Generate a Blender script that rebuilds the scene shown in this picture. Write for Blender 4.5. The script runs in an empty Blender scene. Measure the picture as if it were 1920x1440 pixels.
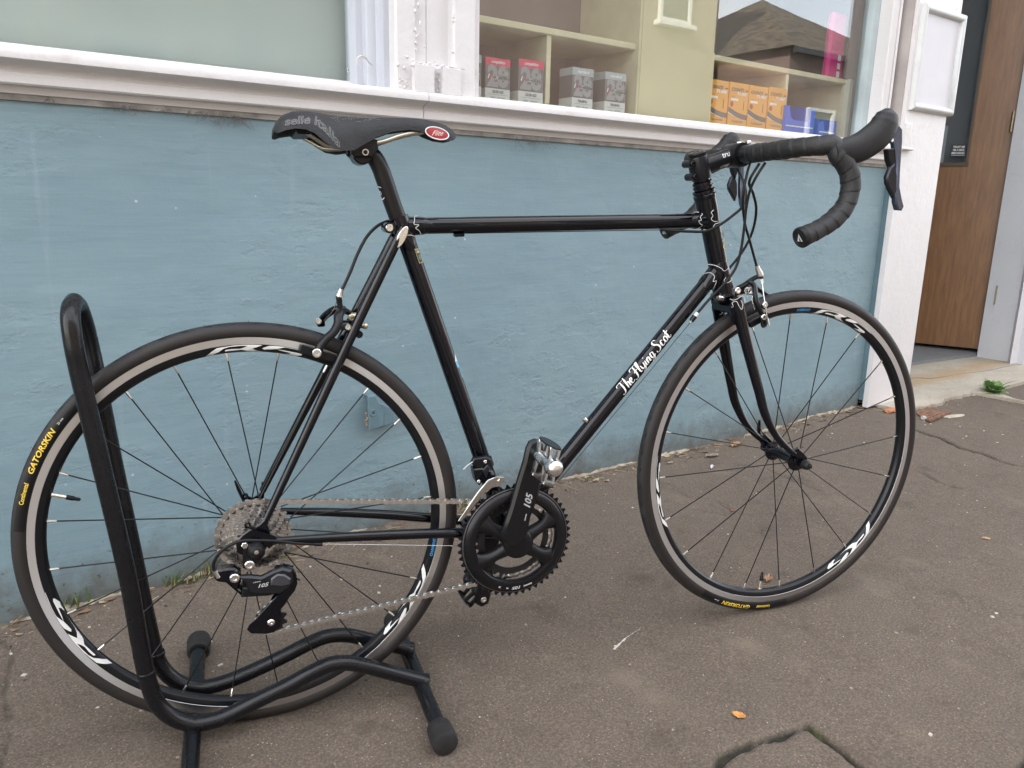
import bpy, bmesh, math, random
import numpy as np
from mathutils import Vector, Matrix
random.seed(7); np.random.seed(7)
scene = bpy.context.scene
col = scene.collection
PI = math.pi
R_ = math.radians

# ------------------------------------------------------------------ camera (solved from the wheel circles and the shopfront lines)
FPX = 1459.079
CAMW = np.array([-0.35853, -1.70579, 0.83299])       # x along the wall, y into the wall, z up
YAW, PITCH, ROLL = 0.3479 + 0.2870, -0.2328, 0.0215
_fw = np.array([math.sin(YAW)*math.cos(PITCH), math.cos(YAW)*math.cos(PITCH), math.sin(PITCH)])
_rt = np.array([math.cos(YAW), -math.sin(YAW), 0.0]); _up = np.cross(_rt, _fw)
_r2 = _rt*math.cos(ROLL) + _up*math.sin(ROLL); _u2 = -_rt*math.sin(ROLL) + _up*math.cos(ROLL)
cam_d = bpy.data.cameras.new('camera'); cam = bpy.data.objects.new('camera', cam_d); col.objects.link(cam)
cam_d.sensor_width = 36.0; cam_d.lens = FPX/1920*36.0; cam_d.clip_start = 0.02; cam_d.clip_end = 3000
cam.matrix_world = Matrix(((_r2[0], _u2[0], -_fw[0], CAMW[0]), (_r2[1], _u2[1], -_fw[1], CAMW[1]), (_r2[2], _u2[2], -_fw[2], CAMW[2]), (0, 0, 0, 1)))
scene.camera = cam
scene.render.resolution_x, scene.render.resolution_y = 1024, 768

# ------------------------------------------------------------------ sky, sun, exposure: open shade, the sun stands behind the shop
SUN_EL, SUN_AZ = R_(30), R_(-73)                      # azimuth from +Y (behind the shop) towards +X
world = bpy.data.worlds.new('World'); scene.world = world; world.use_nodes = True
wn = world.node_tree; wn.nodes.clear()
w_out = wn.nodes.new('ShaderNodeOutputWorld'); w_bg = wn.nodes.new('ShaderNodeBackground')
w_sky = wn.nodes.new('ShaderNodeTexSky'); w_sky.sky_type = 'NISHITA'; w_sky.sun_disc = False
w_sky.sun_elevation = SUN_EL; w_sky.sun_rotation = SUN_AZ; w_sky.air_density = 1.0; w_sky.dust_density = 2.0; w_sky.ozone_density = 1.0
# thin broken cloud, the same all over the sky
w_tc = wn.nodes.new('ShaderNodeTexCoord'); w_no = wn.nodes.new('ShaderNodeTexNoise'); w_no.inputs['Scale'].default_value = 2.6
w_no.inputs['Detail'].default_value = 6; w_no.inputs['Roughness'].default_value = 0.55
w_ra = wn.nodes.new('ShaderNodeValToRGB'); w_ra.color_ramp.elements[0].position = 0.38; w_ra.color_ramp.elements[1].position = 0.62
w_ra.color_ramp.elements[0].color = (0.30, 0.30, 0.30, 1); w_ra.color_ramp.elements[1].color = (0.85, 0.85, 0.85, 1)
w_mx = wn.nodes.new('ShaderNodeMixRGB'); w_mx.inputs[2].default_value = (7.3, 7.25, 7.2, 1)
wn.links.new(w_tc.outputs['Generated'], w_no.inputs['Vector']); wn.links.new(w_no.outputs['Fac'], w_ra.inputs[0])
wn.links.new(w_ra.outputs[0], w_mx.inputs[0]); wn.links.new(w_sky.outputs[0], w_mx.inputs[1])
wn.links.new(w_mx.outputs[0], w_bg.inputs[0]); w_bg.inputs[1].default_value = 0.14
wn.links.new(w_bg.outputs[0], w_out.inputs[0])
sun_d = bpy.data.lights.new('sun', 'SUN'); sun_d.energy = 2.2; sun_d.angle = R_(0.53); sun_d.color = (1.0, 0.95, 0.88)
sun = bpy.data.objects.new('sun', sun_d); col.objects.link(sun)
_sd = Vector((math.sin(SUN_AZ)*math.cos(SUN_EL), math.cos(SUN_AZ)*math.cos(SUN_EL), math.sin(SUN_EL)))
sun.rotation_euler = _sd.to_track_quat('Z', 'Y').to_euler(); sun.location = (0, 6, 12)
vs = scene.view_settings
vs.view_transform = 'Standard'; vs.look = 'None'; vs.gamma = 1.0; vs.use_curve_mapping = False
vs.exposure = 2.22

# ------------------------------------------------------------------ from a pixel of the photograph to a point on a known surface
def ray(u, v): return (u-960)/FPX*_r2 - (v-720)/FPX*_u2 + _fw
def on_y(u, v, y):
    d = ray(u, v); t = (y-CAMW[1])/d[1]; return Vector(CAMW+d*t)
def on_z(u, v, z):
    d = ray(u, v); t = (z-CAMW[2])/d[2]; return Vector(CAMW+d*t)
def on_plane(u, v, p0, n):
    d = Vector(ray(u, v)); n = Vector(n); c = Vector(CAMW); return c+d*((Vector(p0)-c).dot(n)/d.dot(n))

# bicycle frame of reference: x forward, y away from the camera, z up from the rolling line, hubs at HUB
HUB, WB = 0.336, 1.03397
_ph, _ln = 0.2870, 0.0186
_cr = np.array([0, math.sin(_ln), math.cos(_ln)])*0.3051
_cf = np.array([1.0335, 0, 0]) + np.array([0, math.sin(_ln), math.cos(_ln)])*0.335
_nr = np.cross(np.array([0, math.sin(_ln), math.cos(_ln)]), [1, 0, 0]); _ex = (_cf-_cr)/np.linalg.norm(_cf-_cr); _ez = np.cross(_ex, _nr)
_Mw = np.array([[math.cos(_ph), math.sin(_ph), 0], [-math.sin(_ph), math.cos(_ph), 0], [0, 0, 1]])
_o = _Mw@(_cr-_ez*HUB) - np.array([0, 0.53, 0]); _bx, _by, _bz = _Mw@_ex, _Mw@_nr, _Mw@_ez
BIKE = Matrix(((_bx[0], _by[0], _bz[0], _o[0]), (_bx[1], _by[1], _bz[1], _o[1]), (_bx[2], _by[2], _bz[2], _o[2]), (0, 0, 0, 1)))
BIKE_INV = BIKE.inverted()
def B(u, v, y=0.0):
    """point of the bicycle plane at lateral offset y seen at pixel (u, v), in bicycle coordinates"""
    p = BIKE @ Vector((0, y, 0)); return BIKE_INV @ on_plane(u, v, p, _by)
def bl(pts): return [B(*p) for p in pts]

# ------------------------------------------------------------------ ground height
def gz(x, y):
    return -0.036*np.exp(-(((x+0.06)/0.62)**2+((y+0.72)/0.62)**2)) + 0.002 - 0.004*np.exp(-(((x-0.95)/0.4)**2+((y+0.85)/0.4)**2))
def on_ground(u, v):
    z = 0.0
    for _ in range(6):
        p = on_z(u, v, z); z = float(gz(p.x, p.y))
    return Vector((p.x, p.y, z))

# ------------------------------------------------------------------ materials
MATS = {}
def mat(name, color, rough=0.5, metal=0.0, spec=0.5, var=0.0, vscale=20.0, bump=0.0, bscale=60.0, coat=0.0, rvar=0.0, stretch=None, sheen=0.0):
    if name in MATS: return MATS[name]
    m = bpy.data.materials.new(name); m.use_nodes = True; nt = m.node_tree; b = nt.nodes['Principled BSDF']
    b.inputs['Base Color'].default_value = (*color, 1); b.inputs['Roughness'].default_value = rough; b.inputs['Metallic'].default_value = metal
    b.inputs['Specular IOR Level'].default_value = spec; b.inputs['Coat Weight'].default_value = coat; b.inputs['Coat Roughness'].default_value = 0.05
    if var or bump or rvar:
        tc = nt.nodes.new('ShaderNodeTexCoord'); mp = nt.nodes.new('ShaderNodeMapping'); nt.links.new(tc.outputs['Object'], mp.inputs[0])
        if stretch: mp.inputs['Scale'].default_value = stretch
    if var or rvar:
        n = nt.nodes.new('ShaderNodeTexNoise'); n.inputs['Scale'].default_value = vscale; n.inputs['Detail'].default_value = 5; nt.links.new(mp.outputs[0], n.inputs['Vector'])
        if var:
            r = nt.nodes.new('ShaderNodeValToRGB'); r.color_ramp.elements[0].position = 0.3; r.color_ramp.elements[1].position = 0.7
            r.color_ramp.elements[0].color = (*[c*(1-var) for c in color], 1); r.color_ramp.elements[1].color = (*[min(1, c*(1+var)) for c in color], 1)
            nt.links.new(n.outputs['Fac'], r.inputs[0]); nt.links.new(r.outputs[0], b.inputs['Base Color'])
        if rvar:
            mr = nt.nodes.new('ShaderNodeMapRange'); mr.inputs[1].default_value = 0.3; mr.inputs[2].default_value = 0.7
            mr.inputs[3].default_value = max(0.02, rough-rvar); mr.inputs[4].default_value = min(1, rough+rvar)
            nt.links.new(n.outputs['Fac'], mr.inputs[0]); nt.links.new(mr.outputs[0], b.inputs['Roughness'])
    if bump:
        n2 = nt.nodes.new('ShaderNodeTexNoise'); n2.inputs['Scale'].default_value = bscale; n2.inputs['Detail'].default_value = 4; nt.links.new(mp.outputs[0], n2.inputs['Vector'])
        bp = nt.nodes.new('ShaderNodeBump'); bp.inputs['Strength'].default_value = bump; bp.inputs['Distance'].default_value = 0.004
        nt.links.new(n2.outputs['Fac'], bp.inputs['Height']); nt.links.new(bp.outputs[0], b.inputs['Normal'])
    MATS[name] = m; return m
def nodes_of(name):
    m = bpy.data.materials.new(name); m.use_nodes = True; MATS[name] = m
    return m, m.node_tree, m.node_tree.nodes['Principled BSDF']
def N(nt, kind, **kw):
    n = nt.nodes.new(kind)
    for k, v in kw.items():
        if k.startswith('i_'): n.inputs[int(k[2:]) if k[2:].isdigit() else k[2:].replace('_', ' ')].default_value = v
        else: setattr(n, k, v)
    return n
def ramp(nt, src, stops, interp='LINEAR'):
    r = nt.nodes.new('ShaderNodeValToRGB'); e = r.color_ramp.elements; r.color_ramp.interpolation = interp
    while len(e) < len(stops): e.new(0.5)
    for el, (p, c) in zip(e, stops): el.position = p; el.color = (*c, 1) if len(c) == 3 else c
    nt.links.new(src, r.inputs[0]); return r.outputs[0]
def g3(v): return (v, v, v)
def mixc(nt, fac, a, b, mode='MIX'):
    m = nt.nodes.new('ShaderNodeMixRGB'); m.blend_type = mode
    for i, s in ((0, fac), (1, a), (2, b)):
        if hasattr(s, 'is_linked') or hasattr(s, 'links'): nt.links.new(s, m.inputs[i])
        elif isinstance(s, (int, float)): m.inputs[i].default_value = s if i == 0 else (s, s, s, 1)
        else: m.inputs[i].default_value = (*s, 1)
    return m.outputs[0]
def mth(nt, op, a, b=0.0, c=0.0):
    m = nt.nodes.new('ShaderNodeMath'); m.operation = op
    for i, s in enumerate((a, b, c)):
        if hasattr(s, 'links'): nt.links.new(s, m.inputs[i])
        else: m.inputs[i].default_value = s
    return m.outputs[0]

# ------------------------------------------------------------------ mesh builder
def spline(pts, n=8, closed=False):
    P = [Vector(p) for p in pts]; out = []; k = len(P)
    for i in range(k if closed else k-1):
        p0 = P[(i-1) % k] if closed or i > 0 else P[0]*2-P[1]; p1 = P[i]; p2 = P[(i+1) % k]; p3 = P[(i+2) % k] if closed or i+2 < k else P[-1]*2-P[-2]
        t0, t1 = 0.0, max(1e-6, (p1-p0).length**0.5); t2 = t1+max(1e-6, (p2-p1).length**0.5); t3 = t2+max(1e-6, (p3-p2).length**0.5)
        for j in range(n):
            t = t1+(t2-t1)*j/n
            a1 = p0*((t1-t)/(t1-t0))+p1*((t-t0)/(t1-t0)); a2 = p1*((t2-t)/(t2-t1))+p2*((t-t1)/(t2-t1)); a3 = p2*((t3-t)/(t3-t2))+p3*((t-t2)/(t3-t2))
            b1 = a1*((t2-t)/(t2-t0))+a2*((t-t0)/(t2-t0)); b2 = a2*((t3-t)/(t3-t1))+a3*((t-t1)/(t3-t1))
            out.append(b1*((t2-t)/(t2-t1))+b2*((t-t1)/(t2-t1)))
    if not closed: out.append(P[-1].copy())
    return out
def interp(vals, n):
    """resample a list of numbers to n entries"""
    return list(np.interp(np.linspace(0, len(vals)-1, n), range(len(vals)), vals))
class MB:
    def __init__(s): s.v = []; s.f = []; s.m = []; s.uv = []
    def add(s, vs, fs, mi=0, uvs=None):
        o = len(s.v); s.v += [tuple(p) for p in vs]
        for k, f in enumerate(fs): s.f.append(tuple(i+o for i in f)); s.m.append(mi); s.uv.append(uvs[k] if uvs else None)
        return s
    def tube(s, pts, r, seg=12, caps=True, closed=False, mi=0, flat=1.0, up=None, rfun=None, vlen=None):
        P = [Vector(p) for p in pts]; n = len(P)
        if not hasattr(r, '__len__'): r = [r]*n
        elif len(r) != n: r = interp(r, n)
        tang = []
        for i in range(n):
            a = P[(i-1) % n] if closed or i > 0 else P[i]; b = P[(i+1) % n] if closed or i < n-1 else P[i]
            t = (b-a); tang.append(t.normalized() if t.length > 1e-9 else Vector((1, 0, 0)))
        ref = Vector(up) if up is not None else (Vector((0, 1, 0)) if abs(tang[0].y) < 0.9 else Vector((0, 0, 1)))
        vs = []; L = 0.0; Ls = []
        nrm = (ref-tang[0]*ref.dot(tang[0])).normalized()
        for i in range(n):
            if i: L += (P[i]-P[i-1]).length
            Ls.append(L)
            nrm = (nrm-tang[i]*nrm.dot(tang[i])).normalized(); bn = tang[i].cross(nrm)
            for j in range(seg):
                a = 2*PI*j/seg; rr = r[i] if rfun is None else rfun(L, a, i)
                vs.append(P[i]+nrm*(math.cos(a)*rr)+bn*(math.sin(a)*rr*flat))
        fs = []; uvs = []
        for i in range(n if closed else n-1):
            k = (i+1) % n
            for j in range(seg):
                l = (j+1) % seg; fs.append((i*seg+j, i*seg+l, k*seg+l, k*seg+j))
                l1 = Ls[k] if k > i else Ls[i]+(P[0]-P[i]).length
                uvs.append(((Ls[i], j/seg), (Ls[i], (j+1)/seg), (l1, (j+1)/seg), (l1, j/seg)))
        if caps and not closed:
            fs.append(tuple(range(seg-1, -1, -1))); uvs.append(None); fs.append(tuple((n-1)*seg+j for j in range(seg))); uvs.append(None)
        return s.add(vs, fs, mi, uvs)
    def lathe(s, prof, o=(0, 0, 0), axis=(0, 1, 0), ref=None, seg=32, mi=0, closed=False, mis=None, a0=0.0, a1=2*PI):
        """prof: list of (along axis, radius)"""
        o = Vector(o); ax = Vector(axis).normalized(); rf = Vector(ref) if ref else (Vector((1, 0, 0)) if abs(ax.x) < 0.9 else Vector((0, 0, 1)))
        e1 = (rf-ax*rf.dot(ax)).normalized(); e2 = ax.cross(e1); full = abs(a1-a0-2*PI) < 1e-6; ns = seg if full else seg+1; k = len(prof)
        vs = [o+ax*p[0]+(e1*math.cos(a0+(a1-a0)*j/seg)+e2*math.sin(a0+(a1-a0)*j/seg))*p[1] for j in range(ns) for p in prof]
        base = len(s.v); s.v += [tuple(p) for p in vs]
        for j in range(seg):
            l = (j+1) % ns
            for i in range(k if closed else k-1):
                n = (i+1) % k; s.f.append((base+j*k+i, base+l*k+i, base+l*k+n, base+j*k+n)); s.m.append(mis[i] if mis else mi)
                s.uv.append(((j/seg, i/k), ((j+1)/seg, i/k), ((j+1)/seg, (i+1)/k), (j/seg, (i+1)/k)))
        return s
    def prism(s, poly, o=(0, 0, 0), ex=(1, 0, 0), ey=(0, 0, 1), t=0.01, bev=0.0, mi=0, mi_side=None, t0=None):
        """poly in the plane (ex, ey), extruded along ex x ey from -t/2 to t/2 (or t0 to t0+t); bev chamfers both rims"""
        ex = Vector(ex).normalized(); ey = Vector(ey).normalized(); nz = ex.cross(ey); o = Vector(o)
        P = [Vector((p[0], p[1])) for p in poly]; n = len(P)
        area = sum(P[i].x*P[(i+1) % n].y-P[(i+1) % n].x*P[i].y for i in range(n))
        if area < 0: P.reverse()
        lo = -t/2 if t0 is None else t0; hi = lo+t
        def off(d):
            out = []
            for i in range(n):
                a = (P[i]-P[i-1]); b = (P[(i+1) % n]-P[i])
                a = a.normalized() if a.length > 1e-9 else b.normalized(); b = b.normalized() if b.length > 1e-9 else a
                na = Vector((-a.y, a.x)); nb = Vector((-b.y, b.x)); m = na+nb
                m = m.normalized() if m.length > 1e-6 else na
                out.append(P[i]+m*min(d/max(0.35, m.dot(na)), d*2))
            return out
        def lay(Q, z): return [o+ex*q.x+ey*q.y+nz*z for q in Q]
        if bev > 0:
            Q = off(bev); rings = [lay(Q, lo), lay(P, lo+bev), lay(P, hi-bev), lay(Q, hi)]
        else: rings = [lay(P, lo), lay(P, hi)]
        vs = [p for r in rings for p in r]; fs = []; k = len(rings)
        for r in range(k-1):
            for i in range(n):
                j = (i+1) % n; fs.append((r*n+i, r*n+j, (r+1)*n+j, (r+1)*n+i))
        s.add(vs, fs, mi if mi_side is None else mi_side)
        s.add(rings[0], [tuple(range(n-1, -1, -1))], mi); s.add(rings[-1], [tuple(range(n))], mi)
        return s
    def box(s, c, size, bev=0.0, rot=None, mi=0):
        ex, ey, ez = Vector((1, 0, 0)), Vector((0, 1, 0)), Vector((0, 0, 1))
        if rot is not None: ex, ey, ez = rot@ex, rot@ey, rot@ez
        x, y, z = size; return s.prism([(-x/2, -y/2), (x/2, -y/2), (x/2, y/2), (-x/2, y/2)], c, ex, ey, z, bev, mi)
    def bar(s, a, b, w, h, bev=0.0, up=(0, 0, 1), mi=0):
        a, b = Vector(a), Vector(b); d = (b-a).normalized(); u = Vector(up); sx = d.cross(u).normalized(); uy = sx.cross(d)
        return s.prism([(-w/2, -h/2), (w/2, -h/2), (w/2, h/2), (-w/2, h/2)], (a+b)/2, sx, uy, (b-a).length, bev, mi)
    def extrude(s, prof, o, ea, eb, d, L, mi=0, caps=True, closed=True):
        """prof points in plane (ea, eb) swept along d for length L"""
        o = Vector(o); ea = Vector(ea); eb = Vector(eb); d = Vector(d); n = len(prof)
        vs = [o+ea*p[0]+eb*p[1] for p in prof]+[o+ea*p[0]+eb*p[1]+d*L for p in prof]
        fs = [(i, (i+1) % n, n+(i+1) % n, n+i) for i in range(n if closed else n-1)]
        if caps and closed: fs += [tuple(range(n-1, -1, -1)), tuple(range(n, 2*n))]
        return s.add(vs, fs, mi)
    def sphere(s, c, r, seg=14, rings=8, scale=(1, 1, 1), mi=0):
        prof = [(-math.cos(PI*i/rings), math.sin(PI*i/rings)) for i in range(rings+1)]; b = len(s.v)
        s.lathe([(a*r, max(1e-5, q*r)) for a, q in prof], (0, 0, 0), (0, 0, 1), seg=seg, mi=mi)
        for i in range(b, len(s.v)): p = s.v[i]; s.v[i] = (c[0]+p[0]*scale[0], c[1]+p[1]*scale[1], c[2]+p[2]*scale[2])
        return s
    def mesh(s, name, mats, smooth=40, merge=False):
        me = bpy.data.meshes.new(name); me.from_pydata(s.v, [], s.f)
        for m in (mats if isinstance(mats, (list, tuple)) else [mats]): me.materials.append(m)
        me.polygons.foreach_set('material_index', s.m)
        if any(u is not None for u in s.uv):
            l = me.uv_layers.new(name='UVMap'); flat = []
            for f, u in zip(s.f, s.uv):
                for k in range(len(f)): flat += (u[k] if u else (0.0, 0.0))
            l.data.foreach_set('uv', flat)
        bm = bmesh.new(); bm.from_mesh(me)
        if merge: bmesh.ops.remove_doubles(bm, verts=bm.verts, dist=1e-6)
        bmesh.ops.recalc_face_normals(bm, faces=bm.faces); bm.to_mesh(me); bm.free()
        if smooth:
            me.polygons.foreach_set('use_smooth', [True]*len(me.polygons)); me.set_sharp_from_angle(angle=R_(smooth))
        me.update(); return me
    def build(s, name, mats, parent=None, smooth=40, **kw):
        return link(name, s.mesh(name, mats, smooth, kw.pop('merge', False)), parent, **kw)
def link(name, me, parent=None, matrix=None, label=None, category=None, group=None, kind=None):
    o = bpy.data.objects.new(name, me); col.objects.link(o)
    if parent: o.parent = parent
    if matrix is not None: o.matrix_local = matrix
    return tag(o, label, category, group, kind)
def tag(o, label=None, category=None, group=None, kind=None):
    if label: o['label'] = label
    if category: o['category'] = category
    if group: o['group'] = group
    if kind: o['kind'] = kind
    return o
def thing(name, label, category, matrix=None, group=None):
    o = bpy.data.objects.new(name, None); o.empty_display_size = 0.1; col.objects.link(o)
    if matrix is not None: o.matrix_world = matrix
    return tag(o, label, category, group)
def copy_tree(o, matrix=None, parent=None):
    c = o.copy(); col.objects.link(c)
    if parent: c.parent = parent
    if matrix is not None: c.matrix_local = matrix
    for ch in list(o.children): copy_tree(ch, None, c)
    return c
def text_geo(body, size=1.0, shear=0.0, bold=0.0, outline=0.0, align='CENTER', space=1.0, res=3, sx=1.0):
    """flat letter shapes: list of (x, y, z) and faces, for printing on a surface"""
    cu = bpy.data.curves.new('lettering', 'FONT'); cu.body = body; cu.size = size; cu.shear = shear; cu.offset = bold
    cu.align_x = align; cu.align_y = 'CENTER'; cu.space_character = space; cu.resolution_u = res
    if outline: cu.fill_mode = 'NONE'; cu.bevel_depth = outline; cu.bevel_resolution = 0
    ob = bpy.data.objects.new('lettering', cu); col.objects.link(ob); bpy.context.view_layer.update()
    me = ob.to_mesh(); vs = [(v.co.x*sx, v.co.y, v.co.z) for v in me.vertices]; fs = [tuple(p.vertices) for p in me.polygons]
    ob.to_mesh_clear(); bpy.data.objects.remove(ob); bpy.data.curves.remove(cu)
    return vs, fs
def slice_geo(geo, dy=0.0, dx=0.0):
    """cut flat letter shapes into narrow strips so that they can follow a curved surface"""
    bm = bmesh.new(); vs = [bm.verts.new(p) for p in geo[0]]
    for f in geo[1]:
        try: bm.faces.new([vs[i] for i in f])
        except ValueError: pass
    for ax, d in ((1, dy), (0, dx)):
        if not d: continue
        lo = min(p[ax] for p in geo[0]); hi = max(p[ax] for p in geo[0]); n = [0, 0, 0]; n[ax] = 1; k = lo+d*0.5
        while k < hi:
            c = [0, 0, 0]; c[ax] = k; bmesh.ops.bisect_plane(bm, geom=bm.verts[:]+bm.edges[:]+bm.faces[:], plane_co=c, plane_no=n); k += d
    bm.verts.index_update(); out = ([tuple(v.co) for v in bm.verts], [tuple(v.index for v in f.verts) for f in bm.faces]); bm.free(); return out
def print_on(fn, geo, name, m, parent, **kw):
    mb = MB(); mb.add([fn(*p) for p in geo[0]], geo[1]); return mb.build(name, m, parent, smooth=0, **kw)
# ================================================================== setting
# ---- materials of the shopfront
def wall_paint():
    m, nt, b = nodes_of('blue_wall_paint'); L = nt.links.new
    tc = N(nt, 'ShaderNodeTexCoord'); P = tc.outputs['Object']
    def noise(scale, detail=5, rough=0.55, st=(1, 1, 1)):
        mp = N(nt, 'ShaderNodeMapping'); mp.inputs['Scale'].default_value = st; L(P, mp.inputs[0])
        n = N(nt, 'ShaderNodeTexNoise'); n.inputs['Scale'].default_value = scale; n.inputs['Detail'].default_value = detail; n.inputs['Roughness'].default_value = rough
        L(mp.outputs[0], n.inputs['Vector']); return n.outputs['Fac']
    big = noise(1.7, 6); strokes = noise(4.0, 5, 0.6, (1.2, 1, 11)); lumps = noise(13, 5, 0.6, (1, 1, 1.6)); fine = noise(120, 3)
    c = ramp(nt, big, [(0.28, (0.146, 0.228, 0.270)), (0.5, (0.188, 0.280, 0.320)), (0.72, (0.236, 0.328, 0.360))])
    c = mixc(nt, 0.35, c, ramp(nt, strokes, [(0.3, (0.158, 0.240, 0.280)), (0.7, (0.218, 0.308, 0.342))]))
    # knocks and small chips down to pale primer
    vo = N(nt, 'ShaderNodeTexVoronoi'); vo.inputs['Scale'].default_value = 20; L(P, vo.inputs['Vector'])
    chip = mth(nt, 'MULTIPLY', ramp(nt, vo.outputs['Distance'], [(0.045, (1, 1, 1)), (0.065, (0, 0, 0))]), ramp(nt, noise(7, 2), [(0.50, (0, 0, 0)), (0.56, (1, 1, 1))]))
    c = mixc(nt, mth(nt, 'MULTIPLY', chip, 0.85), c, (0.52, 0.57, 0.58))
    hair = noise(7.0, 6, 0.7, (1.0, 1, 34)); c = mixc(nt, 0.20, c, ramp(nt, hair, [(0.32, (0.12, 0.19, 0.225)), (0.68, (0.27, 0.365, 0.395))]))
    # rain streaks
    stk = ramp(nt, noise(9, 4, 0.6, (3.2, 1, 0.22)), [(0.62, (0, 0, 0)), (0.74, (1, 1, 1))])
    c = mixc(nt, mth(nt, 'MULTIPLY', stk, 0.22), c, (0.32, 0.39, 0.43))
    scuff = ramp(nt, noise(3.1, 8, 0.75, (1, 1, 2.2)), [(0.60, (0, 0, 0)), (0.72, (1, 1, 1))])
    c = mixc(nt, mth(nt, 'MULTIPLY', scuff, 0.40), c, (0.34, 0.41, 0.45))
    dull = ramp(nt, noise(2.4, 7, 0.7, (1, 1, 1)), [(0.60, (0, 0, 0)), (0.78, (1, 1, 1))])
    c = mixc(nt, mth(nt, 'MULTIPLY', dull, 0.5), c, (0.105, 0.158, 0.195))
    # splashed dirt along the foot of the wall
    sp = N(nt, 'ShaderNodeSeparateXYZ'); L(P, sp.inputs[0])
    low = mth(nt, 'SUBTRACT', 1.0, mth(nt, 'DIVIDE', sp.outputs[2], 0.16))
    dirt = ramp(nt, mth(nt, 'ADD', mth(nt, 'MULTIPLY', low, 0.55), mth(nt, 'MULTIPLY', noise(16, 6, 0.7), 0.75)), [(0.5, (0, 0, 0)), (0.95, (1, 1, 1))])
    c = mixc(nt, mth(nt, 'MULTIPLY', dirt, 0.85), c, (0.085, 0.075, 0.06))
    spk = mth(nt, 'MULTIPLY', ramp(nt, noise(75, 3, 0.6), [(0.63, (0, 0, 0)), (0.68, (1, 1, 1))]), ramp(nt, low, [(0.0, (0, 0, 0)), (0.5, (1, 1, 1))]))
    c = mixc(nt, mth(nt, 'MULTIPLY', spk, 0.7), c, (0.03, 0.035, 0.03))
    L(c, b.inputs['Base Color']); b.inputs['Roughness'].default_value = 0.62
    # filler patches: hard-edged shallow flakes, plus brush marks
    flake = ramp(nt, noise(5.5, 8, 0.68, (1, 1, 1.7)), [(0.40, (0, 0, 0)), (0.47, (0.6, 0.6, 0.6)), (0.60, (0.62, 0.62, 0.62)), (0.64, (1, 1, 1))])
    rough_zone = ramp(nt, noise(1.9, 4, 0.6), [(0.42, (0.10, 0.10, 0.10)), (0.58, (1, 1, 1))])
    h = mth(nt, 'ADD', mth(nt, 'MULTIPLY', mth(nt, 'MULTIPLY', flake, rough_zone), 0.8), mth(nt, 'ADD', mth(nt, 'MULTIPLY', mth(nt, 'MULTIPLY', lumps, rough_zone), 0.9), mth(nt, 'ADD', mth(nt, 'MULTIPLY', strokes, 0.18), mth(nt, 'MULTIPLY', fine, 0.12))))
    bp = N(nt, 'ShaderNodeBump'); bp.inputs['Strength'].default_value = 0.5; bp.inputs['Distance'].default_value = 0.006; L(h, bp.inputs['Height']); L(bp.outputs[0], b.inputs['Normal'])
    return m
def white_paint(name='white_gloss_paint', base=(0.665, 0.645, 0.645), lump=0.5):
    m, nt, b = nodes_of(name); L = nt.links.new
    tc = N(nt, 'ShaderNodeTexCoord'); P = tc.outputs['Object']
    def noise(s, d=5, r=0.55):
        n = N(nt, 'ShaderNodeTexNoise'); n.inputs['Scale'].default_value = s; n.inputs['Detail'].default_value = d; n.inputs['Roughness'].default_value = r; L(P, n.inputs['Vector']); return n.outputs['Fac']
    c = ramp(nt, noise(3.5, 6), [(0.3, tuple(x*0.93 for x in base)), (0.7, base)])
    grime = ramp(nt, noise(11, 7, 0.7), [(0.60, (0, 0, 0)), (0.78, (1, 1, 1))])
    c = mixc(nt, mth(nt, 'MULTIPLY', grime, 0.45), c, (0.40, 0.34, 0.28))
    chip = ramp(nt, noise(34, 4, 0.6), [(0.735, (0, 0, 0)), (0.75, (1, 1, 1))])
    c = mixc(nt, mth(nt, 'MULTIPLY', chip, 0.7), c, (0.16, 0.11, 0.08))
    L(c, b.inputs['Base Color']); b.inputs['Roughness'].default_value = 0.42
    h = mth(nt, 'ADD', mth(nt, 'MULTIPLY', noise(22, 5, 0.65), 0.8), mth(nt, 'MULTIPLY', noise(90, 3), 0.25))
    bp = N(nt, 'ShaderNodeBump'); bp.inputs['Strength'].default_value = lump; bp.inputs['Distance'].default_value = 0.005; L(h, bp.inputs['Height']); L(bp.outputs[0], b.inputs['Normal'])
    return m
BLUE = wall_paint(); WHITE = white_paint(); WHITE2 = white_paint('old_white_paint', (0.64, 0.62, 0.615), 0.9)
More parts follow.
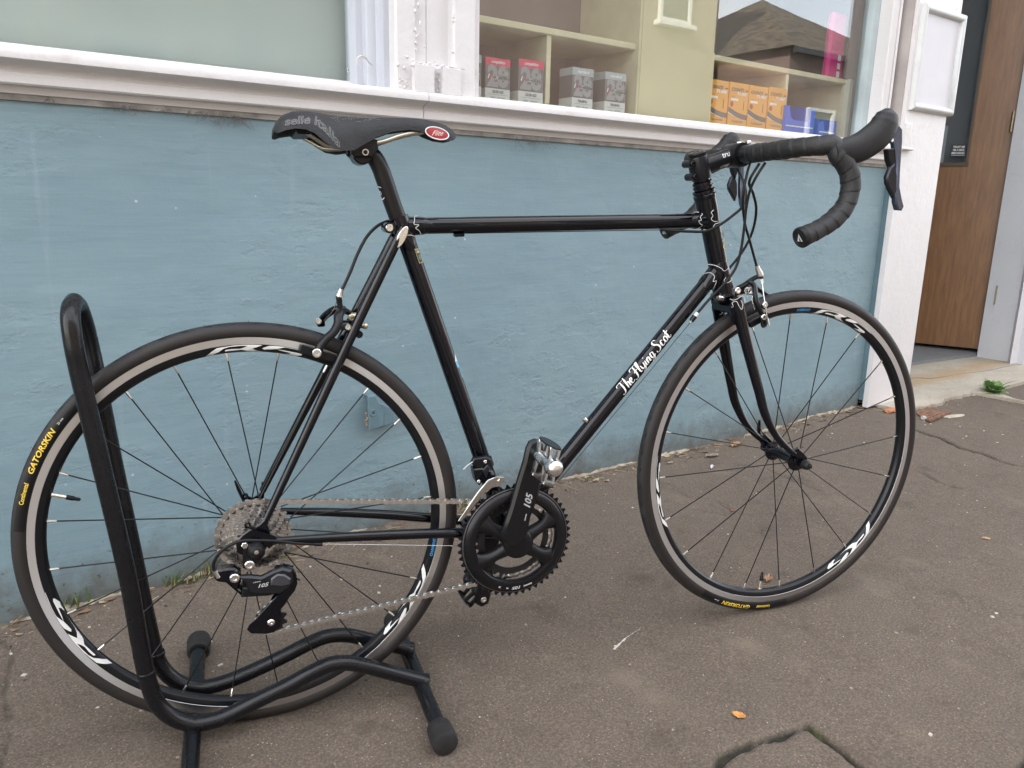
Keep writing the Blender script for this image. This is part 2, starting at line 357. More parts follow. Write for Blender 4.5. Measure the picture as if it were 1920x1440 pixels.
def glass_mat(name, tint=(1, 1, 1), rough=0.0, boost=0.0):
    m = bpy.data.materials.new(name); m.use_nodes = True; nt = m.node_tree; nt.nodes.clear(); MATS[name] = m
    out = N(nt, 'ShaderNodeOutputMaterial'); mx = N(nt, 'ShaderNodeMixShader'); tr = N(nt, 'ShaderNodeBsdfTransparent'); gl = N(nt, 'ShaderNodeBsdfGlossy'); fr = N(nt, 'ShaderNodeLayerWeight')
    tr.inputs[0].default_value = (*tint, 1); gl.inputs['Roughness'].default_value = rough; fr.inputs[0].default_value = 0.5
    # dust film and slight waviness of old glass
    tc = N(nt, 'ShaderNodeTexCoord'); no = N(nt, 'ShaderNodeTexNoise'); no.inputs['Scale'].default_value = 2.2; nt.links.new(tc.outputs['Object'], no.inputs['Vector'])
    bp = N(nt, 'ShaderNodeBump'); bp.inputs['Strength'].default_value = 0.03; bp.inputs['Distance'].default_value = 0.01; nt.links.new(no.outputs['Fac'], bp.inputs['Height']); nt.links.new(bp.outputs[0], gl.inputs['Normal'])
    f = mth(nt, 'ADD', mth(nt, 'MULTIPLY', mth(nt, 'POWER', fr.outputs['Facing'], 5.0), 0.95), 0.042+boost)
    nt.links.new(f, mx.inputs[0]); nt.links.new(tr.outputs[0], mx.inputs[1]); nt.links.new(gl.outputs[0], mx.inputs[2]); nt.links.new(mx.outputs[0], out.inputs[0]); return m
GLASS = glass_mat('window_glass', (0.94, 0.96, 0.95), 0.0, 0.065)
GLASS_L = glass_mat('window_glass_dusty', (0.93, 0.96, 0.95), 0.08, 0.0)

# ---- pavement: one sheet, fine where the picture shows it
CRACKS = []
def crack_px(pts, w, d, fill): CRACKS.append(([on_ground(*p) for p in pts], w, d, fill))
crack_px([(1330, 1450), (1352, 1425), (1385, 1405), (1420, 1392), (1462, 1384), (1492, 1368), (1516, 1362), (1525, 1368), (1552, 1388), (1580, 1410), (1625, 1450)], 0.009, 0.012, 0.8)
crack_px([(1690, 800), (1722, 808), (1760, 820), (1798, 840), (1840, 852), (1880, 868), (1935, 880)], 0.009, 0.016, 1.0)
crack_px([(1900, 1452), (1930, 1425)], 0.012, 0.014, 0.9)
crack_px([(0, 1200), (25, 1215), (8, 1290), (18, 1360), (2, 1440)], 0.005, 0.004, 0.35)
crack_px([(1690, 878), (1730, 885), (1760, 905), (1800, 915)], 0.006, 0.006, 0.35)
crack_px([(1160, 1330), (1175, 1352), (1182, 1378)], 0.004, 0.003, 0.3)
crack_px([(1380, 870), (1440, 880), (1500, 905), (1560, 930)], 0.006, 0.006, 0.3)
crack_px([(1250, 905), (1290, 930), (1340, 935), (1380, 960)], 0.005, 0.004, 0.25)
crack_px([(1840, 770), (1880, 778), (1925, 790)], 0.005, 0.005, 0.4)
def axis_coords(lo, hi, flo, fhi, step):
    a = [flo]; s = step
    while a[0] > lo: s *= 1.35; a.insert(0, max(lo, a[0]-s))
    b = list(np.arange(flo+step, fhi, step)); a += b; s = step
    while a[-1] < hi: s *= 1.35; a.append(min(hi, a[-1]+s))
    return np.array(a)
gx = axis_coords(-14, 26, -0.62, 4.5, 0.0075); gy = axis_coords(-2.55, 0.35, -1.42, 0.10, 0.0075)
GX, GY = np.meshgrid(gx, gy, indexing='ij')
def fbm(x, y, seed, octs=5):
    """value noise"""
    out = np.zeros_like(x); amp = 1.0; rs = np.random.RandomState(seed); tab = rs.rand(256, 256)
    for o in range(octs):
        xi = np.floor(x).astype(int); yi = np.floor(y).astype(int); fx = x-xi; fy = y-yi; fx = fx*fx*(3-2*fx); fy = fy*fy*(3-2*fy)
        a = tab[xi % 256, yi % 256]; b_ = tab[(xi+1) % 256, yi % 256]; c = tab[xi % 256, (yi+1) % 256]; d = tab[(xi+1) % 256, (yi+1) % 256]
        out += amp*((a*(1-fx)+b_*fx)*(1-fy)+(c*(1-fx)+d*fx)*fy-0.5); amp *= 0.5; x = x*2.03+7.1; y = y*2.03+3.7
    return out
GZ = gz(GX, GY) + 0.006*fbm(GX*1.6+20, GY*1.6+20, 1, 3) + 0.0030*fbm(GX*14+50, GY*14+50, 2, 4)
GZ = GZ + np.where((GY > -0.09) & (GX < 2.96), 0.010*np.clip((GY+0.09)/0.09, 0, 1)*(0.5+1.4*fbm(GX*9+9, GY*9+9, 5, 4)), 0)
GZ = np.where((GX > 2.99) & (GY > 0.10), np.minimum(GZ, -0.012), GZ)      # the ground drops away under the doorstep slab
CR = np.zeros_like(GZ)
wob = 0.010*fbm(GX*26+5, GY*26+5, 11, 3)
for pts, w, d, fill in CRACKS:
    dm = np.full_like(GZ, 9.0)
    for a, b_ in zip(pts[:-1], pts[1:]):
        ax_, ay_, bx_, by_ = a.x, a.y, b_.x, b_.y; L2 = (bx_-ax_)**2+(by_-ay_)**2
        t = np.clip(((GX-ax_)*(bx_-ax_)+(GY-ay_)*(by_-ay_))/L2, 0, 1); dm = np.minimum(dm, np.hypot(GX-ax_-t*(bx_-ax_), GY-ay_-t*(by_-ay_)))
    k = np.clip(1-(dm+wob)/(w*1.25), 0, 1); k = k*k*(3-2*k); GZ -= d*k; CR = np.maximum(CR, k*fill)
# the toe of the pavement stays below the doorstep slab
def asphalt():
    m, nt, b = nodes_of('worn_asphalt'); L = nt.links.new
    tc = N(nt, 'ShaderNodeTexCoord'); P = tc.outputs['Object']
    def noise(s, d=5, r=0.55, st=(1, 1, 1)):
        mp = N(nt, 'ShaderNodeMapping'); mp.inputs['Scale'].default_value = st; L(P, mp.inputs[0])
        n = N(nt, 'ShaderNodeTexNoise'); n.inputs['Scale'].default_value = s; n.inputs['Detail'].default_value = d; n.inputs['Roughness'].default_value = r; L(mp.outputs[0], n.inputs['Vector']); return n.outputs['Fac']
    c = ramp(nt, noise(2.3, 7, 0.62), [(0.30, (0.0800, 0.0604, 0.0448)), (0.5, (0.1220, 0.0952, 0.0712)), (0.70, (0.1700, 0.1327, 0.0992))])
    c = mixc(nt, 0.5, c, ramp(nt, noise(17, 6, 0.65), [(0.3, (0.0750, 0.0586, 0.0448)), (0.7, (0.1600, 0.1281, 0.0992))]))
    grain = noise(230, 5, 0.75)
    c = mixc(nt, 0.62, c, ramp(nt, grain, [(0.36, (0.0420, 0.0430, 0.0336)), (0.5, (0.1150, 0.0915, 0.0720)), (0.66, (0.2450, 0.1739, 0.1320))]))
    blot = ramp(nt, noise(6.5, 7, 0.7), [(0.57, (0, 0, 0)), (0.70, (1, 1, 1))]); c = mixc(nt, mth(nt, 'MULTIPLY', blot, 0.6), c, (0.0600, 0.0467, 0.0352))
    pale = ramp(nt, noise(4.2, 6, 0.65, (1.6, 1, 1)), [(0.58, (0, 0, 0)), (0.72, (1, 1, 1))]); c = mixc(nt, mth(nt, 'MULTIPLY', pale, 0.5), c, (0.2000, 0.1574, 0.1160))
    # exposed pale stones in the binder
    for sc, thr, colr, k in ((150, 0.12, (0.36, 0.30, 0.235), 0.62), (62, 0.055, (0.45, 0.40, 0.32), 0.78)):
        vo = N(nt, 'ShaderNodeTexVoronoi'); vo.inputs['Scale'].default_value = sc; vo.inputs['Randomness'].default_value = 1; L(P, vo.inputs['Vector'])
        spot = ramp(nt, vo.outputs['Distance'], [(thr, (1, 1, 1)), (thr*1.7, (0, 0, 0))])
        se = N(nt, 'ShaderNodeSeparateColor'); L(vo.outputs['Color'], se.inputs[0]); on = ramp(nt, se.outputs[0], [(k, (0, 0, 0)), (k+0.03, (1, 1, 1))])
        c = mixc(nt, mth(nt, 'MULTIPLY', mth(nt, 'MULTIPLY', spot, on), ramp(nt, noise(11, 5, 0.7), [(0.42, (0.12, 0.12, 0.12)), (0.62, (1, 1, 1))])), c, colr)
    at = N(nt, 'ShaderNodeAttribute', attribute_name='crack')
    mud = ramp(nt, noise(40, 5, 0.7), [(0.42, (0.018, 0.016, 0.013)), (0.58, (0.030, 0.028, 0.017)), (0.70, (0.055, 0.070, 0.018))])
    c = mixc(nt, ramp(nt, at.outputs['Fac'], [(0.12, (0, 0, 0)), (0.6, (1, 1, 1))]), c, mud)
    # dry soil washed against the wall
    sp = N(nt, 'ShaderNodeSeparateXYZ'); L(P, sp.inputs[0])
    soil = ramp(nt, mth(nt, 'ADD', mth(nt, 'MULTIPLY', sp.outputs[1], 7.0), noise(14, 6, 0.7)), [(0.02, (0, 0, 0)), (0.45, (1, 1, 1))])
    c = mixc(nt, mth(nt, 'MULTIPLY', soil, 0.7), c, ramp(nt, noise(60, 5, 0.7), [(0.35, (0.05, 0.04, 0.03)), (0.65, (0.20, 0.16, 0.12))]))
    L(c, b.inputs['Base Color']); b.inputs['Roughness'].default_value = 0.85; b.inputs['Specular IOR Level'].default_value = 0.3
    h = mth(nt, 'ADD', mth(nt, 'MULTIPLY', grain, 0.5), mth(nt, 'ADD', mth(nt, 'MULTIPLY', noise(90, 5, 0.6), 0.6), mth(nt, 'MULTIPLY', noise(25, 4), 0.8)))
    bp = N(nt, 'ShaderNodeBump'); bp.inputs['Strength'].default_value = 0.7; bp.inputs['Distance'].default_value = 0.004; L(h, bp.inputs['Height']); L(bp.outputs[0], b.inputs['Normal'])
    return m
ASPH = asphalt()
nx, ny = GX.shape
me = bpy.data.meshes.new('pavement'); me.vertices.add(nx*ny); me.vertices.foreach_set('co', np.stack([GX, GY, GZ], -1).astype(np.float32).ravel())
ii = np.arange(nx*ny).reshape(nx, ny); quads = np.stack([ii[:-1, :-1], ii[1:, :-1], ii[1:, 1:], ii[:-1, 1:]], -1).reshape(-1, 4)
me.loops.add(quads.size); me.loops.foreach_set('vertex_index', quads.ravel().astype(np.int32)); me.polygons.add(len(quads))
me.polygons.foreach_set('loop_start', np.arange(0, quads.size, 4, dtype=np.int32)); me.polygons.foreach_set('use_smooth', np.ones(len(quads), dtype=bool))
at = me.attributes.new('crack', 'FLOAT', 'POINT'); at.data.foreach_set('value', CR.ravel().astype(np.float32)); me.materials.append(ASPH); me.update(calc_edges=True); me.validate()
link('pavement', me, kind='structure')
def ground_z(x, y):
    i = min(nx-2, max(0, int(np.searchsorted(gx, x))-1)); j = min(ny-2, max(0, int(np.searchsorted(gy, y))-1)); return float(GZ[i:i+2, j:j+2].mean())
def on_pave(u, v):
    p = on_ground(u, v)
    for _ in range(3): p = on_z(u, v, ground_z(p.x, p.y))
    return p

# road and kerb behind the camera, seen in the glass and the chrome
ROAD = mat('road_asphalt', (0.06, 0.058, 0.055), 0.85, var=0.25, vscale=8, bump=0.4, bscale=200)
KERB = mat('kerb_stone', (0.30, 0.28, 0.25), 0.8, var=0.2, vscale=12, bump=0.4, bscale=70)
MB().box((6, -5.15, -0.165), (60, 4.96, 0.05)).build('road', ROAD, smooth=0, kind='structure')
k = MB()
for i in range(44): k.box((-13.5+i*0.92, -2.62, -0.07), (0.915, 0.13, 0.15), 0.012)
k.build('kerb', KERB, kind='structure')
MB().box((6, -9.3, -0.07), (60, 3.4, 0.14)).build('pavement', mat('paving_far', (0.2, 0.19, 0.18), 0.85, var=0.2, vscale=3), smooth=0, kind='structure')

# ---- the shop building
YG = 0.085                                                     # plane of the window glass
shop = thing('shop_building', 'old shopfront with blue rendered stall riser, white window joinery and a brown door standing open', 'building', Matrix())
BRICK = mat('upper_wall_stone', (0.36, 0.29, 0.23), 0.85, var=0.25, vscale=4, bump=0.5, bscale=30)
xl, xr_post, xdoor_l, xdoor_r = -7.0, 2.71, 3.03, 4.36
MB().box(((xl+2.72)/2, 0.11, 0.46), (2.72-xl, 0.22, 1.10)).build('stall_riser', BLUE, shop, smooth=0, label='blue painted rendered wall below the shop windows, chipped and streaked')
# sill: two lengths of moulded timber with a joint under the pillar
SILL = [(YG+0.02, 1.088), (YG-0.004, 1.087), (-0.050, 1.070), (-0.057, 1.066), (-0.059, 1.060), (-0.058, 1.050), (-0.052, 1.046), (-0.044, 1.0445), (-0.036, 1.041), (-0.031, 1.036), (-0.030, 1.032), (-0.033, 1.030), (-0.033, 1.013), (-0.030, 1.010), (-0.014, 1.009), (-0.011, 0.997), (0.012, 0.996), (0.012, 1.0)]
sx = on_y(793, 200, -0.03).x
for a, b_ in ((xl, sx-0.0008), (sx+0.0008, 2.708)):
    MB().extrude(SILL, (a, 0, 0), (0, 1, 0), (0, 0, 1), (1, 0, 0), b_-a).build('sill', WHITE, shop, smooth=35, label='moulded white timber sill with flaking paint')
# mottled grey moulding strip under the sill
MB().extrude([(-0.008, 0.9965), (-0.006, 0.986), (0.003, 0.984), (0.003, 0.9965)], (xl, 0, 0), (0, 1, 0), (0, 0, 1), (1, 0, 0), 2.70-xl).build('bed_mould', mat('mottled_grey_paint', (0.30, 0.285, 0.27), 0.7, var=0.4, vscale=25), shop)
ZT = 2.75
def upright(prof, name, m, z0=1.06, z1=ZT, **kw):
    return MB().extrude(prof, (0, 0, z0), (1, 0, 0), (0, 1, 0), (0, 0, 1), z1-z0).build(name, m, shop, smooth=30, **kw)
# pillar between the two windows
upright([(0.526, 0.10), (0.526, -0.034), (0.531, -0.038), (0.570, -0.038), (0.577, -0.036), (0.579, -0.026), (0.581, -0.022), (0.613, -0.022), (0.6145, -0.019), (0.616, -0.022), (0.655, -0.021), (0.672, -0.017), (0.676, -0.018), (0.677, -0.036), (0.682, -0.040), (0.735, -0.040), (0.740, -0.036), (0.740, 0.10)], 'pillar', WHITE, label='white moulded pillar between the two shop windows, thick with old paint')
for a, b_ in ((0.5665, 0.617), (0.640, 0.690)):
    MB().box(((a+b_)/2, -0.036, 1.098), (b_-a, 0.036, 0.066), 0.004).build('plinth_block', WHITE, shop)
MB().box((0.6285, -0.026, 1.096), (0.023, 0.016, 0.064), 0.001).build('plinth_back', WHITE2, shop)
# drips and crusts of old paint along the pillar arrises
rs = random.Random(3); cr = MB()
for xx in (0.578, 0.6785):
    z = 1.13
    while z < 1.9:
        z += rs.uniform(0.004, 0.03)
        for q in range(rs.choice((1, 1, 2, 4))): cr.sphere((xx+rs.gauss(0.002, 0.004), -0.037+rs.gauss(0, 0.002), z+rs.gauss(0, 0.006)), rs.uniform(0.0012, 0.0036), 6, 4, (1, 0.7, rs.uniform(0.7, 2.2)))
for q in range(70): cr.sphere((rs.uniform(0.53, 0.74), -0.039, 1.075+abs(rs.gauss(0, 0.035))), rs.uniform(0.001, 0.003), 6, 4, (rs.uniform(0.8, 2), 0.6, rs.uniform(0.7, 1.8)))
for q in range(50): cr.sphere((rs.uniform(0.56, 0.70), -0.052, rs.choice((1.131, 1.130, 1.07))+rs.gauss(0, 0.003)), rs.uniform(0.0012, 0.003), 6, 4, (rs.uniform(1, 2.4), 0.8, 1))
cr.build('paint_crust', WHITE2, shop, kind='stuff')
# left window: frame, glass, obscuring board behind
wl = MB()
wl.extrude([(0.488, YG+0.02), (0.488, 0.032), (0.492, 0.028), (0.510, 0.026), (0.5125, 0.022), (0.5125, -0.008), (0.5262, -0.008), (0.5262, YG+0.02)], (0, 0, 1.075), (1, 0, 0), (0, 1, 0), (0, 0, 1), ZT-1.075)
wl.extrude([(0.468, YG+0.012), (0.468, YG-0.012), (0.473, 0.052), (0.489, 0.050), (0.489, YG+0.012)], (0, 0, 1.085), (1, 0, 0), (0, 1, 0), (0, 0, 1), ZT-1.085)
window_l = wl.build('window', white_paint('shaded_reveal_white', (0.50, 0.52, 0.57), 0.4), shop, label='shop window with a pale board close behind the dusty glass')  # white joinery with the bluish shade of the reveal put into its colour
MB().box(((xl+0.47)/2, YG, (1.08+ZT)/2), (0.47-xl, 0.006, ZT-1.08)).build('pane', GLASS_L, window_l, smooth=0)
MB().box(((xl+0.5)/2, YG+0.045, (1.05+ZT)/2), (0.5-xl, 0.012, ZT-1.05)).build('backing_board', mat('pale_board', (0.415, 0.44, 0.43), 0.6, var=0.13, vscale=1.1), window_l, smooth=0, label='pale grey-green board behind the glass')
MB().extrude([(YG+0.012, 1.083), (YG-0.010, 1.083), (YG-0.006, 1.093), (YG+0.012, 1.096)], (xl, 0, 0), (0, 1, 0), (0, 0, 1), (1, 0, 0), 0.468-xl).build('glazing_bead', WHITE, window_l)
hk = [(on_y(697, 121, 0.02)), on_y(692, 117, 0.006), on_y(683, 107, -0.002), on_y(675, 105.5, -0.004), on_y(670, 110, -0.004), on_y(669.5, 117, -0.004), on_y(673, 124, -0.003), on_y(677, 128, -0.002)]
MB().tube(spline(hk, 6), [0.0019, 0.0022, 0.0012], 8).build('wire_hook', mat('galvanised_wire', (0.62, 0.60, 0.55), 0.4, 0.6), window_l)
p0 = on_y(651, 129, YG-0.004); p1 = on_y(669, 138, YG-0.004)
st = MB(); st.box(((p0.x+p1.x)/2, YG-0.0038, (p0.z+p1.z)/2+0.001), (p1.x-p0.x, 0.0004, 0.010)); st.build('glass_mark', mat('print_grey', (0.55, 0.56, 0.55), 0.6), window_l, smooth=0)
mk = MB()
for q in range(5): mk.box((p0.x+0.003+q*0.0033, YG-0.0041, (p0.z+p1.z)/2+0.002), (0.0022, 0.0004, 0.0032))
mk.box(((p0.x+p1.x)/2-0.001, YG-0.0041, (p0.z+p1.z)/2-0.0025), (0.014, 0.0004, 0.0012)); mk.build('glass_mark', mat('print_dark', (0.08, 0.08, 0.08), 0.6), window_l, smooth=0)
# right window: frame and glass
wr = MB()
wr.extrude([(2.618, 0.05), (2.618, 0.002), (2.621, -0.001), (2.655, -0.003), (2.659, 0.0), (2.662, 0.008), (2.666, 0.008), (2.668, -0.002), (2.674, -0.005), (2.6795, -0.002), (2.680, 0.03), (2.712, 0.03), (2.712, 0.05)], (0, 0, 1.06), (1, 0, 0), (0, 1, 0), (0, 0, 1), ZT-1.06)
window_r = wr.build('window', WHITE, shop, label='shop display window with cardboard boxes on show')
wl2 = MB().extrude([(0.7402, 0.10), (0.7402, -0.014), (0.744, -0.018), (0.764, -0.018), (0.7665, -0.014), (0.7665, 0.10)], (0, 0, 1.073), (1, 0, 0), (0, 1, 0), (0, 0, 1), ZT-1.073)
wl2.build('window_jamb', WHITE, window_r, smooth=30)
wi = MB(); wi.extrude([(2.590, YG+0.012), (2.590, YG-0.010), (2.596, 0.058), (2.617, 0.050), (2.6175, YG+0.012)], (0, 0, 1.085), (1, 0, 0), (0, 1, 0), (0, 0, 1), ZT-1.085)
wi.build('window_stile', mat('grey_green_paint', (0.36, 0.42, 0.43), 0.5, var=0.15, vscale=9), window_r)
MB().box(((0.767+2.594)/2, YG, (1.08+ZT)/2), (2.594-0.767, 0.006, ZT-1.08)).build('pane', GLASS, window_r, smooth=0)
MB().extrude([(YG+0.012, 1.083), (YG-0.010, 1.083), (YG-0.006, 1.091), (YG+0.012, 1.094)], (0.767, 0, 0), (0, 1, 0), (0, 0, 1), (1, 0, 0), 2.59-0.767).build('glazing_bead', WHITE, window_r)
# door post
post = MB(); YP = -0.042
post.box(((2.722+3.03)/2, 0.05, ZT/2+0.02), (3.03-2.722, 0.16, ZT-0.04), 0)
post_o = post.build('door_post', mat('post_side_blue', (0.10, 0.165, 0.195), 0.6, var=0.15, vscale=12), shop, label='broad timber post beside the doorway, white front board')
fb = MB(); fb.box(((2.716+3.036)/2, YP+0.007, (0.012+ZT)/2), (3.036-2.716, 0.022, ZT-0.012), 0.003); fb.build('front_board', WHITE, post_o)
MB().box((2.716, 0.012, (1.09+ZT)/2), (0.014, 0.085, ZT-1.09), 0.003).build('side_fillet', mat('shadow_grey_paint', (0.40, 0.36, 0.34), 0.6, var=0.15, vscale=9), post_o)  # grey-brown puts the shade of this reveal into the colour
c0 = on_y(1700, 258, YP-0.01); cc = MB()
cc.box((c0.x+0.004, YP-0.010, c0.z+0.005), (0.052, 0.012, 0.10), 0.004); cc.box((c0.x+0.006, YP-0.013, c0.z-0.042), (0.075, 0.018, 0.010), 0.003)
cc.build('hinge_leaf', WHITE2, post_o, label='old hinge leaf buried in white paint')
# fascia, upper storey, roof
MB().box((1.2, 0.06, ZT+0.28), (16.4, 0.26, 0.58), 0.01).build('fascia', mat('fascia_paint', (0.12, 0.20, 0.24), 0.45, var=0.1, vscale=3), shop)
MB().box((1.2, 0.22, 5.35), (16.4, 0.22, 4.0)).build('upper_wall', BRICK, shop, smooth=0)
MB().box((1.2, 7.2, 3.6), (16.4, 0.3, 7.4)).build('rear_wall', BRICK, shop, smooth=0)
for xx in (-6.9, 9.3): MB().box((xx, 3.7, 3.6), (0.2, 7.0, 7.4)).build('side_wall', BRICK, shop, smooth=0)
MB().prism([(0.0, 7.3), (3.7, 9.2), (7.5, 7.3), (7.5, 7.42), (3.7, 9.36), (-0.1, 7.42)], (1.2, 0, 0), (0, 1, 0), (0, 0, 1), 16.8).build('roof', mat('roof_slate', (0.07, 0.07, 0.075), 0.6, var=0.2, vscale=10), shop, smooth=0)
MB().box((1.2, 3.7, ZT+0.1), (16.2, 7.0, 0.1)).build('ceiling', mat('ceiling_paint', (0.5, 0.49, 0.46), 0.8), shop, smooth=0)
MB().box((1.2, 3.75, -0.02), (16.2, 7.0, 0.04)).build('shop_floor', mat('shop_floor_grey', (0.14, 0.14, 0.14), 0.7, var=0.2, vscale=10), shop, smooth=0)
# wall beyond the doorway
MB().box(((4.36+9.3)/2, 0.12, 1.4), (9.3-4.36, 0.24, 2.84)).build('wall', white_paint('white_rough_wall', (0.56, 0.57, 0.60), 1.0), shop, smooth=0)
# doorway: splayed right jamb, frame, open door
hinge = on_z(1858, 659, 0.045); dj = on_z(1903, 686, 0.03)
db0, db1 = on_z(1705, 643, 0.05), on_z(1845, 657, 0.05); dd = Vector((db0.x-db1.x, db0.y-db1.y, 0)).normalized(); dn = Vector((-dd.y, dd.x, 0))
if dn.x > 0: dn = -dn
fr_ = MB()
def px_col(u, v, z): return on_z(u, v, z)
ja = [on_z(1848, 657, 0.05), on_z(1856, 664, 0.04), on_z(1874, 668, 0.03), on_z(1877, 671, 0.03), on_z(1888, 672, 0.03), on_z(1894, 677, 0.03), on_z(1901, 677, 0.03)]
jp = [(p.x, p.y) for p in ja]; jp += [(4.42, 0.02), (4.75, 0.02), (4.75, 0.45), (jp[0][0]+0.12, jp[0][1]+0.02)]
fr_.extrude(jp, (0, 0, 0.0), (1, 0, 0), (0, 1, 0), (0, 0, 1), 2.7); fr_.build('door_jamb', white_paint('jamb_white', (0.60, 0.60, 0.63), 0.6), shop, smooth=20)
DOORW = 0.92; dz0, dz1 = 0.055, 2.12
WOOD, wnt, wb_ = nodes_of('varnished_brown_door'); tcn = N(wnt, 'ShaderNodeTexCoord'); mpn = N(wnt, 'ShaderNodeMapping'); mpn.inputs['Scale'].default_value = (9, 9, 0.8); wnt.links.new(tcn.outputs['Object'], mpn.inputs[0])
wno = N(wnt, 'ShaderNodeTexNoise'); wno.inputs['Scale'].default_value = 6; wno.inputs['Detail'].default_value = 8; wno.inputs['Roughness'].default_value = 0.7; wnt.links.new(mpn.outputs[0], wno.inputs['Vector'])
wnt.links.new(ramp(wnt, wno.outputs['Fac'], [(0.25, (0.105, 0.044, 0.015)), (0.5, (0.185, 0.084, 0.030)), (0.75, (0.26, 0.130, 0.050))]), wb_.inputs['Base Color']); wb_.inputs['Roughness'].default_value = 0.38
DM = Matrix(((dd.x, dn.x, 0, db1.x), (dd.y, dn.y, 0, db1.y), (0, 0, 1, 0), (0, 0, 0, 1)))       # x along the door from the hinge side, y out of the face
def DPX(u, v): return DM.inverted()@on_plane(u, v, db1, dn)
e0 = DPX(1849, 640).x
gb = DPX(1790, 311).z; gr = DPX(1838, 150).x; 
TH = -0.044
dr = MB(); bw = dict(t=0.044)
def rect(x0, x1, z0, z1): return [(x0, z0), (x1, z0), (x1, z1), (x0, z1)]
for r_ in (rect(e0, gr, dz0, dz1), rect(gr, DOORW-0.11, dz0, gb), rect(DOORW-0.11, DOORW, dz0, dz1), rect(gr, DOORW-0.11, dz1-0.12, dz1)):
    dr.prism(r_, (0, TH/2, 0), (1, 0, 0), (0, 0, 1), 0.044, 0.0006)
door = dr.build('door', WOOD, shop, smooth=20, matrix=DM, label='varnished brown door with a tall glass pane, swung open inwards')
def door_part(mb, name, m, **kw): return mb.build(name, m, door, **kw)
door_part(MB().box(((gr+DOORW-0.11)/2, TH/2-0.008, (gb+dz1-0.12)/2), (DOORW-0.11-gr, 0.006, dz1-0.12-gb)), 'pane', glass_mat('door_glass', (0.80, 0.81, 0.82), 0.02, 0.02), smooth=0)
door_part(MB().box(((gr+DOORW-0.11)/2, TH-0.006, (gb+dz1-0.12)/2), (DOORW-0.11-gr+0.03, 0.004, dz1-0.12-gb+0.03)), 'added_panel', mat('pane_reflection_grey', (0.24, 0.23, 0.225), 0.8, var=0.15, vscale=2), smooth=0)  # added panel, its grey stands in for the reflection in the pane
bd = MB(); bd.box(((gr+DOORW-0.11)/2, 0.001, gb+0.008), (DOORW-0.11-gr+0.01, 0.012, 0.020), 0.002); bd.box((gr+0.005, 0.001, (gb+dz1)/2), (0.012, 0.012, dz1-gb-0.02), 0.002)
door_part(bd, 'glazing_bead', mat('dark_bead', (0.07, 0.045, 0.03), 0.5))
sk = DPX(1797, 282); sp_ = MB(); sp_.box((sk.x, -0.0155, sk.z), (0.075, 0.001, 0.062)); stick = door_part(sp_, 'sticker', mat('sticker_black', (0.02, 0.02, 0.022), 0.5), smooth=0)
for q, (t_, sz) in enumerate((('TRUST ME', 0.0155), ("I'M A BIKE", 0.0155), ('MECHANIC', 0.0155), ('I FIX BIKES', 0.010))):
    if q == 3: break
    print_on(lambda x, y, z, q=q: (sk.x-x, -0.0145, sk.z+0.019-q*0.0165+y), text_geo(t_, sz, bold=0.0004, sx=0.82), 'sticker_lettering', mat('print_white', (0.75, 0.75, 0.75), 0.6), stick)
bl_ = MB(); bl_.box((sk.x, -0.0146, sk.z-0.0255), (0.066, 0.0004, 0.0035)); bl_.build('sticker_rule', mat('print_grey2', (0.4, 0.4, 0.4), 0.6), stick, smooth=0)
pp = DPX(1763, 270); door_part(MB().box((pp.x, TH/2-0.014, pp.z), (0.05, 0.001, 0.20)), 'paper_notice', mat('notice_paper', (0.62, 0.68, 0.70), 0.7), smooth=0)
for (u, v) in ((1897, 228), (1866, 553)):
    hp = on_plane(u, v, on_z(1852, 660, 0.05), Vector((-0.55, -0.83, 0))); hm = MB()
    hm.box((0, 0, 0), (0.036, 0.006, 0.105), 0.001)
    for q in (-0.035, 0, 0.035): hm.lathe([(0, 0.0001), (0.0042, 0.0001), (0.0042, 0.003), (0.003, 0.0042), (0, 0.0042)], (0.004, 0, q), (0, -1, 0), seg=10)
    mw = Matrix.Translation(hp)@Matrix.Rotation(math.atan2(-0.55, 0.83)*-1, 4, 'Z')
    hm.build('hinge', mat('brass_tarnished', (0.28, 0.25, 0.17), 0.45, 0.8, var=0.3, vscale=60), shop, matrix=mw)
# dark line under the door is an open gap; the lobby floor runs under it
lf = [on_z(1690, 682, 0.034), on_z(1790, 668, 0.034), on_z(1850, 660, 0.034)]
pl = [(p.x, p.y) for p in lf]+[(5.2, 0.5), (5.2, 2.2), (2.9, 2.2), (2.9, lf[0].y)]
MB().prism(pl, (0, 0, 0), (1, 0, 0), (0, 1, 0), 0.03, 0, t0=0.004).build('lobby_floor', mat('lobby_grey', (0.17, 0.18, 0.185), 0.6, var=0.12, vscale=14), smooth=0, kind='structure')
MB().box((3.7, 1.6, 1.4), (2.6, 0.05, 2.8)).build('lobby_wall', mat('lobby_wall_grey', (0.22, 0.21, 0.20), 0.8), shop, smooth=0)
